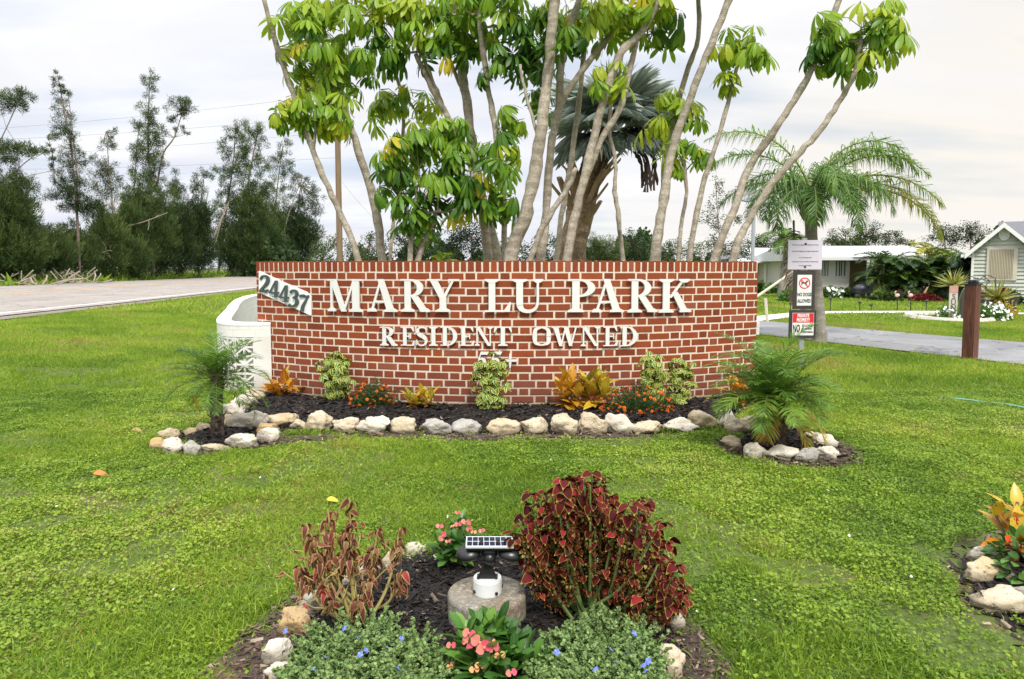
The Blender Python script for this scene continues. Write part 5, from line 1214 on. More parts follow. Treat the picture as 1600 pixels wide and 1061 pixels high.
PINES = [
 ('pine tree cut off by the photo edge, two feathery tufts reaching over the road', 6, (-20, 445), [([(-20, 445), (-12, 330), (-18, 220), (-14, 120)], 12, 4), ([(-15, 250), (10, 200), (30, 155)], 3, 2), ([(-14, 300), (30, 262), (60, 238)], 3, 2)], [(14, 158, 26, 16, .3), (32, 152, 14, 10, .25), (12, 240, 40, 17, .3), (48, 232, 22, 9, .3), (0, 290, 30, 26, .35), (10, 330, 36, 40, .35), (30, 290, 18, 24, .4), (0, 380, 50, 44, .4)], 5),
 ('tall thin pine with two bare-topped spires next to the photo edge', 100, (120, 440), [([(125, 438), (120, 330), (112, 240), (100, 170), (90, 118)], 7, 2), ([(85, 285), (82, 240), (74, 212)], 3, 1), ([(122, 330), (118, 250), (106, 140)], 4, 1.5)], [(90, 130, 5, 16, .3), (104, 142, 6, 12, .3), (92, 160, 8, 14, .3), (98, 190, 12, 18, .32), (105, 220, 14, 20, .3), (112, 250, 15, 24, .26), (80, 245, 5, 26, .35), (110, 285, 20, 20, .18), (128, 308, 26, 24, .12), (100, 310, 22, 18, .18), (138, 330, 18, 16, .12)], 4.2),
 ('small broken-topped pine between the two tall spires', 165, (170, 438), [([(178, 436), (176, 330), (170, 260), (166, 205)], 5, 1.5)], [(176, 208, 6, 10, .35), (166, 225, 9, 12, .3), (160, 255, 14, 14, .28), (170, 280, 14, 16, .25), (155, 268, 10, 12, .3), (178, 300, 14, 14, .22)], 4),
 ('tallest pine, forked into a slim spire and a side limb with a round tuft', 232, (232, 438), [([(240, 436), (238, 330), (232, 240), (232, 180), (234, 120)], 8, 2), ([(245, 290), (255, 240), (272, 215), (285, 175)], 5, 2), ([(210, 290), (214, 230), (218, 190)], 3, 1.2)], [(234, 122, 8, 10, .42), (232, 140, 7, 12, .4), (228, 172, 9, 14, .42), (240, 180, 8, 12, .4), (222, 200, 12, 14, .42), (234, 215, 16, 18, .42), (250, 214, 8, 16, .4), (222, 240, 18, 20, .4), (240, 256, 20, 20, .35), (280, 160, 11, 14, .28), (292, 168, 9, 14, .28), (276, 178, 12, 12, .28), (284, 205, 10, 6, .3), (228, 290, 26, 28, .5), (250, 320, 26, 34, .45), (215, 330, 24, 34, .42), (240, 370, 30, 40, .35)], 4.2),
 ('dark cone shaped pine right of the forked tallest one'.replace('right of', 'next to'), 278, (280, 434), [([(280, 434), (278, 340), (275, 280)], 5, 2)], [(276, 285, 10, 18, .18), (277, 315, 15, 26, .15), (280, 350, 20, 34, .14), (282, 392, 24, 36, .12)], 4.2),
 ('second dark cone shaped pine, shorter, with bare twigs on top', 308, (310, 433), [([(310, 433), (312, 350), (318, 280)], 5, 2), ([(300, 300), (318, 275), (330, 270)], 2, 1)], [(318, 272, 11, 9, .25), (306, 300, 12, 16, .18), (312, 340, 18, 30, .15), (312, 390, 22, 38, .14)], 4.2),
 ('broad leaning pine with long bare pale stems in its middle', 365, (352, 432), [([(340, 432), (352, 340), (364, 260), (368, 200)], 6, 2), ([(330, 400), (350, 330), (358, 300)], 4, 2), ([(366, 432), (380, 330), (400, 220), (408, 200)], 5, 2)], [(365, 205, 10, 14, .35), (384, 205, 14, 12, .4), (402, 205, 12, 14, .42), (365, 235, 18, 20, .32), (394, 235, 20, 20, .4), (360, 275, 22, 26, .35), (396, 275, 24, 28, .42), (356, 325, 24, 34, .30), (392, 330, 26, 38, .35), (360, 385, 28, 40, .22), (394, 385, 22, 40, .25)], 4.0),
 ('wispy open pine with pale leaning branches beside the broad one', 430, (430, 430), [([(425, 430), (430, 330), (440, 240), (446, 225)], 4, 1.5), ([(435, 390), (456, 320), (474, 275)], 3, 1.5)], [(444, 230, 10, 10, .3), (436, 250, 16, 14, .36), (448, 275, 14, 16, .3), (428, 300, 20, 24, .42), (426, 350, 18, 34, .36), (432, 395, 20, 30, .25)], 3.6),
 ('rounded dark pine closest to the utility pole', 465, (465, 430), [([(462, 430), (464, 350), (470, 290)], 5, 2)], [(472, 285, 12, 12, .22), (488, 302, 14, 14, .2), (465, 315, 22, 22, .18), (490, 325, 18, 12, .2), (458, 350, 24, 26, .12), (478, 365, 24, 24, .12), (465, 392, 32, 28, .08)], 3.6),
 ('bushy bright green pine at the photo edge, low behind the road', 20, (20, 442), [([(20, 442), (20, 380)], 4, 2)], [(10, 350, 34, 26, .5), (20, 395, 46, 38, .45), (-20, 380, 40, 50, .4)], 5),
 ('low mid-green pine bush, second from the photo edge', 75, (75, 440), [([(75, 440), (70, 380)], 4, 2)], [(62, 360, 24, 20, .42), (78, 395, 36, 36, .38), (48, 410, 18, 26, .55)], 4.6),
 ('bright green young pine under the spires', 118, (118, 440), [([(118, 440), (118, 380)], 4, 2)], [(114, 365, 22, 18, .48), (122, 395, 30, 34, .45)], 4.6),
 ('bright green leaning young pine below the forked one', 165, (165, 438), [([(165, 438), (165, 360)], 4, 2)], [(160, 335, 16, 22, .55), (168, 365, 26, 30, .5), (165, 405, 30, 30, .42)], 4.4),
 ('dark full pine filling the gap behind the cones', 250, (252, 435), [([(252, 435), (250, 380)], 4, 2)], [(246, 350, 24, 34, .25), (248, 395, 28, 38, .2)], 4.4),
 ('dark young pine in the dip below the small broken-topped one', 210, (212, 437), [([(212, 437), (210, 370)], 4, 2)], [(206, 350, 22, 30, .35), (210, 395, 28, 38, .3)], 4.4),
 ('dusky low pine at the foot of the wispy one', 415, (415, 431), [([(415, 431), (412, 380)], 4, 2)], [(412, 372, 26, 30, .2), (420, 402, 32, 28, .14)], 4.0),
 ('yellowish small pine shrub at the foot of the cones', 190, (190, 437), [([(190, 437), (190, 400)], 3, 2)], [(188, 385, 18, 26, .5), (190, 415, 12, 18, .75), (210, 405, 20, 30, .3)], 4.4)]
for lb, px, base, st, bl, s in PINES:
    cloud_tree('pine_tree', lb, 'pine tree', ly(px) if px > 15 else ly(20) * .97, base, st, bl, 'needle', MCA, GP, s * 1.0, 1.15)
for k, (x0, y0, x1, y1, w, lb) in enumerate([(182, 357, 262, 332, 2.2, 'long bare branch poking out of the pines below the forked one'), (325, 395, 358, 315, 3, 'pale fallen stem leaning through the broad pine'), (335, 385, 352, 320, 2.2, 'second thinner pale stem leaning in the broad pine'), (258, 365, 275, 346, 1.6, 'short bare branch between the dark cones'), (158, 395, 175, 392, 2, 'broken stub low in the bright young pine'), (392, 388, 402, 352, 2, 'bare stem low in the wispy pine'), (138, 275, 170, 306, 1.5, 'thin bare branch angled across the dark leaning tuft'), (50, 248, 130, 218, 1.2, 'wispy dead branch reaching between edge pine and spires'), (30, 278, 130, 262, 1.0, 'lower wispy dead branch by the edge pine')]):
    Y = ly((x0 + x1) / 2) * .97; g = G(); a, b_ = at(x0, y0, Y), at(x1, y1, Y); m = (a + b_) / 2 + rng.normal(size=3) * .1; P = smooth_path([a, m, b_], 4); g.tube(P, np.linspace(w, w * .4, len(P)) * Y / FP / 2, 5)
    for q_ in range(3): t = P[rng.integers(2, 8)]; e = t + rng.normal(size=3) * np.array((.6, .2, .5)); g.tube([t, (t + e) / 2 + .05, e], w * .2 * Y / FP, 4)
    tag(g.build('dead_branch', MDB), lb, 'branch', 'dead branches among the pines')
for cx_, lb in ((20, 'grey tangle of fallen branches at the photo edge by the road'), (110, 'grey tangle of fallen branches under the young pines')):
    Y = ly(cx_) * .93; g = G(); c = at(cx_, 437, Y); c[2] = .25
    for k in range(26):
        a = c + rng.normal(size=3) * np.array((1.1, .4, 0)) + (0, 0, .1); e = a + np.array((rng.normal() * .8, rng.normal() * .3, rng.uniform(.0, 1.0))); g.tube([a, (a + e) / 2 + rng.normal(size=3) * .08, e], rng.uniform(.02, .05), 5)
    tag(g.build('branch_heap', MDB), lb, 'branch heap', kind='stuff')
GB = 'trees beyond the park'
def bt(lb, px, Y, blobs, s=5, stem=None, tone=0, mat=MBG, name='broadleaf_tree', kind='leaf', dens=1.3):
    base = (px, 418 + CAMH * FP / Y)
    st = stem or [([(px, base[1]), (px + 2, blobs[0][1] + blobs[0][3] * .6)], 5, 2)]
    return cloud_tree(name, lb, 'tree', Y, base, st, blobs, kind, mat, GB, s, dens)
bt('pale olive tree just past the utility pole', 500, 50, [(500, 395, 22, 22, .6), (520, 380, 14, 14, .65), (512, 408, 24, 16, .5)], 4.5)
bt('brownish-leaved tree directly behind the utility pole', 548, 48, [(545, 395, 24, 20, .5), (560, 405, 20, 16, .45)], 4.5)
bt('dark tree with thin top between the first umbrella stems', 575, 55, [(573, 375, 12, 14, .35), (590, 392, 22, 20, .25), (570, 405, 24, 16, .25)], 4.5)
bt('dark dense tree behind the low leafy umbrella tree', 650, 45, [(628, 372, 20, 20, .15), (655, 385, 26, 26, .1), (640, 402, 34, 16, .12)], 5)
bt('dark tree behind the thick trunks over MARY LU', 735, 42, [(720, 358, 30, 20, .1), (745, 372, 30, 26, .1), (722, 385, 34, 26, .1)], 5)
bt('mid-green tree behind the clump over LU', 830, 48, [(800, 390, 28, 20, .45), (850, 385, 30, 24, .4), (830, 402, 40, 14, .4)], 5)
bt('feathery green tree past the fan palm trunk', 945, 50, [(930, 385, 20, 18, .45), (955, 390, 24, 20, .5), (925, 403, 24, 12, .4)], 4.2, mat=MCA, kind='needle')
bt('round dark tree over the R of PARK', 990, 52, [(985, 372, 18, 18, .3), (1000, 385, 28, 24, .25), (980, 400, 30, 16, .25)], 4.6)
bt('bright green bushy tree between the leaning trunks', 1050, 42, [(1048, 388, 26, 16, .6), (1075, 395, 28, 18, .55), (1030, 400, 20, 12, .5)], 4.6)
bt('slim pale young tree behind the slender umbrella stem', 1128, 24, [(1118, 285, 14, 18, .62), (1128, 310, 20, 18, .62), (1115, 335, 24, 20, .6), (1135, 350, 24, 20, .6), (1124, 375, 24, 18, .55), (1150, 338, 10, 10, .6)], 5.2, [([(1128, 476), (1125, 390), (1122, 340), (1118, 285)], 4, 1.5), ([(1125, 390), (1138, 350), (1148, 335)], 2, 1)], dens=.33)
bt('green clump behind the foot of the long leaning umbrella tree', 1140, 36, [(1120, 388, 24, 16, .45), (1150, 392, 24, 18, .4)], 4.6)
bt('dark rounded tree behind the cream home', 1190, 60, [(1185, 375, 22, 14, .15), (1205, 380, 22, 18, .15), (1180, 392, 20, 12, .15)], 4.4)
bt('dark green tree beside the queen palm trunk', 1235, 55, [(1225, 385, 20, 16, .2), (1250, 380, 18, 18, .3)], 4.4)
bt('light green tree over the roof of the white home', 1320, 58, [(1315, 368, 18, 14, .5), (1300, 378, 22, 10, .5), (1335, 378, 24, 10, .55)], 4.2)
bt('spreading dark olive tree over the roof of the white home', 1350, 66, [(1342, 362, 18, 12, .35), (1362, 362, 22, 14, .3), (1380, 372, 24, 14, .3), (1352, 376, 30, 10, .3)], 4.2)
bt('low olive tree further along the white roof', 1400, 66, [(1398, 372, 18, 12, .3), (1415, 378, 20, 10, .35)], 4.2)
bt('dark round oak behind the yellow areca tips', 1475, 70, [(1462, 366, 18, 12, .3), (1482, 360, 22, 13, .25), (1475, 374, 30, 12, .25)], 4.2)
bt('dark oak next to the green gable', 1515, 70, [(1508, 360, 20, 12, .3), (1532, 362, 22, 13, .28), (1520, 374, 34, 12, .25)], 4.2)
bt('distant dark tree behind the green house', 1590, 75, [(1585, 352, 10, 6, .3), (1600, 370, 40, 20, .3), (1640, 360, 40, 24, .3)], 4.2)
# the low mass of woods between and beyond them
g = G(); n = 26000; px = rng.uniform(360, 1750, n); Yd = rng.uniform(75, 95, n); X_ = (px - 800) / FP * Yd; hmax = 3.0 + 1.6 * np.sin(px * .021) + 1.2 * np.sin(px * .057 + 1) + .6 * np.sin(px * .17)
z = rng.random(n) ** .8 * hmax; P = np.stack([X_, Yd, z], 1); s = rng.uniform(.35, .8, n)
tn_ = np.clip(.28 + .18 * np.sin(px * .05) + .1 * rng.normal(size=n) + .08 * z / hmax, 0, 1)
g.inst(RHOMB, frames(rand_dir(n), rand_dir(n), s, s, s, P), 0, tn_); tag(g.build('far_woods', MBG), 'low line of dark green woods beyond the homes', kind='stuff')

# areca clumps, small palms
MAR = mleaf('areca_leaflet', [(0, (.012, .035, .010)), (.4, (.040, .10, .018)), (.75, (.15, .26, .03)), (1, (.50, .48, .05))], .3, .4)
def palm_clump(label, px, Y, hpx, wpx, n, tone, ll=.35, lw=.03, name='areca_palm', stems=True, basepy=None):
    b0 = at(px, 430, Y); b0[2] = 0; k = Y / FP; root = thing(name, label, 'palm', b0, 'bushy palms between the homes' if name == 'areca_palm' else None); H = hpx * k; Wd = wpx * k
    if stems:
        g = G()
        for q_ in range(7):
            a = b0 + rng.normal(size=3) * (.25, .15, 0); a[2] = 0; g.tube([a, a + (rng.normal() * .15, 0, H * .3), a + (rng.normal() * .3, rng.normal() * .1, H * .55)], [.05, .045, .04], 7)
        g.build('trunk', mplain('cane_pale', (.40, .42, .26), .6, .2, 3), root)
    g = G()
    for q_ in range(int(n * 2.0)):
        az = q_ * 2.4; e = rng.uniform(.5, 1.45); b1 = b0 + (rng.normal() * Wd * .12, rng.normal() * Wd * .1, H * rng.uniform(.12, .5)); L = Wd * rng.uniform(.45, .65) + H * .18
        frond(g, b1, az, e, L, rng.uniform(1.2, 2.1), 34, ll * 1.1, lw * 1.15, tone=np.clip(tone + .08 + rng.normal() * .17 + (.1 if e > 1.2 else 0), 0, 1), hang=.5, rad=.018, vee=.3)
    g.build('crown', [MAR, MPR], root)
palm_clump('dark green areca palm in front of the tan carport', 1385, HY - 2.0, 100, 62, 34, .28)
palm_clump('areca palm clump right behind the white flamingo stakes'.replace('right ', ''), 1425, HY - 2.2, 82, 55, 30, .25)
palm_clump('areca palm clump between white home and green house', 1470, HY - 2.0, 95, 62, 34, .2)
palm_clump('yellow-tipped tall areca palm against the green house corner', 1500, HY - 3.2, 125, 50, 22, .35)
palm_clump('areca palm with bright yellow fronds above the dark hedge', 1462, HY - 1.0, 130, 44, 12, .88, .4, .04)
palm_clump('dark low areca palm at the green house wall', 1505, Y3 + 1.5, 80, 45, 24, .15)
palm_clump('yellow-green cane palm low over MARY', 705, 14, 75, 60, 14, .85, .3, .02, 'cane_palm')
palm_clump('light green bushy palm behind the trunks over MARY', 692, 20, 120, 60, 22, .6, .35, .03, 'cane_palm')
palm_clump('green palm seen low between the middle trunks', 812, 16, 100, 46, 16, .6, .3, .02, 'cane_palm')
# small palm by the cream home
cb = gnd(1222, 466); cY = cb[1]; cp = thing('cabbage_palm', 'small palm with curved trunk in front of the cream home', 'palm', cb)
g = G(); P = smooth_path([cb, at(1226, 430, cY), at(1230, 400, cY), at(1232, 375, cY)], 4); g.tube(P, np.linspace(.22, .13, len(P)), 10, jit=.06); g.build('trunk', MQB, cp, smooth=True)
for k in range(18): g = G(); frond(g, P[-1], k * 2.4, rng.uniform(-.2, 1.2), rng.uniform(1.0, 1.5), 1.7, 26, .42, .035, tone=.5, hang=.6, rad=.02); g.build('frond', [MPG, MPR], cp)

# ================================================================== PLANTS IN THE WALL BED
MST = mplain('plant_stem', (.16, .13, .07), .8, .2, 20); MSG2 = mplain('plant_stem_green', (.13, .19, .05), .7, .2, 20)
def bedpt(px, py, hz=None):
    p = gnd(px, py, .04); return p
CL = leafT(5, lambda t: math.sin(PI * t ** .85) ** .8, .25, .25, .50)
def m_croton(name, stops, vcol, trans=.3):
    return mleaf(name, stops, trans, .35, vein=(vcol, .85, .22), patch=((.05, .11, .02), 55, .60), spec=.55)
MC1 = m_croton('croton_orange', [(0, (.30, .05, .012)), (.35, (.55, .16, .015)), (.7, (.68, .34, .02)), (1, (.70, .52, .04))], (.70, .42, .04))
MC2 = m_croton('croton_yellow', [(0, (.42, .10, .02)), (.4, (.62, .36, .03)), (.8, (.68, .54, .05)), (1, (.30, .34, .03))], (.72, .60, .08))
MC3 = mleaf('croton_dark', [(0, (.06, .015, .015)), (.5, (.16, .03, .02)), (1, (.30, .12, .02))], .25, .4, vein=((.45, .16, .03), .6, .2))
def croton(label, px, py, Y, Hpx, Wpx, n, mat, heads, seed=0):
    base = at(px, py, Y); base[2] = .03; k = Y / FP; root = thing('croton', label, 'croton', base, 'crotons')
    g = G(); L = G()
    for hx_, hy_ in heads:
        h = at(hx_, hy_, Y) + rng.normal(size=3) * (.0, .03, 0); P = smooth_path([base + rng.normal(size=3) * .01, (base + h) / 2 + rng.normal(size=3) * .015, h], 4); g.tube(P, np.linspace(.010, .006, len(P)), 6)
        m = n // len(heads); t = rng.random(m) ** .7; i = (t * (len(P) - 1)).astype(int); Q = P[i]
        el = 1.35 - 1.6 * (1 - t) + rng.normal(size=m) * .25; az = np.arange(m) * 2.4 + rng.normal(size=m) * .2
        d = np.stack([np.cos(az) * np.cos(el), np.sin(az) * np.cos(el), np.sin(el)], 1); s = Hpx * k * rng.uniform(.36, .56, m)
        up = np.tile((0, 0, 1.), (m, 1)) + rng.normal(size=(m, 3)) * .15
        L.inst(CL, frames(d, up, s * .85, s, s, Q), np.where(False, 0, 0) if False else 0, np.clip(.25 + .6 * t + rng.normal(size=m) * .2, 0, 1))
        lo = m // 3; az = rng.uniform(0, 6.28, lo); d = np.stack([np.cos(az), np.sin(az), rng.uniform(-.8, .2, lo)], 1); s = Hpx * k * rng.uniform(.25, .38, lo)
        L.inst(CL, frames(d, np.tile((0, 0, 1.), (lo, 1)), s * .8, s, s, P[rng.integers(1, len(P) // 2 + 1, lo)]), 1)
    g.build('stem', MST, root); L.build('foliage', [mat, MC3], root, smooth=True); return root
YW = lambda px: 7.22 - .92 * (1 - ((px - 800) / 395.0) ** 2) - .22
croton('orange croton near the house-number end of the brick wall', 437, 640, 6.8, 62, 60, 34, MC1, [(425, 605), (445, 600), (456, 608), (437, 622)])
croton('yellow croton between the orange flowers and the middle shrub', 655, 645, 6.25, 50, 66, 54, MC2, [(640, 620), (658, 612), (676, 622), (650, 630)])
croton('tall orange and yellow croton below OWNED, road side of its pair', 893, 645, 6.2, 72, 50, 50, MC1, [(875, 605), (893, 595), (885, 620), (902, 612)])
croton('yellow-orange croton touching the tall one below OWNED', 925, 645, 6.2, 76, 56, 56, MC2, [(915, 596), (935, 598), (945, 615), (925, 612)])
croton('orange croton half hidden behind the bushy date palm', 1152, 640, 6.6, 60, 50, 40, MC1, [(1140, 600), (1158, 595), (1168, 612), (1150, 620)])
# variegated shrubs
MVA = mleaf('variegated_leaf', [(0, (.035, .11, .018)), (.5, (.10, .22, .03)), (1, (.20, .34, .05))], .3, .4, edge=((.66, .66, .13), .42, .74), spec=.5)
VL = leafT(4, lambda t: math.sin(PI * t ** 1.1) ** .7, .15, .28, .44)
def varieg(label, px, py, Y, top, w, nst, sc=1.0):
    base = at(px, py, Y); base[2] = .03; k = Y / FP; root = thing('variegated_shrub', label, 'shrub', base, 'variegated umbrella shrubs against the wall'); g = G(); L = G()
    for s_ in range(nst):
        fx = (s_ + .5) / nst - .5; tp = at(px + fx * w + rng.normal() * 2, top + rng.uniform(0, 26) * (abs(fx) * 2.0), Y + rng.normal() * .05)
        P = smooth_path([base + (fx * .08, 0, 0), base * .45 + tp * .55 + (fx * .05, rng.normal() * .02, 0), tp], 6); g.tube(P, np.linspace(.008, .004, len(P)), 5)
        nw = max(10, int((py - top) / 4.6))
        for q_ in range(nw):
            t = .12 + .88 * (q_ + rng.random()) / nw; c = P[int(t * (len(P) - 1))]; az = rng.uniform(0, 6.28); e = rng.uniform(-.1, .7) + (.5 if t > .9 else 0)
            pd = np.array((math.cos(az) * math.cos(e), math.sin(az) * math.cos(e), math.sin(e))); Lp = rng.uniform(.05, .13) * sc; h = c + pd * Lp; g.tube([c, h], .0018, 3, caps=False)
            m = rng.integers(6, 9); ax = pd * .8 + np.array((0, 0, .8)) + rng.normal(size=3) * .2; ax /= np.linalg.norm(ax); e1 = np.cross(ax, (.3, .8, .2)); e1 /= np.linalg.norm(e1); e2 = np.cross(ax, e1)
            a = np.arange(m) * 2 * PI / m; d = np.outer(np.cos(a), e1) + np.outer(np.sin(a), e2) - ax * rng.uniform(.1, .7); s = rng.uniform(.055, .085, m) * (.5 + .5 * sc)
            L.inst(VL, frames(d, np.tile(ax, (m, 1)), s, s, s, h), 0, np.clip(.45 + rng.normal(size=m) * .25, 0, 1))
    g.build('stem', MST, root); L.build('foliage', MVA, root, smooth=True)
varieg('tall variegated shrub below the R of RESIDENT-side plaque gap, between two crotons'.replace('R of RESIDENT-side plaque gap', 'M of MARY'), 526, 640, 6.55, 556, 46, 5, .9)
varieg('bushy variegated shrub growing over the number 55 on the wall', 765, 646, 6.15, 560, 54, 5, .9)
varieg('taller, narrow variegated shrub of the pair below the word PARK', 1020, 640, 6.3, 556, 22, 4, .8)
varieg('shorter variegated shrub of the pair below the word PARK', 1062, 640, 6.35, 562, 28, 4, .8)
# marigolds
MGD = mleaf('marigold_leaf', [(0, (.02, .055, .015)), (1, (.07, .16, .03))], .25, .6); MPET = mleaf('marigold_petal', [(0, (.55, .09, .005)), (.6, (.78, .17, .008)), (1, (.85, .32, .02))], .2, .6)
FL = G()
for r_, nn, e, s in ((0, 14, .05, 1), (1, 12, .45, .8), (2, 8, .9, .6)):
    a = np.arange(nn) * 2 * PI / nn + r_ * .3; d = np.stack([np.cos(a) * math.cos(e), np.sin(a) * math.cos(e), np.full(nn, math.sin(e))], 1); FL.inst(leafT(3, lambda t: .6 + t * .5, .2, .15, .5), frames(d, np.tile((0, 0, 1.), (nn, 1)), .020 * s, .020 * s, .02 * s, (0, 0, 0)), 0)
def marigold(label, px, py, Y, w, h, nf):
    base = at(px, py, Y); base[2] = .03; k = Y / FP; root = thing('marigold_plant', label, 'marigolds', base, 'marigold clumps'); L = G(); g = G(); R = np.array((w / 2 * k, w / 2 * k * .7, h * k))
    n = 3600; u = rand_dir(n, 0, 1); P = base + u * R * rng.uniform(.3, 1, n)[:, None] * (1 + .15 * np.sin(u[:, :1] * 9)); d = u + rand_dir(n) * .8
    L.inst(RHOMB, frames(d, rand_dir(n), .008, rng.uniform(.016, .034, n), .02, P), 0); 
    for q_ in P[::60]: g.tube([base + (q_ - base) * .2 * (1, 1, 0), q_], .0025, 4, caps=False)
    g.build('stem', MSG2, root); L.build('foliage', MGD, root)
    f0 = None
    for q_ in range(nf):
        v = rand_dir(1, .05, .95)[0]; v[1] = -abs(v[1]); c = base + v * R * 1.03
        if f0 is None: f0 = FL.build('flower', MPET, None); f = f0
        else: f = f0.copy(); COL.objects.link(f)
        f.parent = root; f.location = Vector(c) - Vector(base); s = rng.uniform(.6, 1.0); f.scale = (s, s, s * 1.2); f.rotation_euler = (rng.uniform(.0, 1.1), rng.normal() * .3, rng.uniform(0, 6))
marigold('orange marigold clump between variegated shrub and yellow croton', 583, 648, 6.3, 74, 42, 60)
marigold('larger orange marigold clump beside the pair of variegated shrubs', 992, 650, 6.1, 118, 44, 110)

# ================================================================== FLOWER RING IN FRONT
MCO = mleaf('coleus_leaf', [(0, (.042, .005, .005)), (.5, (.085, .008, .008)), (.9, (.15, .013, .015)), (1, (.32, .028, .035))], .1, .65, edge=((.44, .34, .06), .84, .99), spec=.12)
MCW = mleaf('coleus_wilted', [(0, (.12, .03, .02)), (.45, (.22, .05, .03)), (.75, (.26, .14, .06)), (.85, (.30, .03, .03)), (1, (.38, .035, .04))], .2, .7, edge=((.46, .36, .14), .6, .9))
MCG = mleaf('coleus_small_leaf', [(0, (.11, .03, .02)), (.4, (.18, .16, .03)), (1, (.30, .30, .05))], .25, .6)
COL_L = leafT(6, lambda t: math.sin(PI * min(1, t * .93 + .06) ** .66), .10, .40, .86, .014)
def coleus(label, bpx, bpy_, stems, dens, wilt=False, size=.042, stemc=MSG2):
    base = gnd(bpx, bpy_, .03); root = thing('red_leaved_bush' if not wilt else 'withered_bush', label, 'foliage plant', base); g = G(); L = G()
    for (px, py, dY, r) in stems:
        Y = base[1] + dY; tp = at(px, py, Y); b0 = base + (rng.normal() * .05, rng.normal() * .04, 0); m = (b0 * .5 + tp * .5); m[2] -= .04; m[:2] += (tp[:2] - b0[:2]) * .12
        P = smooth_path([b0, m, tp], 7); g.tube(P, np.linspace(.0075, .003, len(P)), 6)
        if wilt:
            for _ in range(3):
                a_ = P[rng.integers(8, len(P) - 3)]; e_ = a_ + rng.normal(size=3) * (.05, .04, .02) + (0, 0, .05); g.tube([a_, (a_ + e_) / 2 + rng.normal(size=3) * .008, e_], .0022, 4); mm = 4; d = np.stack([rng.normal(size=mm) * .5, rng.normal(size=mm) * .5, np.full(mm, -1.)], 1); s = rng.uniform(.012, .026, mm); L.inst(COL_L, frames(d, rand_dir(mm), s * .8, s, s * 2, e_), 1)
        lv = int(dens * (9 if not wilt else 5))
        for q_ in range(lv):
            t = 1 - (q_ / lv) * (.62 if not wilt else .24); c = P[int(t * (len(P) - 1))] + rng.normal(size=3) * (.010 if not wilt else .004)
            mm = 4 if q_ else 5; az = np.arange(mm) * 2 * PI / mm + q_ * .8 + rng.normal() * .3; el = (rng.uniform(-.85, .15, mm) if not wilt else rng.uniform(-1.3, -.4, mm)) + (.1 if q_ == 0 else 0)
            d = np.stack([np.cos(az) * np.cos(el), np.sin(az) * np.cos(el), np.sin(el)], 1); s = size * rng.uniform(.6, 1.25, mm) * (.45 + .75 * t)
            big = rng.random() < (.65 if t > .75 else .28) or wilt
            ctr = c + d * .012
            up = np.tile((0, 0, 1.), (mm, 1)) + rng.normal(size=(mm, 3)) * .35 + d * .25
            if big: L.inst(COL_L, frames(d, up, s * (1 if not wilt else .75), s, s * (1.3 if not wilt else 2.2), ctr), 1 if wilt else 0)
            else:
                mm2 = 7; d = rand_dir(mm2, -.8, .5); s = size * rng.uniform(.22, .5, mm2); L.inst(COL_L, frames(d, rand_dir(mm2, .3, 1), s, s, s, c + d * .02), rng.integers(0, 2) * 2 if rng.random() < .7 else 0)
    g.build('stem', stemc, root); L.build('foliage', [MCO, MCW, MCG], root, smooth=True); return root
# outline of the big bush: heads spread over its dome
heads = []
for k in range(64):
    t = rng.random(); px = 802 + 262 * t; topy = np.interp(px, [800, 830, 870, 925, 960, 985, 1010, 1040, 1058, 1068], [808, 778, 755, 738, 765, 785, 778, 815, 870, 930]); boty = np.interp(px, [800, 850, 900, 950, 1000, 1066], [870, 900, 905, 900, 940, 975])
    r = rng.random() ** 1.5
    if 905 < px < 975 and r > .45: continue
    heads.append((px, topy + (boty - topy) * r, rng.uniform(-.17, .17) - r * .05, 0))
for px, py in ((925, 742), (905, 757), (940, 752), (868, 765), (880, 775), (830, 785), (815, 802), (1012, 782), (1000, 800), (1035, 815), (1045, 840), (1058, 880), (1062, 915), (1050, 945), (1030, 960), (960, 775), (985, 820), (850, 775), (835, 810)): heads.append((px, py, rng.uniform(-.06, .06), 0))
bush = coleus('big bushy plant with dark red yellow-edged leaves beside the solar spotlight', 925, 962, heads, 2.0, size=.033)
wst = [(546, 778, .0, 0), (512, 795, .03, 0), (478, 818, .0, 0), (490, 845, -.03, 0), (540, 830, .02, 0), (548, 845, -.02, 0), (470, 880, .0, 0), (492, 865, -.04, 0), (590, 828, .03, 0), (582, 862, .0, 0), (512, 915, -.08, 0), (532, 862, .04, 0), (505, 832, .02, 0), (575, 905, -.05, 0), (625, 825, .05, 0), (628, 890, .03, 0), (560, 930, -.10, 0)]
coleus('withered coleus with bare yellowish stems and drooping brown-red leaves', 560, 968, wst, 1.3, True, .034, mplain('stem_yellow', (.34, .28, .09), .8, .25, 25))
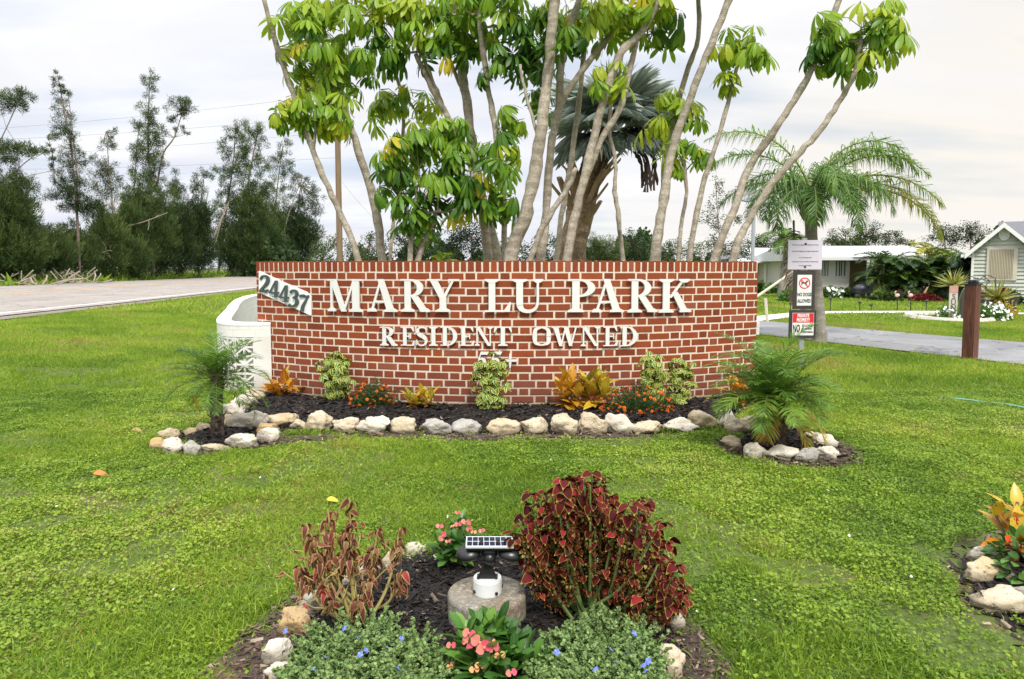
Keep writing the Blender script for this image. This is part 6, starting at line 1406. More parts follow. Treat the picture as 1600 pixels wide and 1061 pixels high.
# crown of thorns, pink
MCT = mleaf('thorn_crown_leaf', [(0, (.025, .090, .015)), (.5, (.07, .20, .03)), (1, (.20, .38, .05))], .3, .35, vein=((.22, .36, .12), .3), spec=.5); MPK = mleaf('pink_petal', [(0, (.76, .07, .14)), (.7, (.84, .13, .20)), (1, (.80, .30, .20))], .3, .5)
OB = leafT(6, lambda t: (t ** .7) * (1 - t ** 6) * 1.1, .14, .16, .46)
PK = G()
for a0 in (0, PI): 
    d = np.array([(math.cos(a0), math.sin(a0), .15)]); PK.inst(leafT(4, lambda t: math.sin(PI * t ** .8) ** .5, .1, .15, 1.0), frames(d, [(0, 0, 1.)], .021, .019, .02, (0, 0, 0)), 0)
PK.lathe([(.003, 0), (.0035, .004), (.001, .006)], (0, 0, 0), 6, 0, (0, 0, 1))
def thorns(label, px, py, rosettes, flowers, sz, oldf=()):
    base = gnd(px, py, .03); root = thing('pink_flowered_plant', label, 'flowering plant', base, None); g = G(); L = G()
    for rx, ry, dY in rosettes:
        h = at(rx, ry, base[1] + dY); P = smooth_path([base, (base + h) / 2 + (0, .01, 0), h], 4); g.tube(P, np.linspace(.010, .007, len(P)), 6)
        m = 18; el = rng.uniform(.0, 1.4, m); az = np.arange(m) * 2.4 + rng.random() * 6; d = np.stack([np.cos(az) * np.cos(el), np.sin(az) * np.cos(el), np.sin(el)], 1); s = sz * rng.uniform(.7, 1.15, m)
        L.inst(OB, frames(d, np.tile((0, 0, 1.), (m, 1)) + rng.normal(size=(m, 3)) * .2, s, s, s, h - np.array((0, 0, .02)) * rng.random((m, 1)) * 2), 0)
    g.build('stem', MST, root); L.build('foliage', MCT, root, smooth=True); f0 = None
    for fx, fy, s, dY in flowers:
        c = at(fx, fy, base[1] + dY)
        if f0 is None: f0 = PK.build('flower', MPK, None); f = f0
        else: f = f0.copy(); COL.objects.link(f)
        f.parent = root; f.location = Vector(c) - Vector(base); f.scale = (s * 1.15,) * 3; f.rotation_euler = (rng.uniform(.6, 1.2), rng.normal() * .3, rng.normal() * .6)
    f1 = None
    for fx, fy, s, dY in oldf:
        c = at(fx, fy, base[1] + dY)
        if f1 is None: f1 = PK.build('faded_flower', mplain('petal_faded', (.55, .27, .10), .7, .2, 30), None); f = f1
        else: f = f1.copy(); COL.objects.link(f)
        f.parent = root; f.location = Vector(c) - Vector(base); f.scale = (s,) * 3; f.rotation_euler = (rng.uniform(.6, 1.2), rng.normal() * .3, rng.normal() * .6)
thorns('small pink-flowered plant behind the solar spotlight', 712, 884, [(690, 850, .0), (705, 835, .03), (720, 820, .03), (735, 840, .02), (700, 865, -.04), (722, 862, -.03), (742, 858, .0), (715, 845, -.06)], [(715, 801, .75, .0), (716, 819, .85, -.05), (728, 816, 1.1, -.05), (733, 826, .7, -.05), (687, 822, .8, -.03), (691, 838, 1.1, -.07), (753, 829, .7, -.03), (700, 846, .6, -.08)], .074, [(707, 822, .7, -.05), (740, 831, .8, -.05)])
thorns('large pink-flowered plant in front of the concrete drum', 768, 1046, [(730, 1000, .0), (752, 985, .03), (775, 990, .04), (800, 1000, .03), (740, 1025, -.05), (770, 1020, -.05), (800, 1030, -.03), (822, 1020, .0), (715, 1035, .0), (755, 1050, -.08), (790, 1058, -.08), (835, 1050, -.02), (720, 1065, -.04)], [(733, 990, 1.15, -.06), (731, 1004, 1.2, -.07), (750, 1004, 1.5, -.09), (756, 1012, 1.3, -.10), (771, 1013, .9, -.08), (705, 1008, .8, -.03), (799, 1051, .9, -.12)], .104, [(774, 1004, .8, -.06), (781, 1024, 1.0, -.08), (704, 1040, .8, -.06), (741, 1046, .9, -.12), (750, 1040, .9, -.12)])
# blue daze mounds
MBD = mleaf('blue_daze_leaf', [(0, (.05, .10, .03)), (.5, (.14, .24, .07)), (1, (.32, .44, .16))], .2, .8, spec=.2)
SL = (RHOMB[0] * np.array((1.2, 1, 1)), RHOMB[1], RHOMB[2])
BF = G(); a = np.arange(5) * 2 * PI / 5; BF.inst(leafT(3, lambda t: .5 + t * .7, .1, .05, .7), frames(np.stack([np.cos(a), np.sin(a), a * 0 + .15], 1), np.tile((0, 0, 1.), (5, 1)), .013, .012, .012, (0, 0, 0)), 0)
MBF = mleaf('blue_petal', [(0, (.14, .20, .72)), (1, (.26, .34, .85))], .25, .6)
def daze(label, box, n, flowers):
    x0, y0, x1, y1 = box; base = gnd((x0 + x1) / 2, y1, .0); root = thing('blue_flowered_plant', label, 'ground cover', base); g = G(); L = G()
    for k in range(n):
        px = rng.uniform(x0, x1); py = rng.uniform(y0, y1 + 60); 
        if ((px - (x0 + x1) / 2) / ((x1 - x0) / 2)) ** 2 + ((py - y1) / (y1 - y0)) ** 2 > 1.02: continue
        b0 = gnd(px, py + 8, .03); hgt = rng.uniform(.035, .12) * (1 - .5 * abs((px - (x0 + x1) / 2) / ((x1 - x0) / 2)) ** 3)
        if not in_poly(np.array([b0[0]]), np.array([b0[1]]), ring_in * 1.0)[0] and rng.random() < .6: continue
        d = rng.normal(size=3) * (.5, .5, 0) + (0, 0, 1); d /= np.linalg.norm(d); P = np.array([b0 + d * hgt * t + np.array((d[0], d[1], 0)) * .04 * t * t for t in np.linspace(0, 1, 6)]); g.tube(P, .0018, 4, caps=False)
        m = 44; t = rng.random(m) ** .7 * 5; i = t.astype(int); i = np.minimum(i, 4); Q = P[i] + (P[i + 1] - P[i]) * (t - i)[:, None]; dd = rand_dir(m, -.1, .9)
        s = rng.uniform(.008, .014, m); L.inst(SL, frames(dd, rand_dir(m, .2, 1), s, s, s, Q), 0, np.clip(.1 + .15 * t + rng.normal(size=m) * .15, 0, 1))
    g.build('stem', MSG2, root); L.build('foliage', MBD, root); f0 = None
    for fx, fy in flowers:
        c = gnd(fx, fy + 34, .13)
        c = at(fx, fy, gnd(fx, fy, .115)[1]) + np.array((0, -.01, .012))
        if f0 is None: f0 = BF.build('flower', MBF, None); f = f0
        else: f = f0.copy(); COL.objects.link(f)
        f.parent = root; f.location = Vector(c) - Vector(base); f.rotation_euler = (rng.uniform(.4, .9), 0, rng.random() * 6); f.scale = (1.0,) * 3
daze('grey-green mound with blue flowers at the road side of the ring', (440, 985, 700, 1085), 1300, [(448, 989), (628, 1001), (607, 1015), (564, 1026), (573, 1019), (509, 1030), (625, 1048), (491, 1049), (645, 1056), (560, 1000), (540, 985)])
daze('grey-green mound with blue flowers under the big red-leaved bush', (835, 982, 1042, 1088), 1400, [(984, 972), (990, 993), (1000, 1002), (986, 1007), (928, 1012), (870, 1022), (954, 1018), (981, 1024), (930, 1049), (1005, 1043), (1008, 1052), (1012, 1036), (960, 1038)])
# croton bed at the photo edge
croton('red and yellow croton in the small bed at the driveway side', 1592, 880, 3.0, 100, 90, 34, MC1, [(1568, 806), (1592, 785), (1615, 800), (1580, 832)])
b0 = gnd(1600, 900, .02); im = thing('impatiens', 'glossy green plant with red flowers below the red and yellow croton', 'flowering plant', b0); L = G(); n = 150; u = rand_dir(n, 0, 1); P = b0 + u * np.array((.17, .15, .17)) + (.06, 0, 0); s = rng.uniform(.04, .065, n); L.inst(VL, frames(u + rand_dir(n) * .6, rand_dir(n, .3, 1), s * 1.3, s, s, P), 0); L.build('foliage', MCT, im, smooth=True)
f0 = None
MRF_ = mleaf('red_petal', [(0, (.75, .04, .01)), (1, (.85, .10, .02))], .3, .5)
for px, py in ((1583, 805), (1588, 812), (1578, 845), (1590, 852)):
    f = PK.build('flower', MRF_, None) if f0 is None else f0.copy()
    if f0 is None: f0 = f
    else: COL.objects.link(f)
    f.parent = im; f.location = Vector(at(px, py, b0[1] + .0)) - Vector(b0); f.scale = (1.6,) * 3; f.rotation_euler = (1.2, rng.random(), rng.random())

# ================================================================== CONCRETE DRUM AND SOLAR SPOTLIGHT
top = gnd(761, 924, .135); RD = 63 * top[1] / FP
b_ = NB('weathered_concrete'); n1 = b_.noise(14, 6, .65); n2 = b_.noise(5, 4); n3 = b_.noise(70, 4, .7); c_ = b_.mix(b_.ramp(n1, [(.35, 0.0), (.65, 1.0)]), (.27, .25, .21), (.17, .15, .115)); c_ = b_.mix(b_.ramp(n2, [(.5, 0.0), (.68, .7)]), c_, (.22, .16, .10)); c_ = b_.mix(b_.ramp(n3, [(.52, 0.0), (.66, .8)]), c_, (.46, .42, .35)); c_ = b_.mix(b_.ramp(b_.noise(38, 5, .75), [(.56, 0.0), (.66, .8)]), c_, (.09, .075, .05)); MCN = b_.pbr(c_, .95, b_.bump(b_.math('ADD', n1, n3), .8, .008), spec=.2)
drum = thing('concrete_drum', 'round weathered concrete footing holding the solar spotlight', 'concrete footing', (top[0], top[1], 0))
g = G(); g.lathe([(RD, -.03), (RD * 1.005, .06), (RD, .125), (RD * .98, .133), (RD * .95, .136), (RD * .5, .137), (.001, .137)], (top[0], top[1], 0), 56, sy=1.0)
V = g.V[0]; V += np.stack([np.sin(V[:, 2] * 60 + V[:, 0] * 40) * .0018, np.cos(V[:, 0] * 47 + V[:, 2] * 33) * .0018, np.sin(V[:, 0] * 35) * np.sin(V[:, 1] * 41) * .0014], 1); g.build('footing', MCN, drum, smooth=False)
MPC = mplain('pvc_white', (.66, .67, .66), .4, .08, 12, .1); MBK2 = mplain('lamp_black', (.012, .012, .013), .32, .2, 30)
lamp = thing('solar_spotlight', 'black twin-headed solar spotlight with a tilted panel on a white round box', 'spotlight', (top[0], top[1], .137))
cx, cy = top[0] + .002, top[1] - .01; k = cy / FP; g = G(); r = 23 * k
g.lathe([(r * .98, 0), (r, .004), (r, .050), (r * .97, .054), (r * .96, .058), (.001, .058)], (cx, cy, .1372), 40); jb = g.build('junction_box', MPC, lamp, smooth=False)
for a in (-2.6, -.9, .3):
    g = G(); g.tube([(cx + math.cos(a) * r * .98, cy + math.sin(a) * r * .98, .152), (cx + math.cos(a) * r * 1.1, cy + math.sin(a) * r * 1.1, .152)], .006, 10); g.build('plug', MBK2, jb)
g = G(); zb = .1955; g.box((cx - .038, cy - .018, zb), (cx + .038, cy + .018, zb + .004))
for s in (-1, 1):
    g.add([(cx + s * .034, cy - .016, zb + .004), (cx + s * .026, cy - .016, zb + .004), (cx + s * .008, cy - .012, zb + .045), (cx + s * .020, cy - .012, zb + .045), (cx + s * .034, cy - .008, zb + .004), (cx + s * .026, cy - .008, zb + .004), (cx + s * .008, cy - .006, zb + .045), (cx + s * .020, cy - .006, zb + .045)], [(0, 1, 2, 3), (7, 6, 5, 4), (0, 4, 5, 1), (1, 5, 6, 2), (2, 6, 7, 3), (3, 7, 4, 0)])
    g.tube([(cx + s * .033, cy - .02, zb + .002), (cx + s * .033, cy - .02, zb + .008)], .005, 8)
g.add([(cx - .030, cy - .0165, zb + .004), (cx + .030, cy - .0165, zb + .004), (cx + .013, cy - .0125, zb + .05), (cx - .013, cy - .0125, zb + .05), (cx - .030, cy - .0125, zb + .004), (cx + .030, cy - .0125, zb + .004), (cx + .013, cy - .0095, zb + .05), (cx - .013, cy - .0095, zb + .05)], [(0, 1, 2, 3), (7, 6, 5, 4), (0, 4, 5, 1), (1, 5, 6, 2), (2, 6, 7, 3), (3, 7, 4, 0)])
g.box((cx - .014, cy - .014, zb + .038), (cx + .014, cy + .004, zb + .058)); g.build('bracket', MBK2, lamp)
def ell(g, c, r, rot=0, tilt=0, mat=0, n=18, m=12):
    V = []; 
    for i in range(1, m):
        ph = PI * i / m
        for j in range(n): V.append((math.sin(ph) * math.cos(2 * PI * j / n), math.sin(ph) * math.sin(2 * PI * j / n), math.cos(ph)))
    V = np.array(V + [(0, 0, 1), (0, 0, -1)]) * np.array(r); ca, sa = math.cos(tilt), math.sin(tilt); V = np.stack([V[:, 0], V[:, 1] * ca - V[:, 2] * sa, V[:, 1] * sa + V[:, 2] * ca], 1); ca, sa = math.cos(rot), math.sin(rot); V = np.stack([V[:, 0] * ca - V[:, 2] * sa, V[:, 1], V[:, 0] * sa + V[:, 2] * ca], 1) + np.array(c)
    F = [(i * n + j, (i + 1) * n + j, (i + 1) * n + (j + 1) % n, i * n + (j + 1) % n) for i in range(m - 2) for j in range(n)] + [(len(V) - 2, j, (j + 1) % n) for j in range(n)] + [(len(V) - 1, (m - 2) * n + (j + 1) % n, (m - 2) * n + j) for j in range(n)]
    g.add(V, F, mat)
for s in (-1, 1):
    g = G(); hc = at(765 + s * 33, 864, cy - .01); ell(g, hc, (.046, .040, .024), s * -.10, .35); hd = g.build('lamp_head', MBK2, lamp, smooth=True)
    g = G(); g.tube([at(765 + s * 8, 862, cy), hc], .009, 8)
    kc = at(765 + s * 13, 851, cy - .03); g.tube([kc, kc + (0, .02, 0)], .008, 10); g.build('swivel_arm', MBK2, hd)
g = G(); ell(g, at(765, 872, cy - .02), (.024, .026, .024)); ell(g, at(765, 862, cy), (.032, .03, .028)); g.build('sensor_dome', MBK2, lamp, smooth=True)
p0, p1_, p2_, p3 = at(727.5, 854, cy - .045), at(802.5, 854, cy - .045), at(800.5, 838, cy + .035), at(728.5, 838, cy + .035)
def slab(P, th, inset=0): 
    n = np.cross(P[1] - P[0], P[3] - P[0]); n /= np.linalg.norm(n); return n
nn = slab([p0, p1_, p2_, p3], 0); C4 = [p0, p1_, p2_, p3]; g = G(); V = [c for c in C4] + [c - nn * .007 for c in C4]; FB = [(0, 1, 2, 3), (7, 6, 5, 4), (0, 4, 5, 1), (1, 5, 6, 2), (2, 6, 7, 3), (3, 7, 4, 0)]; g.add(V, FB); pn = g.build('solar_panel', mplain('panel_rim', (.60, .62, .64), .35, .05), lamp)
g = G(); cc = sum(C4) / 4
V = [cc + (c - cc) * np.array((.985, .985, .985)) - nn * .009 for c in C4]; g.add(V + [c - nn * .006 for c in V], FB); g.build('panel_back', MBK2, pn)
g = G()
for i in range(8):
    for j in range(2):
        a0, a1 = .02 + .96 * i / 8 + .006, .02 + .96 * (i + 1) / 8 - .006; b0_, b1_ = .05 + .9 * j / 2 + .03, .05 + .9 * (j + 1) / 2 - .03
        f_ = lambda a, b2: (p0 * (1 - a) + p1_ * a) * (1 - b2) + (p3 * (1 - a) + p2_ * a) * b2 + nn * .0006
        g.add([f_(a0, b0_), f_(a1, b0_), f_(a1, b1_), f_(a0, b1_)], [(0, 1, 2, 3)])
g.build('solar_cell_grid', mplain('cell_blue', (.012, .014, .035), .15, .2, 40, spec=.8), pn)
g = G(); g.tube([at(765, 866, cy + .01), cc - nn * .008], .010, 8); g.build('panel_mount', MBK2, lamp)
# ================================================================== YARD THINGS ON THE DRIVEWAY SIDE
MBLK = mplain('iron_black', (.02, .02, .022), .6)
for px, py, top_, lb in ((1235, 492, 474, 'beside the sign post'), (1297, 487, 466, 'in front of the white home windows'), (1343, 487, 472, 'in front of the carport'), (1361, 486, 476, 'in front of the carport posts'), (1447, 487, 470, 'before the dark palms')):
    b0 = gnd(px, py); Y = b0[1]; t_ = thing('path_light', 'black solar path light on a stake ' + lb, 'path light', b0, 'solar path lights along the walk'); zt = at(px, top_, Y)[2]; g = G(); g.tube([b0, (b0[0], Y, zt)], .014, 5); g.build('stake', MBLK, t_); g = G(); g.lathe([(.02, -.04), (.06, -.02), (.055, .0), (.02, .03), (.005, .04)], (b0[0], Y, zt), 10); g.build('lamp_head', MBLK, t_)
for px, lb in ((1402, 'pink and white flamingo stake before the palms, nearer the carport'), (1423, 'pink and white flamingo stake before the palms, nearer the green house')):
    b0 = gnd(px, 486); Y = b0[1]; t_ = thing('flamingo_stake', lb, 'garden ornament', b0, 'flamingo stakes by the walk'); c = at(px, 463, Y); g = G(); g.tube([b0, c], .015, 5); g.build('stake', MBLK, t_)
    g = G(); ell(g, c + (0, 0, .03), (.07, .05, .055), .3); g.tube(smooth_path([c + (-.04, 0, .06), c + (-.08, 0, .12), c + (-.035, 0, .16), c + (-.06, 0, .13)], 4), .014, 6); g.build('bird_body', mplain('flamingo', (.75, .38, .34), .6, .2, 12), t_, smooth=True)
# planting island with the number stake
ic = gnd(1517, 503); iY = ic[1]; k = iY / FP
isl = thing('flower_bed_edging', 'oval ring of pale edging stones round the driveway planting island', 'bed edging', ic); g = G(); rx = 53 * k; ry = 1.15
P = [(ic[0] + rx * math.cos(a), iY + .9 + ry * math.sin(a), .03) for a in np.linspace(0, 2 * PI, 41)]
g.tube(P, .085, 6, caps=False, jit=.08); g.build('edging', mplain('edging_stone', (.55, .50, .43), .9, .2, 4), isl)
def mound(name, label, cat, px, Y, wpx, hpx, mat, n=900, leaf=.05, fl=None, nf=0, group=None, ztop=None, T=RHOMB, kind='m'):
    b0 = at(px, 430, Y); b0[2] = 0; kk = Y / FP; root = thing(name, label, cat, b0, group); R = np.array((wpx / 2 * kk, min(wpx / 2 * kk, .5), hpx * kk)); L = G(); u = rand_dir(n, 0, 1); P = b0 + u * R * rng.uniform(.35, 1.05, n)[:, None]; s = leaf * rng.uniform(.6, 1.3, n)
    L.inst(T, frames(u + rand_dir(n) * .9, rand_dir(n), s * .8, s, s, P), 0, np.clip(.4 + .25 * u[:, 2] + rng.normal(size=n) * .18, 0, 1)); L.build('foliage', mat, root)
    g = G()
    for q_ in P[::max(1, n // 8)]: g.tube([b0, q_], .012, 4, caps=False)
    g.build('stem', MST, root)
    if fl:
        F_ = G(); v = rand_dir(nf, .1, 1); v[:, 1] = -np.abs(v[:, 1]); F_.inst(RHOMB, frames(rand_dir(nf), np.tile((0, -1, .6), (nf, 1)) + rng.normal(size=(nf, 3)) * .3, leaf * 1.2, leaf * 1.2, leaf, b0 + v * R * 1.08), 0); F_.build('blossoms', fl, root)
    return root
MWF = mplain('white_petal', (.75, .74, .70), .6); MRB = mleaf('ruby_leaf', [(0, (.10, .01, .01)), (1, (.28, .04, .03))], .2, .5)
mound('flowering_shrub', 'white-flowered low shrub round the number stake, planting island', 'shrub', 1488, iY + .3, 44, 26, MCT, 700, .07, MWF, 26)
mound('flowering_shrub', 'wide low white-flowered shrub on the planting island, driveway lamp side', 'shrub', 1545, iY + .4, 62, 26, MCT, 1100, .07, MWF, 60)
mound('flowering_shrub', 'dark green tub-like shrub at the end of the planting island', 'shrub', 1562, iY + .8, 26, 24, MBG, 500, .07, MWF, 8)
mound('flowering_shrub', 'yellow-green ground cover spilling off the planting island', 'shrub', 1572, iY + 1.4, 40, 30, MC2, 500, .06)
MSP = mleaf('spiky_leaf', [(0, (.20, .22, .04)), (.6, (.42, .42, .10)), (1, (.60, .56, .18))], .2, .5)
def spiky(label, px, py, Y, r, n):
    c = at(px, py, Y); b0 = c.copy(); b0[2] = 0; root = thing('yucca', label, 'spiky plant', b0); g = G(); g.tube([b0, c], .05, 6); g.build('stem', MST, root); L = G(); d = rand_dir(n, -.1, 1); L.inst(BLADE, frames(d, rand_dir(n), .05, r * rng.uniform(.8, 1.1, n), .2, c), 0); L.build('foliage', MSP, root)
spiky('spiky yellow variegated plant above the number stake', 1490, 446, iY + .9, .50, 70); spiky('spiky yellow variegated plant near the iron trellis', 1558, 466, iY + 1.6, .62, 80)
st = at(1490, 470, iY + .15); s_ = thing('number_stake', 'whitewashed board reading SUNNY in upright letters on the planting island', 'garden sign', (st[0], st[1], 0)); z1 = at(1490, 447, st[1])[2]; g = G(); g.box((st[0] - .11, st[1] - .012, 0), (st[0] + .09, st[1] + .012, z1)); bd = g.build('board', mplain('board_wash', (.52, .49, .44), .8, .2, 6), s_)
g = G(); g.box((st[0] - .11, st[1] - .02, z1 - .16), (st[0] + .09, st[1] - .013, z1 + .01)); g.build('painted_tip', mplain('tip_coral', (.50, .27, .22), .7, .3, 10), bd)
for i, ch in enumerate('SUNNY'): text('lettering', ch, .19, (st[0] - .01, st[1] - .0135, at(1490, 464 + i * 8.6, st[1])[2]), mplain('stake_letter', (.12, .11, .10), .7), bd, 1.0, .001, bold=.006)
ir = gnd(1546, 500); ir[1] += 1.0; t_ = thing('iron_trellis', 'thin black wrought iron hook arch over the planting island', 'trellis', ir); Y = ir[1]
g = G()
for a in (1528, 1555): g.tube([at(a, 498, Y), at(a, 434, Y)], .012, 5)
for a, b2, h in ((1501, 1528, 434), (1528, 1553, 432)): g.tube(smooth_path([at(a, h + 8, Y), at((a + b2) / 2, h - 2, Y), at(b2, h + 2, Y)], 4), .011, 5)
g.tube(smooth_path([at(1538, 432, Y), at(1546, 440, Y), at(1540, 446, Y), at(1542, 455, Y)], 4), .01, 5); g.build('iron_frame', MBLK, t_)
for px, py, w, lb in ((1537, 477, 16, 'dark round pot behind the wooden post on the island'), (1580, 478, 18, 'dark round pot near the green house wall')):
    Y = iY + 3; c = at(px, py, Y); g = G(); c[2] = 0; r = w * Y / FP / 2; g.lathe([(r * .7, 0), (r, .35), (r * 1.05, .55), (r * .9, .56), (r * .85, .5)], c, 14); tag(g.build('flower_pot', MBLK), lb, 'pot', 'dark pots by the green house')
for px, wd, hp, m_, lb, Y in ((1300, 34, 16, MCT, 'low rose hedge with pale blooms under the white home windows', HY - 1.6), (1322, 24, 14, MBG, 'dark little shrub at the carport corner', HY - 1.7), (1283, 18, 12, MBG, 'small round shrub next to the sign post base of the home', HY - 1.8), (1213, 40, 16, MCT, 'low green shrub before the cream home', 34.0), (1188, 16, 18, MBG, 'grey-green shrub at the cream porch', 34.5), (1236, 34, 18, MCT, 'rounded light green shrub behind the boards', 26.0), (1385, 46, 14, MBG, 'dark ground shrub under the areca palms', HY - 4.2), (1575, 40, 20, MBG, 'green shrub at the green house foundation', Y3 - .9), (1538, 30, 16, MRB, 'ruby-leaved plant by the green house wall', Y3 - 1.2), (1568, 14, 26, MRB, 'upright red-leaved plant under the shutter', Y3 - 1.8), (1448, 40, 9, MRB, 'low red ti plants before the dark palms', HY - 4.6)):
    if lb.startswith('small round shrub'): lb = 'small round shrub at the corner of the white home'
    mound('garden_shrub', lb, 'shrub', px, Y, wd, hp, m_, 600, .16, MWF if 'rose' in lb else None, 20, 'shrubs round the homes')
bq = at(1347, 440, HY - 2.2); bq[2] = 0; t_ = thing('covered_grill', 'dark barbecue grill standing at the tan carport', 'grill', bq); g = G(); g.box((bq[0] - .35, bq[1] - .25, .25), (bq[0] + .35, bq[1] + .25, .42)); g.build('cart', MBLK, t_); g = G(); ell(g, bq + (0, 0, .44), (.33, .26, .20)); g.build('lid', mplain('grill_lid', (.05, .055, .07), .3), t_, smooth=True)
g = G(); 
for s in (-1, 1): g.tube([bq + (s * .3, 0, 0), bq + (s * .3, 0, .3)], .03, 6)
g.build('leg_frame', MBLK, t_)
for (x0, y0, x1, y1, Y, lb) in ((1150, 486, 1240, 424, 17.5, 'long pale bamboo prop leaning up from behind the brick wall end'), (1199, 503, 1196, 466, 16.5, 'short white stake standing on the lawn past the brick wall end')):
    g = G(); g.tube([at(x0, y0, Y), at(x1, y1, Y)], .035, 6); tag(g.build('stake', mplain('bamboo', (.60, .55, .42), .7)), lb, 'stake')
P = np.array([gnd(x, y, .015) for x, y in ((1468, 622), (1500, 625), (1540, 630), (1575, 634), (1610, 641), (1680, 655))]); P[:, 2] += .012; g = G(); g.tube(smooth_path(P, 5), .008, 6); tag(g.build('garden_hose', mplain('hose_teal', (.18, .42, .36), .5)), 'thin pale teal garden hose lying across the lawn towards the driveway', 'hose')

# ================================================================== GRASS
MGR = None
b_ = NB('lawn_grass'); u_, v_, r_, vec_ = b_.lc()
c_ = b_.ramp(r_, [(0, (.04, .11, .010)), (.35, (.14, .245, .020)), (.7, (.27, .395, .034)), (.9, (.40, .50, .055)), (.97, (.48, .46, .15)), (1, (.36, .21, .09))])
big = b_.noise(.55, 5, .6); c_ = b_.mix(b_.ramp(big, [(.35, .45), (.6, 0.0)]), c_, (.17, .28, .03)); c_ = b_.mix(b_.ramp(b_.noise(1.1, 4, .6), [(.52, 0.0), (.72, .35)]), c_, (.38, .50, .035))
c_ = b_.mix(b_.ramp(b_.noise(2.3, 5, .65), [(.60, 0.0), (.72, .55)]), c_, (.28, .21, .09))
MGR = b_.pbr(c_, .55, None, 0, .3, .38)
keep_out = [drive_poly, walk_poly, road_poly, planter_poly, np.array(fp + [gnd(1170, 640)[:2]] + back + [gnd(385, 640)[:2], gnd(350, 652)[:2]]), ring_in, BEDS[1], BEDS[2], fr_poly]
thin_out = [ring_out, BEDS[3], BEDS[4], BEDS[-1]]
def vnoise(x, y, s, seed):
    r = np.random.default_rng(seed); T = r.random((64, 64)); X_ = (x * s) % 64; Y_ = (y * s) % 64; i = X_.astype(int); j = Y_.astype(int); fx = sstep(X_ - i); fy = sstep(Y_ - j)
    a = T[i % 64, j % 64]; b2 = T[(i + 1) % 64, j % 64]; c2 = T[i % 64, (j + 1) % 64]; d2 = T[(i + 1) % 64, (j + 1) % 64]; return (a * (1 - fx) + b2 * fx) * (1 - fy) + (c2 * (1 - fx) + d2 * fx) * fy
def scatter(y0, y1, dens, side=1.15, extra=1.2):
    A = (y1 - y0) * ((y0 + y1) * .75 * side + 2 * extra); n = int(A * dens); y = rng.uniform(y0, y1, int(n * 1.35)); h = .75 * side * y + extra; hm = .75 * side * y1 + extra
    x = rng.uniform(-hm, hm, len(y)); k = np.abs(x) < h; x, y = x[k], y[k]
    ok = np.ones(len(x), bool)
    jx = x + (vnoise(x, y, 7, 31) - .5) * .26 + rng.normal(size=len(x)) * .03; jy = y + (vnoise(x, y, 7, 32) - .5) * .16 + rng.normal(size=len(x)) * .02
    for P in keep_out: ok &= ~in_poly(jx, jy, P)
    for P in thin_out: ok &= ~(in_poly(x, y, P) & (rng.random(len(x)) < .93))
    bare = vnoise(x, y, 1.3, 3) * .6 + vnoise(x, y, 4.1, 4) * .4; ok &= ~((bare > .665) & (rng.random(len(x)) < .72))
    ok &= ~(np.abs((x - WC[0]) ** 2 + (y - WC[1]) ** 2 - (WR - .1) ** 2) < .0)
    return x[ok], y[ok]
def tone_at(x, y): return .55 * vnoise(x, y, .9, 11) + .25 * vnoise(x, y, 3.2, 12) + .2 * vnoise(x, y, 9, 13)
g = G()
# broad-leaved ground cover among the grass close to the camera
x, y = scatter(1.7, 7.2, 14500, 1.03, 1.9)
cl = vnoise(x, y, .8, 21) * .6 + vnoise(x, y, 2.7, 22) * .4; hum = vnoise(x, y, 6.5, 23)
clover = rng.random(len(x)) < np.clip((cl - .32) * 4, .10, .80)
xc_, yc_ = x[clover], y[clover]; n = len(xc_); z = zg(xc_, yc_) + .004 + rng.random(n) * (.012 + .055 * hum[clover] ** 1.5); s = rng.uniform(.007, .0185, n)
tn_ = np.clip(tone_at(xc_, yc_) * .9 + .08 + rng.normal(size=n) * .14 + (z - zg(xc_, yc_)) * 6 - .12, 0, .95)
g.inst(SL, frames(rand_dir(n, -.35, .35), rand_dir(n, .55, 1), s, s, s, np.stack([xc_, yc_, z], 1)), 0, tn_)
xb, yb = x[~clover], y[~clover]; n = len(xb); d = rand_dir(n, .25, 1); L = rng.uniform(.026, .07, n) * (.6 + 1.0 * hum[~clover] ** 1.5)
tn_ = np.clip(tone_at(xb, yb) + .12 + rng.normal(size=n) * .17, 0, 1); g.inst(BLADE, frames(d, rand_dir(n, -.2, .6), rng.uniform(.0035, .0065, n), L, L, np.stack([xb, yb, zg(xb, yb)], 1)), 0, tn_)
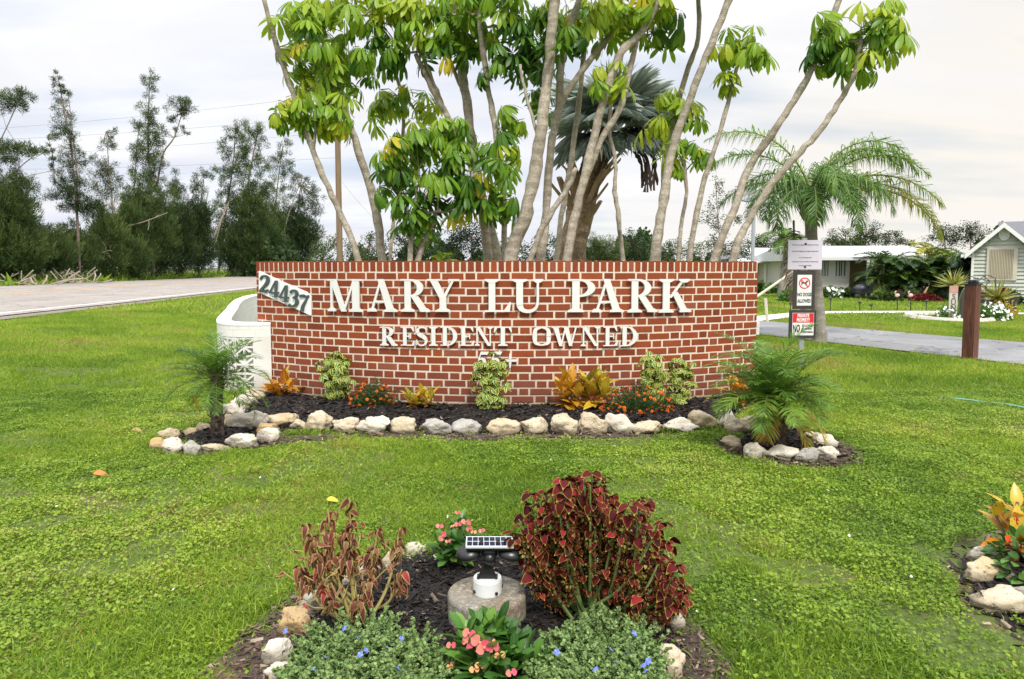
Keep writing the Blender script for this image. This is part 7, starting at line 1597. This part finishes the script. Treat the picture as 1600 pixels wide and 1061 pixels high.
x, y = scatter(7.2, 17, 2400, 1.08, 2.4); n = len(x); d = rand_dir(n, .3, 1); L = rng.uniform(.04, .085, n); g.inst(TRI, frames(d, rand_dir(n, -.2, .6), rng.uniform(.008, .014, n), L, L, np.stack([x, y, zg(x, y)], 1)), 0, np.clip(tone_at(x, y) + .15 + rng.normal(size=n) * .14, 0, 1))
x, y = scatter(17, 48, 260, 1.05, 4.0); n = len(x); d = rand_dir(n, .3, 1); L = rng.uniform(.06, .13, n); g.inst(TRI, frames(d, rand_dir(n, -.2, .6), rng.uniform(.03, .05, n), L, L, np.stack([x, y, zg(x, y)], 1)), 0, np.clip(tone_at(x, y) + .2 + rng.normal(size=n) * .12, 0, 1))
# verge beyond the road
n = 30000; t = rng.uniform(-5, 80, n); o = RW + rng.random(n) * 6; p = RN0[None] + rn[None] * o[:, None] + rd[None] * t[:, None]; L = rng.uniform(.2, .5, n) * np.where(rng.random(n) < .1, 2, 1); g.inst(TRI, frames(rand_dir(n, .3, 1), rand_dir(n, -.2, .6), L * .4, L, L, np.c_[p, np.full(n, .25)]), 0, np.clip(.55 + rng.normal(size=n) * .18, 0, 1))
tag(g.build('grass', MGR), 'bright green lawn of grass and low clover-like weeds', kind='stuff')
g = G()
# fallen things on the lawn
for px, py, c, lb in ((145, 740, (.55, .20, .06), 'curled orange-brown fallen leaf lying on the lawn, road side'), (205, 672, (.42, .27, .12), 'tan fallen leaf on the lawn near the small palm ring'), (510, 781, (.62, .50, .05), 'yellow fallen leaf beside the withered plant')):
    p = gnd(px, py, .035); L = G(); s = .085 if px != 510 else .07; L.inst(CL, frames([(1, .2, .1)], [(0, -.5, 1)], s * 1.1, s, s * 2, p), 0); tag(L.build('fallen_leaf', mplain('leaf_%d' % px, c, .8, .2, 40)), lb, 'leaf')
L = G(); n = 30; px = rng.uniform(10, 1590, n); py = rng.uniform(600, 1000, n)
P = np.array([gnd(a, b2, .04) for a, b2 in zip(px, py)]); ok = np.ones(n, bool)
for q_ in keep_out: ok &= ~in_poly(P[:, 0], P[:, 1], q_)
P = P[ok]; L.inst(RHOMB, frames(rand_dir(len(P), -.2, .2), rand_dir(len(P), .6, 1), .02, rng.uniform(.009, .018, len(P)), .012, P), 0); tag(L.build('petal_litter', MWF), 'white petals scattered over the lawn', kind='stuff')
